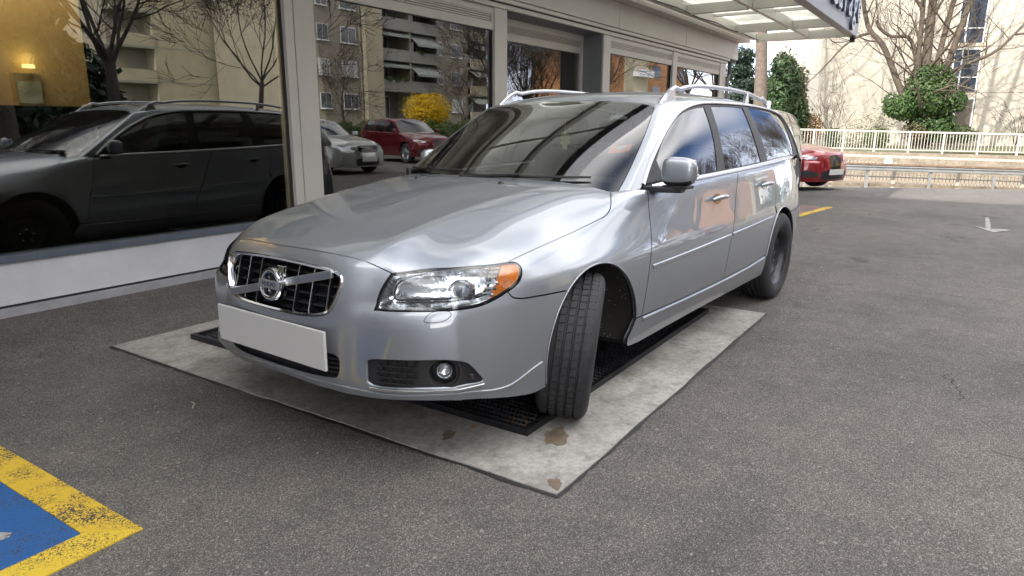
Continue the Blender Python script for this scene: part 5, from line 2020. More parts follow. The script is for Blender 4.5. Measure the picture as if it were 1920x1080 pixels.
# a chrome bracket frame standing inside behind the glass
rk = thing('display_stand', 'thin chrome display stand inside the dark showroom behind the glass', 'stand', FORE(3.05, 6.3, 0))
MB().tube([(-.35, 0, .62), (.12, 0, .62), (.16, 0, .66), (.16, 0, .93), (.12, 0, .97), (-.02, 0, .97), (-.05, 0, .66)], .007, 8).build('loop', M_CHROME, rk, smooth=60)
MB().tube([(.16, 0, .80), (.42, 0, .84)], .007, 8).build('arm', M_CHROME, rk, smooth=60)
MB().tube([(-.05, 0, .03), (-.05, 0, .62)], .010, 8).build('post', M_BLACK, rk)
MB().lathe([(0, .03), (.16, .03), (.16, .045), (0, .045)], 'z', 24, (-.05, 0, 0)).build('foot', M_BLACK, rk)

# downpipe at the far corner
dp = MB().tube([(17.80, -.02, 3.26), (17.85, -.02, 3.0), (17.85, -.02, 2.55), (17.72, -.03, 2.42), (17.60, -.05, 2.40)], [.07, .055, .055, .05, .05], 10)
dp.build('rain_pipe', mat('rain_pipe', (.10, .10, .11), .45, .3), shop, smooth=50)
dp = MB().tube([(17.62, -.06, 2.42), (17.62, -.06, .0)], .045, 10).build('rain_pipe', mat('rain_pipe_grey', (.30, .29, .28), .5, .2), shop, smooth=50)

# canopy over the forecourt
M_CANFRAME = mat('canopy_frame', (.66, .64, .59), .4, .1, vary=.04, vscale=2)
M_CANPANE, _t, _b = new_mat('canopy_pane')
_b.inputs['Base Color'].default_value = (.80, .80, .77, 1)
_b.inputs['Roughness'].default_value = .35
_tr = _t.nodes.new('ShaderNodeBsdfTranslucent'); _tr.inputs['Color'].default_value = (.74, .75, .72, 1)
_ms = _t.nodes.new('ShaderNodeMixShader')
_n = _t.nodes.new('ShaderNodeTexNoise'); _n.inputs['Scale'].default_value = .9; _n.inputs['Detail'].default_value = 6
_tcn = _t.nodes.new('ShaderNodeTexCoord'); _t.links.new(_tcn.outputs['Object'], _n.inputs['Vector'])
_mrn = _t.nodes.new('ShaderNodeMapRange'); _mrn.inputs['From Min'].default_value = .35; _mrn.inputs['From Max'].default_value = .7; _mrn.inputs['To Min'].default_value = .45; _mrn.inputs['To Max'].default_value = .85
_t.links.new(_n.outputs['Fac'], _mrn.inputs['Value']); _t.links.new(_mrn.outputs[0], _ms.inputs['Fac'])
_out = _t.nodes['Material Output']
_t.links.new(_b.outputs[0], _ms.inputs[1]); _t.links.new(_tr.outputs[0], _ms.inputs[2]); _t.links.new(_ms.outputs[0], _out.inputs['Surface'])
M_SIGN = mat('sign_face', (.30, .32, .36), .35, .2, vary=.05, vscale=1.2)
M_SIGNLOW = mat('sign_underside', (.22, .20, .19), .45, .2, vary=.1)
M_LETTER = mat('sign_letter', (.50, .54, .60), .35)
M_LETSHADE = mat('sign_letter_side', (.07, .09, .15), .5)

can = thing('canopy', 'pale steel canopy with translucent panes along the showroom roof edge', 'canopy', FORE(0, 0, 0))
can.scale = (SH, SH, SH)
CZ = 3.30
CX0, CX1, CY0, CY1 = -2.3, 18.2, 2.62, 4.98


def C(name, x0, x1, y0, y1, z0, z1, m, bev=.004):
    return MB().box(x0, x1, y0, y1, z0, z1).build(name, m, can, bevel=bev)


C('side_beam', CX0, CX1, 4.86, 4.98, CZ + .03, CZ + .22, M_CANFRAME)
C('middle_beam', CX0, CX1 - .12, 3.66, 3.74, CZ + .02, CZ + .20, M_CANFRAME)
C('end_beam', CX1 - .08, CX1, 2.80, 4.855, CZ - .03, CZ + .16, M_CANFRAME)
C('end_beam', CX0, CX0 + .08, 2.80, 4.855, CZ - .03, CZ + .16, M_CANFRAME)
bx = [.75 + 3.12 * k for k in range(6)]
for x in bx:
    C('cross_beam', x, x + .10, 2.80, 3.655, CZ + .0, CZ + .17, M_CANFRAME)
    C('cross_beam', x, x + .10, 3.745, 4.855, CZ + .0, CZ + .17, M_CANFRAME)
edges_ = [CX0 + .08] + bx + [CX1 - .08]
for a, b in zip(edges_, edges_[1:]):
    a2 = a + (.10 if a != CX0 + .08 else 0)
    for (y0, y1) in ((2.80, 3.655), (3.745, 4.855)):
        m_ = .5 * (a2 + b)
        C('purlin', m_ - .03, m_ + .03, y0, y1, CZ + .15, CZ + .205, M_CANFRAME)
        C('canopy_pane', a2 - .04, m_ - .004, y0 - .04, y1 + .04, CZ + .224, CZ + .234, M_CANPANE, bev=0)
        C('canopy_pane', m_ + .004, b + .04, y0 - .04, y1 + .04, CZ + .224, CZ + .234, M_CANPANE, bev=0)
# sign board along the outer edge
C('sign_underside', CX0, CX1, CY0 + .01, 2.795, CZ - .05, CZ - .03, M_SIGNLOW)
C('sign_back', CX0, CX1, 2.775, 2.795, CZ - .028, CZ + 1.15, M_SIGN)
C('sign_board', CX0, CX1, CY0, CY0 + .02, CZ - .045, CZ + 1.15, M_SIGN)
C('sign_top', CX0, CX1, CY0 + .021, 2.774, CZ + 1.13, CZ + 1.15, M_SIGN)
C('sign_end', CX1, CX1 + .01, CY0, 2.795, CZ - .045, CZ + 1.15, M_SIGN)
for i, ch in enumerate('Garage'):
    tm = text_mesh(ch, .95, .03, bold=.012)
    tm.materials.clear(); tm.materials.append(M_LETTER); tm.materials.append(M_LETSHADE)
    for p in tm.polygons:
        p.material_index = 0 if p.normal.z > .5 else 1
    lo = link('sign_letter', tm, can)
    lo.matrix_local = Matrix(((1, 0, 0, 14.70 + .60 * i), (0, 0, -1, CY0 - .032), (0, 1, 0, CZ + .50), (0, 0, 0, 1)))
# cable loop and small floodlight under the far corner of the sign
MB().tube([(18.12, 2.95 + .22 * math.cos(a) * 1.0, CZ - .05 + .10 * math.sin(a)) for a in np.linspace(math.pi, 2 * math.pi, 12)], .008, 6).build('cable', M_SLOT, can)
MB().box(18.08, 18.18, 2.66, 2.76, CZ - .16, CZ - .055).build('floodlight', M_SLOT, can, bevel=.01)
MB().tube([(x, 4.79 + .01 * math.sin(x * 2), CZ + .01 + .012 * math.sin(x * 3.1)) for x in np.linspace(8, 18.0, 60)], .012, 5).build('cable', M_SLOT, can)
# ------------------------------------------------------------------ trees and shrubs
M_BARK = mat('grey_bark', (.105, .082, .062), .9, vary=.4, vscale=9, bump=.6, bscale=30)
M_BARKDARK = mat('dark_bark', (.045, .038, .032), .9, vary=.4, vscale=9, bump=.6, bscale=30)
M_BARKRED = mat('reddish_bark', (.135, .105, .085), .9, vary=.35, vscale=7, bump=.6, bscale=24)
M_TWIG = mat('twig_brown', (.085, .060, .045), .9, vary=.3)


def leaf_mat(name, a, b):
    m, t, bs = new_mat(name)
    tc = t.nodes.new('ShaderNodeTexCoord')
    n = t.nodes.new('ShaderNodeTexNoise'); n.inputs['Scale'].default_value = 3.5; n.inputs['Detail'].default_value = 4
    w = t.nodes.new('ShaderNodeTexWhiteNoise')
    t.links.new(tc.outputs['Object'], n.inputs['Vector'])
    g = t.nodes.new('ShaderNodeNewGeometry')
    mx = t.nodes.new('ShaderNodeMix'); mx.data_type = 'RGBA'
    mx.inputs['A'].default_value = tuple(a) + (1,); mx.inputs['B'].default_value = tuple(b) + (1,)
    ad = t.nodes.new('ShaderNodeMath'); ad.operation = 'MULTIPLY_ADD'; ad.inputs[1].default_value = .55; ad.use_clamp = True
    sb = t.nodes.new('ShaderNodeMath'); sb.operation = 'SUBTRACT'; sb.inputs[1].default_value = .22
    t.links.new(n.outputs['Fac'], sb.inputs[0])
    t.links.new(g.outputs['Random Per Island'], ad.inputs[0]); t.links.new(sb.outputs[0], ad.inputs[2])
    t.links.new(ad.outputs[0], mx.inputs['Factor'])
    t.links.new(mx.outputs['Result'], bs.inputs['Base Color'])
    bs.inputs['Roughness'].default_value = .45
    bs.inputs['Specular IOR Level'].default_value = .4
    tr = t.nodes.new('ShaderNodeBsdfTranslucent')
    t.links.new(mx.outputs['Result'], tr.inputs['Color'])
    ms = t.nodes.new('ShaderNodeMixShader'); ms.inputs['Fac'].default_value = .25
    out = t.nodes['Material Output']
    t.links.new(bs.outputs[0], ms.inputs[1]); t.links.new(tr.outputs[0], ms.inputs[2]); t.links.new(ms.outputs[0], out.inputs['Surface'])
    return m


M_IVY = leaf_mat('ivy_leaf', (.022, .055, .016), (.10, .17, .05))
M_EVERGREEN = leaf_mat('evergreen_leaf', (.020, .050, .022), (.085, .145, .05))
M_DRYLEAF = leaf_mat('brown_leaf', (.10, .075, .04), (.20, .15, .08))
M_PINE = leaf_mat('pine_needle', (.012, .030, .022), (.045, .075, .045))
M_HEDGE = leaf_mat('hedge_leaf', (.03, .065, .015), (.13, .20, .045))
M_FORSYTHIA = leaf_mat('forsythia_flower', (.55, .36, .012), (.80, .58, .03))
M_ORANGELEAF = leaf_mat('copper_leaf', (.22, .10, .02), (.36, .19, .05))
M_BLOSSOM = leaf_mat('pale_blossom', (.30, .29, .20), (.62, .60, .50))
M_REDTWIG = leaf_mat('red_bud', (.20, .06, .04), (.32, .12, .08))


def perp(rnd, d):
    v = Vector((rnd.gauss(0, 1), rnd.gauss(0, 1), rnd.gauss(0, 1)))
    v -= d * v.dot(d)
    return v.normalized()


def limb(mb, rnd, p, d, L, r, depth, up=.12, wild=.22, kids=3, nseg=6, rmin=.006, shrink=.62, ang=(28, 58), side=None, tips=None):
    """a curved tapering limb that carries smaller limbs"""
    pts, rad = [p.copy()], [r]
    d = d.normalized()
    for k in range(nseg):
        d = (d + perp(rnd, d) * rnd.uniform(.2, 1) * wild + Vector((0, 0, up))).normalized()
        p = p + d * (L / nseg)
        pts.append(p.copy())
        rad.append(max(rmin, r * (1 - .55 * (k + 1) / nseg)))
    mb.tube(pts, rad, 8 if r > .06 else (5 if r > .02 else 3), caps=False)
    if depth <= 0:
        if tips is not None: tips.append(pts[-1])
        return
    n = kids + (1 if rnd.random() < .5 else 0)
    for c in range(n):
        i = rnd.randint(2, nseg) if c else nseg
        a = R(rnd.uniform(*ang)) * (.5 if c == 0 else 1)
        dd = (pts[i] - pts[i - 1]).normalized()
        nd = dd * math.cos(a) + perp(rnd, dd) * math.sin(a)
        limb(mb, rnd, pts[i], nd, L * rnd.uniform(shrink - .12, shrink + .12), max(rmin, rad[i] * (.8 if c == 0 else .55)), depth - 1, up, wild, kids, max(4, nseg - 1), rmin, shrink, ang, side, tips)


def guided(mb, rnd, pts, r0, r1, depth, every=2, L=1.6, **kw):
    """a limb along given points with twigs growing from it"""
    P = crom(pts, .35)
    n = len(P)
    rad = [r0 + (r1 - r0) * (i / (n - 1)) for i in range(n)]
    mb.tube(P, rad, 10 if r0 > .06 else 6, caps=False)
    for i in range(2, n, every):
        d = (P[i] - P[i - 1]).normalized()
        a = R(rnd.uniform(35, 75))
        nd = d * math.cos(a) + perp(rnd, d) * math.sin(a)
        limb(mb, rnd, P[i], nd, L * rnd.uniform(.6, 1.3), max(.012, rad[i] * .38), depth, **kw)


def leaf_cloud(rnd, blobs, n, size, flat=.0, shell=.55, lump=.18):
    """leaf-sized quads through the volume of several ellipsoids (centre, radii), thicker towards the outside"""
    V, F = [], []
    tot = sum(b[1][0] * b[1][1] * b[1][2] for b in blobs)
    for c, rr in blobs:
        k = int(n * rr[0] * rr[1] * rr[2] / tot) + 8
        lumps = [(Vector((rnd.gauss(0, 1), rnd.gauss(0, 1), rnd.gauss(0, 1))).normalized(), rnd.uniform(-lump, lump)) for _ in range(14)]
        for _ in range(k):
            u = Vector((rnd.gauss(0, 1), rnd.gauss(0, 1), rnd.gauss(0, 1))).normalized()
            bump_ = 1 + sum(a * max(0, u.dot(q)) ** 6 for q, a in lumps)
            rad = (shell + (1 - shell) * rnd.random() ** .6) * bump_ * (rnd.uniform(1.0, 1.22) if rnd.random() < .10 else 1)
            p = Vector((c[0] + u.x * rr[0] * rad, c[1] + u.y * rr[1] * rad, c[2] + u.z * rr[2] * rad))
            nn = (u + Vector((rnd.gauss(0, .6), rnd.gauss(0, .6), rnd.gauss(.25, .6)))).normalized()
            a = nn.orthogonal().normalized()
            b = nn.cross(a)
            t = rnd.uniform(0, 6.28)
            a, b = a * math.cos(t) + b * math.sin(t), b * math.cos(t) - a * math.sin(t)
            s = size * rnd.uniform(.6, 1.35)
            i0 = len(V)
            V += [p - a * s, p - b * s * .55 + nn * s * .15, p + a * s, p + b * s * .55 + nn * s * .15]
            F.append((i0, i0 + 1, i0 + 2, i0 + 3))
    return V, F


def leaves(name, V, F, m, parent):
    me = bpy.data.meshes.new(name)
    me.from_pydata([tuple(v) for v in V], [], F)
    me.materials.append(m)
    return link(name, me, parent)


def shift(pts, o):
    return [Vector(p) - Vector(o) for p in pts]


# --- the large bare tree with the ivy mound, right background
def big_tree():
    rnd = random.Random(11)
    o = Vector((39.1, 2.25, .3))
    t = thing('bare_tree', 'large bare tree with several trunks rising from a green ivy mound before the pale house', 'tree', o)
    mb = MB()
    sh = lambda pts: shift(pts, o)
    kw = dict(up=.05, wild=.30, kids=2, rmin=.008, shrink=.66)
    guided(mb, rnd, sh([(39.2, 2.4, .3), (39.25, 2.55, 3.0), (39.5, 2.62, 6.2), (39.8, 2.7, 9.5), (40.0, 2.6, 14)]), .26, .10, 3, 2, 2.6, **kw)
    guided(mb, rnd, sh([(39.1, 2.6, .3), (38.95, 2.85, 3.2), (39.0, 2.95, 6.0), (38.8, 3.1, 9.5), (38.4, 3.4, 13)]), .15, .06, 3, 2, 2.2, **kw)
    guided(mb, rnd, sh([(39.2, 2.3, .3), (39.4, 2.2, 3.2), (39.8, 1.95, 6.0), (40.2, 1.6, 9.0), (40.3, 1.4, 13)]), .17, .06, 3, 2, 2.2, **kw)
    guided(mb, rnd, sh([(39.3, 2.1, .3), (39.7, 1.85, 3.2), (40.0, 1.35, 6.0), (40.4, .75, 9.0), (40.8, .1, 13)]), .19, .06, 3, 2, 2.2, **kw)
    # low limb sweeping left
    guided(mb, rnd, sh([(39.0, 2.6, 1.2), (38.85, 3.6, 3.3), (38.8, 4.05, 4.3), (38.7, 4.5, 5.15), (38.7, 5.05, 5.75), (38.6, 5.3, 6.4), (38.4, 5.7, 8.2), (38.1, 6.3, 10)]), .17, .06, 3, 3, 2.0, **kw)
    guided(mb, rnd, sh([(38.7, 4.95, 5.65), (38.4, 5.55, 5.45), (38.2, 6.1, 5.0), (38.0, 6.6, 4.35), (37.9, 7.1, 3.75), (37.7, 7.5, 3.3)]), .07, .02, 2, 2, 1.3, **kw)
    guided(mb, rnd, sh([(38.95, 2.9, 4.2), (38.7, 3.4, 5.35), (38.4, 4.1, 5.4), (38.2, 4.6, 5.8), (38.1, 4.75, 6.1)]), .09, .07, 2, 2, 1.3, **kw)
    guided(mb, rnd, sh([(39.6, 1.9, 3.4), (39.9, 1.2, 4.0), (40.3, .0, 4.6), (40.7, -.7, 5.4), (41.1, -1.2, 6.3), (41.3, -1.0, 7.6)]), .09, .03, 2, 2, 1.6, **kw)
    guided(mb, rnd, sh([(40.7, -.7, 5.4), (41.2, -1.8, 5.5), (41.8, -2.9, 5.3), (42.3, -4.0, 5.4)]), .05, .02, 2, 2, 1.2, **kw)
    guided(mb, rnd, sh([(40.1, 1.3, 6.5), (40.6, .3, 8.2), (41.2, -.8, 8.6), (41.9, -2.4, 8.2), (42.6, -4.2, 8.0)]), .09, .03, 2, 2, 1.6, **kw)
    guided(mb, rnd, sh([(38.95, 3.0, 6.6), (38.6, 3.8, 7.6), (38.2, 4.6, 7.5), (37.8, 5.6, 7.0), (37.5, 6.4, 6.6)]), .08, .02, 2, 2, 1.5, **kw)
    mb.build('trunk', M_BARK, t, smooth=60, recalc=False)
    V, F = leaf_cloud(rnd, [((0, 0, 2.30), (1.1, 1.1, .95)), ((-.4, 1.05, 1.85), (.8, .75, .60)), ((.5, -1.05, 2.15), (.75, .62, .62)), ((.1, .55, 3.05), (.5, .45, .40)), ((-.1, -.6, 2.95), (.5, .5, .45)), ((-.2, 1.5, 2.15), (.4, .4, .35)), ((.0, .1, 3.2), (.8, .9, .55)), ((.2, -.3, 1.0), (.85, 1.0, .9))], 11000, .085, shell=.62, lump=.3)
    leaves('ivy_mound', V, F, M_IVY, t)
    V, F = leaf_cloud(rnd, [((-.3, .35, .7), (.5, .6, .6))], 700, .06)
    leaves('dead_ivy', V, F, M_DRYLEAF, t)
    return t


big_tree()


def shrub(name, label, loc, blobs, n, size, m, seed, cat='shrub', group=None, stems=7, stem_h=1.0, part='foliage', shell=.5):
    rnd = random.Random(seed)
    t = thing(name, label, cat, loc, 0, group)
    V, F = leaf_cloud(rnd, blobs, n, size, shell=shell, lump=.28)
    leaves(part, V, F, m, t)
    mb = MB()
    for k in range(stems):
        a = rnd.uniform(0, 6.28)
        limb(mb, rnd, Vector((rnd.uniform(-.15, .15), rnd.uniform(-.15, .15), 0)), Vector((math.cos(a) * .4, math.sin(a) * .4, 1)), stem_h * rnd.uniform(.7, 1.2), .02, 1, wild=.2, kids=2)
    mb.build('stem', M_TWIG, t, recalc=False)
    return t


shrub('evergreen_tree', 'tall rounded dark evergreen standing left of the pale house', (38.9, 8.8, .25),
      [((0, 0, 2.6), (1.0, 1.0, 2.0)), ((.1, -.3, 1.6), (1.05, 1.0, 1.4)), ((-.1, .3, 1.7), (.9, .95, 1.5)), ((0, .1, 3.8), (.6, .65, .85))], 12000, .09, M_EVERGREEN, 5, 'tree', shell=.62, stem_h=2)
rb = random.Random(6)
Vd, Fd = leaf_cloud(rb, [((.3, -.75, 3.0), (.5, .4, 1.2)), ((.35, -.85, 1.8), (.4, .35, .8))], 900, .08)
_ev = [o for o in COL.objects if o.name == 'evergreen_tree'][0]
leaves('dry_patch', Vd, Fd, M_DRYLEAF, _ev)
shrub('copper_bush', 'copper coloured bush at the left foot of the pale house', (40.4, 7.65, .2), [((0, 0, .9), (.5, .55, .95))], 1500, .06, M_ORANGELEAF, 8)
rnd = random.Random(21)
for i, (x, y, rx, h, lab, m_) in enumerate(((40.6, 5.5, .8, .75, 'pale flowering bush below the left limb of the bare tree', M_BLOSSOM), (40.4, 4.6, .9, 1.1, 'tall pale blossom shrub left of the ivy mound', M_BLOSSOM),
                                           (39.6, 4.3, .6, .6, 'low green shrub between blossom and ivy mound', M_HEDGE), (40.9, 6.5, .5, .55, 'small dark shrub under the spreading twigs', M_EVERGREEN))):
    shrub('garden_shrub', lab, (x, y, .2), [((0, 0, h * .8), (rx, rx, h))], 1100, .06, m_, 40 + i, group=None, stem_h=h)
for i in range(9):
    s_, t_ = 33.2 + rnd.uniform(-.3, .5), -6.5 + i * 1.05
    p = st(33.2, t_ * 1.0, .22)
    if p[1] > 7.2: continue
    shrub('hedge_plant', 'low hedge plant behind the white railing on the retaining wall', p, [((0, 0, .38), (.55, .55, .42))], 650, .05, M_HEDGE if i % 3 else M_EVERGREEN, 60 + i, group='hedge plants behind the white railing', stems=3, stem_h=.5)
shrub('box_hedge', 'clipped green hedge under the stairwell window of the pale house', (46.6, 1.3, .3), [((0, 0, .55), (.5, 1.5, .55))], 1800, .06, M_HEDGE, 77, 'hedge')


def bare_tree(label, loc, h, seed, r=.22, m=None, fork=.3, lean=(0, 0), depth=4, group=None, name='bare_tree', spread=(20, 52), buds=None, L=.34, kids=4):
    rnd = random.Random(seed)
    t = thing(name, label, 'tree', loc, 0, group)
    mb = MB()
    top = Vector((lean[0], lean[1], h * fork))
    pts = crom([(0, 0, -.2), (lean[0] * .3, lean[1] * .3, h * fork * .5), top], .3)
    mb.tube(pts, [r * (1.15 - .35 * i / (len(pts) - 1)) for i in range(len(pts))], 10, caps=False)
    mb.build('trunk', m or M_BARKDARK, t, smooth=60, recalc=False)
    mb = MB()
    tips = []
    n = 7
    for k in range(n):
        a = 2 * math.pi * (k + rnd.random() * .6) / n
        el = R(rnd.uniform(38, 75)) if k else R(84)
        d = Vector((math.cos(a) * math.cos(el), math.sin(a) * math.cos(el), math.sin(el)))
        limb(mb, rnd, pts[-1 - rnd.randint(0, 1)], d, h * L * rnd.uniform(.85, 1.15), r * .36, depth, up=.06, wild=.24, kids=kids, rmin=.009, shrink=.66, ang=spread, tips=tips)
    mb.build('crown', m or M_BARKDARK, t, recalc=False)
    if buds:
        V, F = [], []
        for p in tips:
            for _ in range(3):
                q = p + Vector((rnd.gauss(0, .12), rnd.gauss(0, .12), rnd.gauss(0, .12)))
                s = rnd.uniform(.02, .045)
                i0 = len(V)
                V += [q + Vector((s, 0, 0)), q + Vector((0, s, 0)), q + Vector((-s, 0, s)), q + Vector((0, -s, s))]
                F.append((i0, i0 + 1, i0 + 2, i0 + 3))
        leaves('buds', V, F, buds, t)
    return t


# trunk just beyond the canopy end, slender one with twigs over the sky
t = bare_tree('straight bare tree trunk with reddish bark beyond the canopy end', (34.0, 8.65, -.2), 15, 31, .30, M_BARKRED, .42, (.2, .35), 3)
t = bare_tree('slim leaning bare tree left of the straight trunk', (36.5, 12.2, -.2), 12, 32, .16, M_BARK, .36, (-.3, 1.2), 3)
shrub('pine_tree', 'dark green pine between the showroom corner and the bare trunk', (44.6, 12.6, .2),
      [((0, .2, 4.3), (1.0, 1.0, .55)), ((.1, -.3, 3.5), (1.2, 1.2, .5)), ((-.1, .3, 2.6), (1.35, 1.35, .55)), ((0, 0, 5.2), (.7, .7, .6)), ((.0, -.5, 1.7), (1.3, 1.3, .6))], 6000, .13, M_PINE, 15, 'tree', stems=1, stem_h=5, shell=.3)
# thin shrubs in front of the pale house
for i, (x, y, h) in enumerate(((41.8, 6.6, 3.2), (45.9, -1.6, 2.6), (47.2, -3.0, 2.4))):
    rnd = random.Random(200 + i)
    t = thing('bare_shrub', ('thin bare shrub fanning out before the left part of the pale house', 'thin bare shrub right of the stairwell window strip', 'bare twiggy shrub at the right edge before the pale house')[i], 'shrub', (x, y, .25))
    mb = MB()
    for k in range(9):
        a = rnd.uniform(0, 6.28)
        limb(mb, rnd, Vector((0, 0, 0)), Vector((math.cos(a) * .5, math.sin(a) * .5, 1)), h * rnd.uniform(.4, .62), .022, 2, up=.05, wild=.2, kids=3, rmin=.007)
    mb.build('twigs', M_TWIG, t, recalc=False)
# ------------------------------------------------------------------ far street: fence, guard rail, wall with railing, pale house
def stbox(mb, s0, s1, t0, t1, z0, z1, dz0=0.0, dz1=0.0):
    """box in the street frame; dz0/dz1 lift its t0/t1 ends"""
    vs = []
    for z, lo in ((z0, 0), (z1, 1)):
        for t_, dz in ((t0, dz0), (t1, dz1)):
            for s in (s0, s1):
                vs.append(st(s, t_, z + dz))
    return mb.add(vs, [(0, 1, 3, 2), (4, 6, 7, 5), (0, 4, 5, 1), (2, 3, 7, 6), (0, 2, 6, 4), (1, 5, 7, 3)])


def sb(name, parent, m, s0, s1, t0, t1, z0, z1, dz0=0.0, dz1=0.0, bev=0.0):
    mb = MB()
    stbox(mb, s0, s1, t0, t1, z0, z1, dz0, dz1)
    return mb.build(name, m, parent, bevel=bev)


M_FENCE = mat('cream_fence_paint', (.50, .47, .41), .5, vary=.10, vscale=3)
M_GALV = mat('galvanised_steel', (.40, .41, .41), .45, .55, vary=.15, vscale=3, rvary=.1)
M_RUSTWOOD = mat('rusty_rail', (.20, .135, .09), .8, vary=.35, vscale=5)
M_WALLC = concrete_mat('old_wall_concrete', (.36, .31, .245))
M_EARTH = mat('verge_earth', (.21, .17, .125), .95, vary=.45, vscale=4, bump=.6, bscale=40)
M_GARDEN = mat('garden_soil', (.10, .10, .055), .95, vary=.5, vscale=2, bump=.6, bscale=30)

zf = lambda t_: -.055 * (min(t_, 16.6) - 9)
tag(sb('verge', None, M_EARTH, 26.0, 31.55, -8, 40, -.97, -.885, .5, -.35), kind='structure')
tag(sb('garden_ground', None, M_GARDEN, 31.9, 120, -60, 60, -.4, .20), kind='structure')

fence = thing('lower_fence', 'low cream metal fence with round disc along the far edge of the lot', 'fence', st(26.2, 9, -.75))
rel = lambda p: (p[0] - st(26.2, 9)[0], p[1] - st(26.2, 9)[1], p[2] + .75)


def fbox(name, parent, m, s0, s1, t0, t1, z0, z1, dz0, dz1, bev=0.0):
    mb = MB()
    stbox(mb, s0, s1, t0, t1, z0, z1, dz0, dz1)
    mb.v = [rel(v) for v in mb.v]
    return mb.build(name, m, parent, bevel=bev)


T0, T1 = 4.3, 30.2
fbox('top_rail', fence, M_FENCE, 26.17, 26.23, T0, T1, .10, .175, zf(T0), zf(T1))
fbox('bottom_rail', fence, M_FENCE, 26.18, 26.22, T0, T1, -.60, -.55, zf(T0), zf(T1))
for t_ in (4.4, 6.5, 8.58, 10.7, 12.86, 15.0, 17.15, 19.3, 21.45, 23.6, 25.75, 27.9, 30.05):
    fbox('post', fence, M_FENCE, 26.14, 26.20, t_ - .05, t_ + .05, -.86, .12, zf(t_), zf(t_))
pick = None
n = int((T1 - T0) / .125)
for k in range(n):
    t_ = T0 + .06 + k * .125
    if pick is None:
        mb = MB()
        stbox(mb, 26.19, 26.21, -.008, .008, -.56, .11)
        b0 = st(26.2, 0)
        mb.v = [(v[0] - b0[0], v[1] - b0[1], v[2]) for v in mb.v]
        pick = mb.mesh('picket', [M_FENCE])
    o = link('picket', pick, fence)
    o.location = rel((*st(26.2, t_)[:2], zf(t_)))
d = MB().lathe([(0, -.012), (.14, -.012), (.14, .012), (0, .012)], 'x', 24).build('disc', mat('white_disc', (.78, .76, .72), .5), fence)
d.location = rel((*st(26.08, 10.42)[:2], .055)); d.rotation_euler = (0, 0, math.atan2(DS.y, DS.x))

guard = thing('guard_rail', 'galvanised crash barrier with a rusty brown top rail before the cream fence', 'guard rail', st(25.85, 9, -.85))
gbase = st(25.85, 9)
V, F = [], []
prof = [(0, -.345), (-.05, -.325), (-.055, -.285), (-.01, -.262), (-.01, -.225), (-.055, -.20), (-.05, -.165), (0, -.145)]
for t_ in (T0, T1):
    for ds_, z in prof:
        p = st(25.85 + ds_, t_, z + zf(t_) * .88)
        V.append((p[0] - gbase[0], p[1] - gbase[1], p[2] + .85))
k = len(prof)
F = [(i, i + 1, i + 1 + k, i + k) for i in range(k - 1)]
MB().add(V, F).build('beam', M_GALV, guard)
mb = MB()
stbox(mb, 25.78, 25.90, T0, T1, -.143, -.085, zf(T0) * .88, zf(T1) * .88)
mb.v = [(v[0] - gbase[0], v[1] - gbase[1], v[2] + .85) for v in mb.v]
mb.build('top_rail', M_RUSTWOOD, guard)
for t_ in np.arange(5.5, T1, 2.1):
    mb = MB()
    stbox(mb, 25.86, 25.94, t_ - .04, t_ + .04, -.95, -.15, zf(t_) * .88, zf(t_) * .88)
    mb.v = [(v[0] - gbase[0], v[1] - gbase[1], v[2] + .85) for v in mb.v]
    mb.build('post', M_GALV, guard)

wz = lambda t_: .30 - .019 * (t_ - 9.5)
wall = thing('retaining_wall', 'stained concrete retaining wall below the white railing', 'wall', st(31.75, 9.5, -1))
wb = st(31.75, 9.5)
for a in range(-2, 14):
    t0, t1 = a * 2.6, a * 2.6 + 2.592
    mb = MB()
    stbox(mb, 31.55, 31.92, t0, t1, -1.4, .26, -.019 * (t0 - 9.5), -.019 * (t1 - 9.5))
    mb.v = [(v[0] - wb[0], v[1] - wb[1], v[2] + 1) for v in mb.v]
    mb.build('wall_section', M_WALLC, wall)
M_WHITERAIL = mat('white_railing_paint', (.58, .56, .50), .45, vary=.06)
rail_ = thing('white_railing', 'white picket railing standing on the stained retaining wall', 'railing', st(31.75, 9.5, .3))


def rbox(name, m, s0, s1, t0, t1, z0, z1):
    mb = MB()
    stbox(mb, s0, s1, t0, t1, z0, z1, wz(t0) - .30, wz(t1) - .30)
    mb.v = [(v[0] - wb[0], v[1] - wb[1], v[2] - .3) for v in mb.v]
    return mb.build(name, m, rail_)


posts = [6.72, 8.12, 9.5, 10.73, 12.02, 13.42, 14.80, 16.19, 17.76, 19.2, 20.6, 22.0, 23.4, 24.8, 26.2, 27.6, 29.0, 30.4, 31.8]
rbox('top_rail', M_WHITERAIL, 31.72, 31.79, posts[0], posts[-1], 1.09, 1.16)
rbox('bottom_rail', M_WHITERAIL, 31.735, 31.775, posts[0], posts[-1], .36, .40)
for t_ in posts:
    rbox('post', M_WHITERAIL, 31.70, 31.76, t_ - .032, t_ + .032, .24, 1.088)
mb = MB(); stbox(mb, 31.745, 31.762, -.009, .009, .405, 1.085); b0 = st(31.75, 0)
mb.v = [(v[0] - b0[0], v[1] - b0[1], v[2] - .3) for v in mb.v]
pk = mb.mesh('picket', [M_WHITERAIL])
for a, b in zip(posts, posts[1:]):
    for k in range(1, 11):
        t_ = a + (b - a) * k / 11
        o = link('picket', pk, rail_)
        p = st(31.75, t_)
        o.location = (p[0] - wb[0], p[1] - wb[1], wz(t_) - .30)

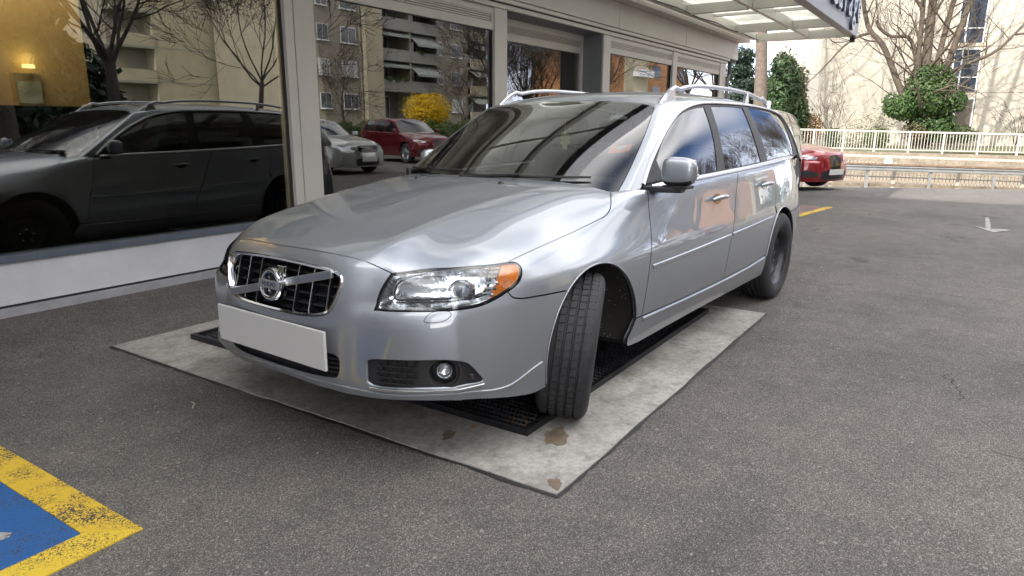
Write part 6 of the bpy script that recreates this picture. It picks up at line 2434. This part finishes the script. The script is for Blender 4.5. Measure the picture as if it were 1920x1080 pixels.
# pale house
M_PALE = mat('pale_render', (.52, .475, .40), .9, vary=.10, vscale=1.1, bump=.3, bscale=60)
M_PALEBAND = mat('pale_band', (.52, .46, .37), .9, vary=.12, vscale=2)
M_FRAMEW = mat('white_frame', (.78, .79, .80), .4)
M_HOUSEGLASS = mat('stair_glass', (.035, .05, .075), .06, coat=.5, vary=.4, vscale=1.2)
M_BROWNPANEL = mat('brown_panel', (.14, .115, .09), .6, vary=.25, vscale=5)
house = thing('pale_house', 'tall pale rendered house with a vertical strip of stairwell windows', 'building', st(42.9, 12.8, 0))
hb = st(42.9, 12.8)


def hbx(name, m, s0, s1, t0, t1, z0, z1, parent=None, bev=0):
    mb = MB()
    stbox(mb, s0, s1, t0, t1, z0, z1)
    mb.v = [(v[0] - hb[0], v[1] - hb[1], v[2]) for v in mb.v]
    return mb.build(name, m, parent or house, bevel=bev)


bands = [-.5, 3.02, 5.50, 8.1, 10.8, 13.5, 16.2]
for z0, z1 in zip(bands, bands[1:]):
    hbx('wall', M_PALE, 42.9, 54, 12.8, 19.88, z0, z1 - .022)
    hbx('wall', M_PALE, 42.9, 54, 21.40, 26.0, z0 + (.12 if z0 > 0 else 0), z1 + .098)
    hbx('joint_band', M_PALEBAND, 42.908, 54, 12.8, 19.88, z1 - .022, z1)
hbx('wall', M_PALE, 43.05, 54, 19.88, 21.40, -.5, 16.2)
hbx('roof_slab', M_PALEBAND, 42.7, 54.2, 12.6, 26.2, 16.31, 16.6)


def stair(z0, z1, rows, t0=19.90, t1=21.35, tm=20.36):
    hbx('spandrel', M_PALEBAND, 42.93, 43.04, t0, t1, z1 + .001, z1 + .30)
    f = hbx('window', M_FRAMEW, 42.90, 42.95, tm - .035, tm + .035, z0, z1)
    for a, b in ((t0, t0 + .06), (t1 - .07, t1)):
        hbx('frame', M_FRAMEW, 42.90, 42.95, a, b, z0, z1, f)
    for k, (a, b, dark) in enumerate(rows):
        for ta, tb in ((t0 + .06, tm - .035), (tm + .035, t1 - .07)):
            hbx('pane', M_HOUSEGLASS if not dark else M_BROWNPANEL, 42.94, 42.955, ta, tb, a + .03, b - .03, f)
            hbx('frame', M_FRAMEW, 42.905, 42.939, ta, tb, b - .03, b + .03, f)
    return f


stair(5.80, 8.30, ((5.80, 6.57, 0), (6.57, 8.27, 0)))
stair(3.20, 5.50, ((3.20, 3.97, 0), (3.97, 5.47, 0)))
stair(8.70, 11.0, ((8.70, 9.45, 0), (9.45, 10.97, 0)))
stair(11.4, 13.7, ((11.4, 12.1, 0), (12.1, 13.67, 0)))
stair(1.30, 2.84, ((1.33, 2.81, 1),))
low = thing('grey_outbuilding', 'small grey outbuilding with a slate roof left of the pale house', 'building', st(55, 15.6, 0))
lb = st(55, 15.6)
for nm, m_, z0, z1, e in (('wall', mat('grey_boards', (.30, .28, .27), .85, vary=.2), 0, 3.2, 0), ('roof', mat('slate_roof', (.20, .21, .23), .7, vary=.2), 3.2, 4.3, .25)):
    mb = MB()
    stbox(mb, 55 - e, 60, 13.0 - e, 17.5 + e, z0, z1)
    mb.v = [(v[0] - lb[0], v[1] - lb[1], v[2]) for v in mb.v]
    if nm == 'roof':
        for i in (4, 6):
            mb.v[i] = (mb.v[i][0] + DS.x * 2.5, mb.v[i][1] + DS.y * 2.5, mb.v[i][2] + .4)
    mb.build(nm, m_, low)

for i, (s_, t_, h_) in enumerate(((40, 29.0, 11), (47, 33.5, 13), (38, 36.0, 10))):
    bare_tree(('bare tree right of the pale house', 'taller bare tree beyond the right corner of the pale house', 'bare tree far right behind the white railing')[i], st(s_, t_, .2), h_, 601 + i, .2, M_BARK, .3, (0, 0), 4)
low2 = shrub('laurel_hedge', 'long laurel hedge behind the railing right of the pale house', st(36, 29, .2), [((0, -2.0, .8), (.9, 2.4, .9)), ((.3, 1.0, .7), (.9, 2.0, .8))], 4000, .09, M_EVERGREEN, 610, 'hedge')
# ------------------------------------------------------------------ across the lot: what the shop windows mirror
M_CREAM = mat('cream_render', (.52, .46, .33), .9, vary=.08, vscale=.8)
M_BEIGE = mat('beige_render', (.34, .30, .235), .9, vary=.10, vscale=.8)
M_GREYSLAB = mat('grey_parapet', (.34, .33, .30), .9, vary=.14, vscale=1.2)
M_WINDARK = mat('window_glass_dark', (.05, .06, .07), .08, coat=.4)
M_BLIND = mat('white_shutter', (.68, .68, .66), .6, vary=.05)
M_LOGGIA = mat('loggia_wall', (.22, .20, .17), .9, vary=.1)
M_BRICK = mat('orange_render', (.46, .22, .10), .9, vary=.12, vscale=1.5)
_aw, _t, _b = new_mat('striped_awning')
_tc = _t.nodes.new('ShaderNodeTexCoord'); _w = _t.nodes.new('ShaderNodeTexWave'); _w.inputs['Scale'].default_value = 3.2
_t.links.new(_tc.outputs['Object'], _w.inputs['Vector'])
_r = _t.nodes.new('ShaderNodeValToRGB'); _r.color_ramp.interpolation = 'CONSTANT'
_r.color_ramp.elements[0].color = (.07, .11, .09, 1); _r.color_ramp.elements[1].color = (.5, .52, .48, 1); _r.color_ramp.elements[1].position = .5
_t.links.new(_w.outputs['Fac'], _r.inputs['Fac']); _t.links.new(_r.outputs['Color'], _b.inputs['Base Color'])
M_AWNING = _aw

apt = thing('apartment_block', 'cream apartment block with balconies and striped awnings mirrored in the shop windows', 'building', (40, -39.2, 0))


def A(name, m, x0, x1, y0, y1, z0, z1, parent=None, bev=0):
    return MB().box(x0 - 40, x1 - 40, y0, y1, z0, z1).build(name, m, parent or apt, bevel=bev)


def awin(x0, x1, z0, z1, y=0.0, shutter=False):
    f = A('window', M_FRAMEW, x0, x1, y + .01, y + .06, z0, z1)
    mid = .5 * (x0 + x1)
    for a, b in ((x0 + .06, mid - .03), (mid + .03, x1 - .06)):
        A('pane', M_BLIND if shutter else M_WINDARK, a, b, y + .055, y + .072, z0 + .06, z1 - .06, f)
    A('sill', M_FRAMEW, x0 - .08, x1 + .08, y + .01, y + .16, z0 - .07, z0 - .005, f)
    return f


A('wall', M_BEIGE, 42.2, 49.65, -12, 0, -1, 21.5)
A('wall', M_CREAM, 49.65, 51.95, -12, .55, -1, 21.5)
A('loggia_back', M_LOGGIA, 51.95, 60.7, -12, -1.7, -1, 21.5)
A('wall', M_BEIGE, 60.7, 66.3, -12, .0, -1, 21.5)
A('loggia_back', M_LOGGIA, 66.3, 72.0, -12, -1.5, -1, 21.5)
A('roof_slab', M_GREYSLAB, 41.9, 72.3, -12.3, .8, 21.5, 21.8)
rnd = random.Random(5)
for k in range(6):
    zf_ = 1.75 + 2.96 * k          # balcony slab level
    A('balcony_slab', M_GREYSLAB, 51.95, 60.7, -1.7, .30, zf_ - .18, zf_ + .02)
    if k:
        A('balcony_parapet', M_GREYSLAB, 51.95, 56.28, .18, .30, zf_ + .021, zf_ + .93)
        A('balcony_parapet', M_GREYSLAB, 56.32, 60.7, .18, .30, zf_ + .021, zf_ + .93)
    A('balcony_fin', M_CREAM, 56.2, 56.42, -1.7, .17, zf_ + .021, zf_ + 2.76)
    for x0, x1 in ((52.4, 55.9), (56.8, 60.3)):
        awin(x0, x1 - 1.0, zf_ + .15, zf_ + 2.35, -1.69, False)
        if k in (1, 2, 3, 4) and not (k == 1 and x0 < 53 and False):
            drop = rnd.choice((.35, 1.0, 1.0)) if x0 > 56 else .32
            mb = MB()
            y1_ = .30 + drop * .7
            mb.add([(x0 - 40 - .3, -.4, zf_ + 2.70), (x1 - 40 + .2, -.4, zf_ + 2.70), (x1 - 40 + .2, y1_, zf_ + 2.62 - drop), (x0 - 40 - .3, y1_, zf_ + 2.62 - drop),
                    (x1 - 40 + .2, y1_, zf_ + 2.42 - drop), (x0 - 40 - .3, y1_, zf_ + 2.42 - drop)], [(0, 1, 2, 3), (3, 2, 4, 5)])
            mb.build('awning', M_AWNING, apt)
    for x0, x1 in ((44.2, 45.5), (47.0, 48.9)):
        awin(x0, x1, zf_ + .95, zf_ + 2.35, 0, (k + int(x0)) % 3 == 0)
    awin(60.95, 61.7, zf_ + .9, zf_ + 2.3)
    awin(63.2, 65.2, zf_ + .9, zf_ + 2.3, 0, k == 0)
    A('balcony_slab', M_GREYSLAB, 66.3, 72.0, -1.5, .45, zf_ - .18, zf_ + .02)
    A('balcony_parapet', M_CREAM, 66.3, 72.0, .33, .45, zf_ + .021, zf_ + 1.0)
    awin(67.0, 69.2, zf_ + .15, zf_ + 2.3, -1.49)
    mb = MB(); mb.add([(26.4, .0, zf_ + 2.7), (31.8, .0, zf_ + 2.7), (31.8, 1.3, zf_ + 1.9), (26.4, 1.3, zf_ + 1.9)], [(0, 1, 2, 3)]); mb.build('awning', M_AWNING, apt)
A('downpipe', M_GREYSLAB, 49.35, 49.47, .0, .12, -1, 21)
rnd = random.Random(15)
for x, z in ((53.0, 5.7), (54.2, 5.7), (55.4, 5.75), (58.0, 8.6)):
    V, F = leaf_cloud(rnd, [((x - 40, .24, z), (.55, .2, .3))], 260, .07)
    leaves('balcony_plant', V, F, M_HEDGE, apt)

tower = thing('tower_block', 'tall cream tower block with stepped balconies mirrored in the left shop window', 'building', (30, -52, 0))


def TW(name, m, x0, x1, y0, y1, z0, z1):
    return MB().box(x0, x1, y0, y1, z0, z1).build(name, m, tower)


TW('wall', M_CREAM, 6.6, 22.5, -10, 0, -1, 38)
TW('wall', M_BEIGE, 3.2, 6.59, -10, -1.4, -1, 38)
for k in range(12):
    z = 2 + 3 * k
    TW('balcony_slab', M_GREYSLAB, 3.0, 6.58, -1.39, .1, z - .2, z)
    TW('balcony_parapet', M_CREAM, 3.0, 6.58, -.05, .1, z + .001, z + 1.0)
    TW('floor_joint', M_GREYSLAB, 6.7, 22.4, .001, .02, z - .06, z)
brick = thing('orange_house', 'orange and white house with balconies mirrored in the far shop windows', 'building', (84, -31, 0))
for nm, m_, b_ in (('wall', M_BRICK, (0, 7, -10, 0, -1, 11)), ('wall', M_CREAM, (7.01, 15, -10, .2, -1, 11)), ('wall', M_BRICK, (15.01, 30, -10, 0, -1, 11))):
    MB().box(*b_).build(nm, m_, brick)
for k in range(3):
    MB().box(9.5, 14.8, .21, 1.2, 2 + 3 * k, 3.0 + 3 * k).build('balcony_parapet', M_FRAMEW, brick)
    MB().box(17, 20, .005, .05, 2.2 + 3 * k, 4 + 3 * k).build('window', M_WINDARK, brick)
    MB().box(28, 31, .005, .05, 2.2 + 3 * k, 4 + 3 * k).build('window', M_WINDARK, brick)

# garden ground, hedge, forsythia, trees across the lot
V, F = [], []
tag(MB().box(-60, 140, -80, -18.6, -1.2, .06).build('lawn', mat('lawn', (.06, .085, .03), .95, vary=.4, vscale=1.5, bump=.6, bscale=25)), kind='structure')
for i in range(9):
    x = 24.5 + i * 1.9
    shrub('hedge_bush', 'clipped green hedge bush across the lot, ' + ('left of the mirrored parked silver estate', 'second from the left end of its row', 'behind the nose of the parked silver estate', 'behind the rear of the parked silver estate', 'left of the dark red suv', 'behind the dark red suv', 'at the foot of the yellow forsythia', 'right of the yellow forsythia', 'at the right end of its row')[i], (x, -19.4, 0), [((0, 0, .75), (1.25, .6, .78))], 1500, .075, M_HEDGE, 300 + i, 'hedge', 'hedge bushes along the opposite side of the lot', stems=2, stem_h=.8)
shrub('forsythia', 'bright yellow forsythia bush in flower behind the hedge', (37.8, -21.2, 0), [((0, 0, 2.3), (1.5, 1.2, 1.15)), ((-.9, .1, 1.8), (.9, .9, .75)), ((1.0, 0, 2.0), (.8, .8, .8))], 6500, .075, M_FORSYTHIA, 400, 'shrub', stem_h=2.2)
TREES = (('dark bare tree with a broad crown mirrored in the left shop window', (13.7, -15.6, 0), 11.5, 51, .23, M_BARKDARK, .30, (0, 0), 4, None),
         ('bare tree whose fine twigs cross the cream tower in the mirror image', (20.6, -16.6, 0), 10.5, 52, .12, M_BARKDARK, .30, (.3, 0), 4, None),
         ('slim upright tree with reddish buds before the beige wall in the mirror image', (37.8, -29.5, 0), 7.6, 53, .12, M_BARK, .22, (0, 0), 3, M_REDTWIG),
         ('slim tree with reddish twigs right of the forsythia in the mirror image', (52.8, -29.4, 0), 7.2, 54, .12, M_BARK, .22, (0, 0), 3, M_REDTWIG),
         ('bare tree reaching its branches over the balconies in the mirror image', (47.5, -22.5, 0), 11.0, 55, .24, M_BARKDARK, .28, (.5, 0), 4, None),
         ('leaning dark tree mirrored in the recessed entrance pane', (55.5, -24.5, 0), 12.0, 56, .30, M_BARKDARK, .26, (1.4, 0), 4, None),
         ('many branched dark tree mirrored beside the entrance jamb', (61.5, -25.5, 0), 11.0, 57, .28, M_BARKDARK, .24, (-.5, 0), 4, None),
         ('bare tree before the orange house in the mirror image', (74.0, -26.5, 0), 9.0, 58, .20, M_BARK, .28, (0, 0), 4, None))
for a in TREES:
    bare_tree(a[0], a[1], a[2], a[3], a[4], a[5], a[6], a[7], a[8], buds=a[9])
# trees seen only in the side windows and paint of the silver car
for i, (x, y, h, lab) in enumerate(((2.0, -12.5, 13.5, 'gnarled bare tree opposite the silver car'), (5.5, -13.0, 12.5, 'bare tree with a bent trunk opposite the silver car'), (9.0, -12.5, 13.5, 'bare tree with ascending limbs opposite the parked cars'), (-3.5, -18.0, 10.0, 'bare tree near the camera side of the lot'))):
    bare_tree(lab, (x, y, 0), h, 81 + i, .22, M_BARKDARK, .26, (.4 - .2 * i, 0), 4)
shrub('copper_hedge', 'copper coloured hedge opposite the silver car', (7.0, -18.9, 0), [((0, 0, 1.0), (2.4, .7, 1.0))], 2600, .08, M_ORANGELEAF, 420, 'hedge')
for i, (x, y, h, w, lab) in enumerate(((12.4, -21.5, 20, 2.3, 'broad dark yew added across the lot to block mirrored sky at the left edge'), (12.0, -25.0, 9.5, 3.4, 'dense dark conifer behind the broad bare tree across the lot'), (16.0, -27.0, 5.5, 3.0, 'dark thicket tree left of the cream tower in the mirror image'))):  # tall yew added to keep mirrored bright sky off the orange wall
    shrub('dark_conifer', lab, (x, y, 0), [((0, 0, h * .5), (w, w * .8, h * .5)), ((w * .5, 0, h * .35), (w * .8, w * .8, h * .34)), ((-w * .5, 0, h * .36), (w * .8, w * .8, h * .35))], 9000, .30, M_PINE, 500 + i, 'tree', stems=1, stem_h=h * .7, shell=.35)
for o_ in [o for o in COL.objects if o.parent is None and o.get('category') and o.location.y < -11.5 and o.name != 'lane_arrow']:
    o_.location.y -= 1.0
rnd = random.Random(77)
V, F = [], []
nx_, ny_ = 46, 14
for i in range(nx_):
    x = -60 + 93 * i / (nx_ - 1)
    hgt = 32 if x < 29 else 32 - 24 * min(1, (x - 29) / 5)
    for j in range(ny_):
        u = j / (ny_ - 1)
        V.append((x * (75.8 + 40 * u) / 75.8 + rnd.uniform(-.8, .8), -66 - 40 * u + rnd.uniform(-.8, .8), -1 + (hgt + rnd.uniform(-1.6, 1.6)) * min(1, (.18 + u * 1.3) if j else 0)))
for i in range(nx_ - 1):
    for j in range(ny_ - 1):
        F.append((i * ny_ + j, (i + 1) * ny_ + j, (i + 1) * ny_ + j + 1, i * ny_ + j + 1))
tag(MB().add(V, F).build('wooded_hill', mat('winter_wood', (.075, .055, .04), .95, vary=.6, vscale=.9, bump=1, bscale=2), smooth=180), kind='structure')
# the tall block behind the camera whose shadow lies over the lot
blk = thing('shading_block', 'tall grey apartment block behind the camera that shades the lot', 'building', (-20, 8, 0))
SHB_H = 27.5
MB().box(-12, 0, -22, 26, -1, SHB_H).build('wall', mat('block_render', (.30, .29, .28), .9, vary=.08, vscale=.5), blk)
for k in range(8):
    for j in range(9):
        wn = MB().box(.005, .05, -20.5 + 5 * j, -18.2 + 5 * j, 2 + 3 * k, 3.6 + 3 * k).build('window', M_WINDARK, blk)
# ------------------------------------------------------------------ other parked cars: one lighter build, scaled and dressed per car
def side_lift(loop):
    return loop


def body_src():
    keep = []
    for f in BODY.F:
        c = sum((BODY.V[i] for i in f), Vector()) / 3
        # wheel openings
        out = False
        for cx, cz, r in ((ACX, ACZ, AR - .01), (RCX, RCZ, RR - .01)):
            if abs(c.y) > .60 and (c.x - cx) ** 2 + (c.z - cz) ** 2 < r * r:
                out = True
        if not out and c.z > .19:
            keep.append(f)
    return keep


BODY_KEEP = body_src()
BUMP_LOW = S([(.93, 0, .23), (.90, .25, .24), (.86, .38, .25), (.86, .40, .40), (.93, .2, .44), (.94, 0, .44)])
SIDE_AIR = S([(.855, .46, .30), (.80, .62, .30), (.70, .745, .31), (.645, .785, .36), (.70, .745, .45), (.80, .60, .42), (.85, .47, .40)])
SLIM_HL = S([(.80, .47, .715), (.72, .585, .735), (.62, .66, .750), (.50, .755, .762), (.42, .80, .755), (.45, .82, .715), (.58, .765, .685), (.72, .64, .665), (.80, .50, .665)])
SHIELD = S([(.93, 0, .30), (.92, .10, .34), (.905, .17, .55), (.885, .20, .70), (.875, .12, .742), (.872, 0, .75)])
SHIELD[0].y = SHIELD[-1].y = 0


def cache(M, loop, d, **kw):
    return patch_mesh(M, loop, d, **kw)


PATCHES = {
    'windscreen': (cache(HOUSE, ws_loop, (1, 0, .8), step=.06, depth=0, offset=.004), False),
    'side_window_a': (cache(HOUSE, G1, (0, 1, .3), step=.08, depth=0, offset=.004), True),
    'side_window_b': (cache(HOUSE, G2, (0, 1, .3), step=.08, depth=0, offset=.004), True),
    'side_window_c': (cache(HOUSE, G3, (0, 1, .3), step=.08, depth=0, offset=.004), True),
    'headlight_estate': (cache(BODY, HL, dh, step=.05, depth=0, offset=.004), True),
    'headlight_slim': (cache(BODY, SLIM_HL, dh, step=.05, depth=0, offset=.004), True),
    'air_intake': (cache(BODY, BUMP_LOW, (1, .3, 0), step=.05, depth=0, offset=.004, center=True), True),
    'side_air': (cache(BODY, SIDE_AIR, (1, .9, 0), step=.05, depth=0, offset=.005), True),
    'grille_wide': (cache(BODY, gl, (1, 0, .2), step=.05, depth=0, offset=.004), False),
    'grille_shield': (cache(BODY, SHIELD, (1, 0, .1), step=.05, depth=0, offset=.006, center=True), True),
    'tail_light': (cache(BODY, tl, (-1, .6, 0), step=.06, depth=0, offset=.005), True),
}


def parked_car(name, label, cat, loc, heading, paint, sx=1.0, sy=1.0, sz=1.0, front='estate', group=None, lift=0.0, plate=True):
    t = thing(name, label, cat, loc, heading, group)
    sc = lambda p: (p[0] * sx, p[1] * sy, p[2] * sz + lift)
    me = bpy.data.meshes.new('body')
    me.from_pydata([sc(v) for v in BODY.V], [], BODY_KEEP)
    me.materials.append(paint); me.shade_smooth()
    link('body', me, t)
    me = bpy.data.meshes.new('greenhouse')
    me.from_pydata([sc(v) for v in HOUSE.V], [], HOUSE.F)
    me.materials.append(paint); me.shade_smooth()
    link('greenhouse', me, t)

    def pt(key, nm, m):
        (V, F, N), both = PATCHES[key]
        for s in ((1, -1) if both else (1,)):
            me = bpy.data.meshes.new(nm)
            me.from_pydata([sc((v.x, v.y * s, v.z)) for v in V], [], [f if s == 1 else f[::-1] for f in F])
            me.materials.append(m); me.shade_smooth()
            link(nm, me, t)
    pt('windscreen', 'windscreen', M_DARKGLASS)
    for k in 'abc':
        pt('side_window_' + k, 'side_window', M_DARKGLASS)
    pt('tail_light', 'tail_light', M_RED)
    if front == 'estate':
        pt('headlight_estate', 'headlight', M_FARLAMP); pt('grille_wide', 'grille', M_GLOSSBLACK); pt('air_intake', 'air_intake', M_BLACK)
        mb = MB(); mb.bar(sc((.93, -.26, .61)), sc((.93, .26, .73)), .02, .025); mb.build('grille_sash', M_CHROME, t)
    else:
        pt('headlight_slim', 'headlight', M_FARLAMP); pt('grille_shield', 'grille', M_GLOSSBLACK); pt('air_intake', 'air_intake', M_BLACK); pt('side_air', 'side_intake', M_BLACK)
    if plate:
        p = sc((.965, 0, .40))
        MB().box(p[0] - .01, p[0] + .01, -.25, .25, p[2] - .055, p[2] + .055).build('number_plate', M_PLATE, t)
    for s in (1, -1):
        MB().box(-.76 * sx, -.66 * sx, (.86 if s == 1 else -1.04) * sy, (1.04 if s == 1 else -.86) * sy, 1.0 * sz + lift, 1.12 * sz + lift).build('door_mirror', paint, t, bevel=.03)
    for cx, cy in ((-.015, .80), (-.015, -.80), (-2.82, .82), (-2.82, -.82)):
        sgn = 1 if cy > 0 else -1
        wv = link('wheel', None, t)
        wv.location = (cx * sx, cy * sy, .325 * (1 + lift))
        wv.rotation_euler = (0, 0, 0 if sgn > 0 else math.pi)
        link('tyre', FAR_TYRE, wv); link('rim', FAR_RIM, wv)
    V, F = [], []
    mb = MB(); mb.box(-3.6 * sx, .75 * sx, -.62 * sy, .62 * sy, .22, .6 * sz); mb.box(-2.4 * sx, -.45 * sx, -.83 * sy, .83 * sy, .24, .5)
    mb.build('underbody', M_DARK, t)
    return t


M_DARKGLASS = mat('dark_car_glass', (.012, .015, .016), .03, coat=1.0)
M_FARLAMP = mat('far_headlamp', (.55, .57, .60), .12, .5, coat=1)
FAR_TYRE = MB().lathe([(.20, -.10), (.30, -.11), (.325, -.08), (.325, .08), (.30, .11), (.205, .095), (.20, .06)], 'y', 36).mesh('tyre', [M_RUBBER])
finish(FAR_TYRE, 40)
FAR_RIM = MB()
FAR_RIM.lathe([(.205, .095), (.195, .08), (.185, .05), (.02, .03)], 'y', 36)
for k in range(5):
    a = 2 * math.pi * k / 5
    FAR_RIM.bar((.05 * math.cos(a), .055, .05 * math.sin(a)), (.192 * math.cos(a), .075, .192 * math.sin(a)), .045, .03, (0, 1, 0))
FAR_RIM.lathe([(.065, .05), (.06, .07), (0, .07)], 'y', 16)
FAR_RIM = FAR_RIM.mesh('rim', [M_SATIN]); finish(FAR_RIM, 40)


def car_paint(name, col, metal=.5, rough=.35):
    m = mat(name, col, rough, metal, coat=1.0)
    return m


P_OLIVE = car_paint('olive_paint', (.16, .145, .11), .7)
P_RED = car_paint('red_paint', (.24, .004, .010), .25, .3)
P_DARKRED = car_paint('dark_red_paint', (.11, .007, .012), .4)
P_SILVER2 = car_paint('silver_green_paint', (.42, .44, .42), .75)
P_BLACK2 = car_paint('black_paint', (.012, .012, .014), .2)

parked_car('suv', 'olive grey suv mostly hidden behind the tail of the silver estate', 'car', (11.3, 3.66, 0), R(180), P_OLIVE, .90, .98, 1.03, 'slim', lift=.05)
parked_car('hatchback', 'bright red car with its nose poking out beyond the olive suv', 'car', (15.9, 3.20, -.035), R(-112), P_RED, .95, .98, .95, 'slim', lift=.02)
parked_car('estate_car', 'parked silver estate facing the shop windows from across the lot', 'car', (13.3, -4.3, 0), R(93), P_SILVER2, .95, .96, .98, 'estate')
parked_car('suv', 'dark red suv beside the parked silver estate across the lot', 'car', (18.6, -6.0, 0), R(106), P_DARKRED, .86, .94, .98, 'slim', lift=.04)
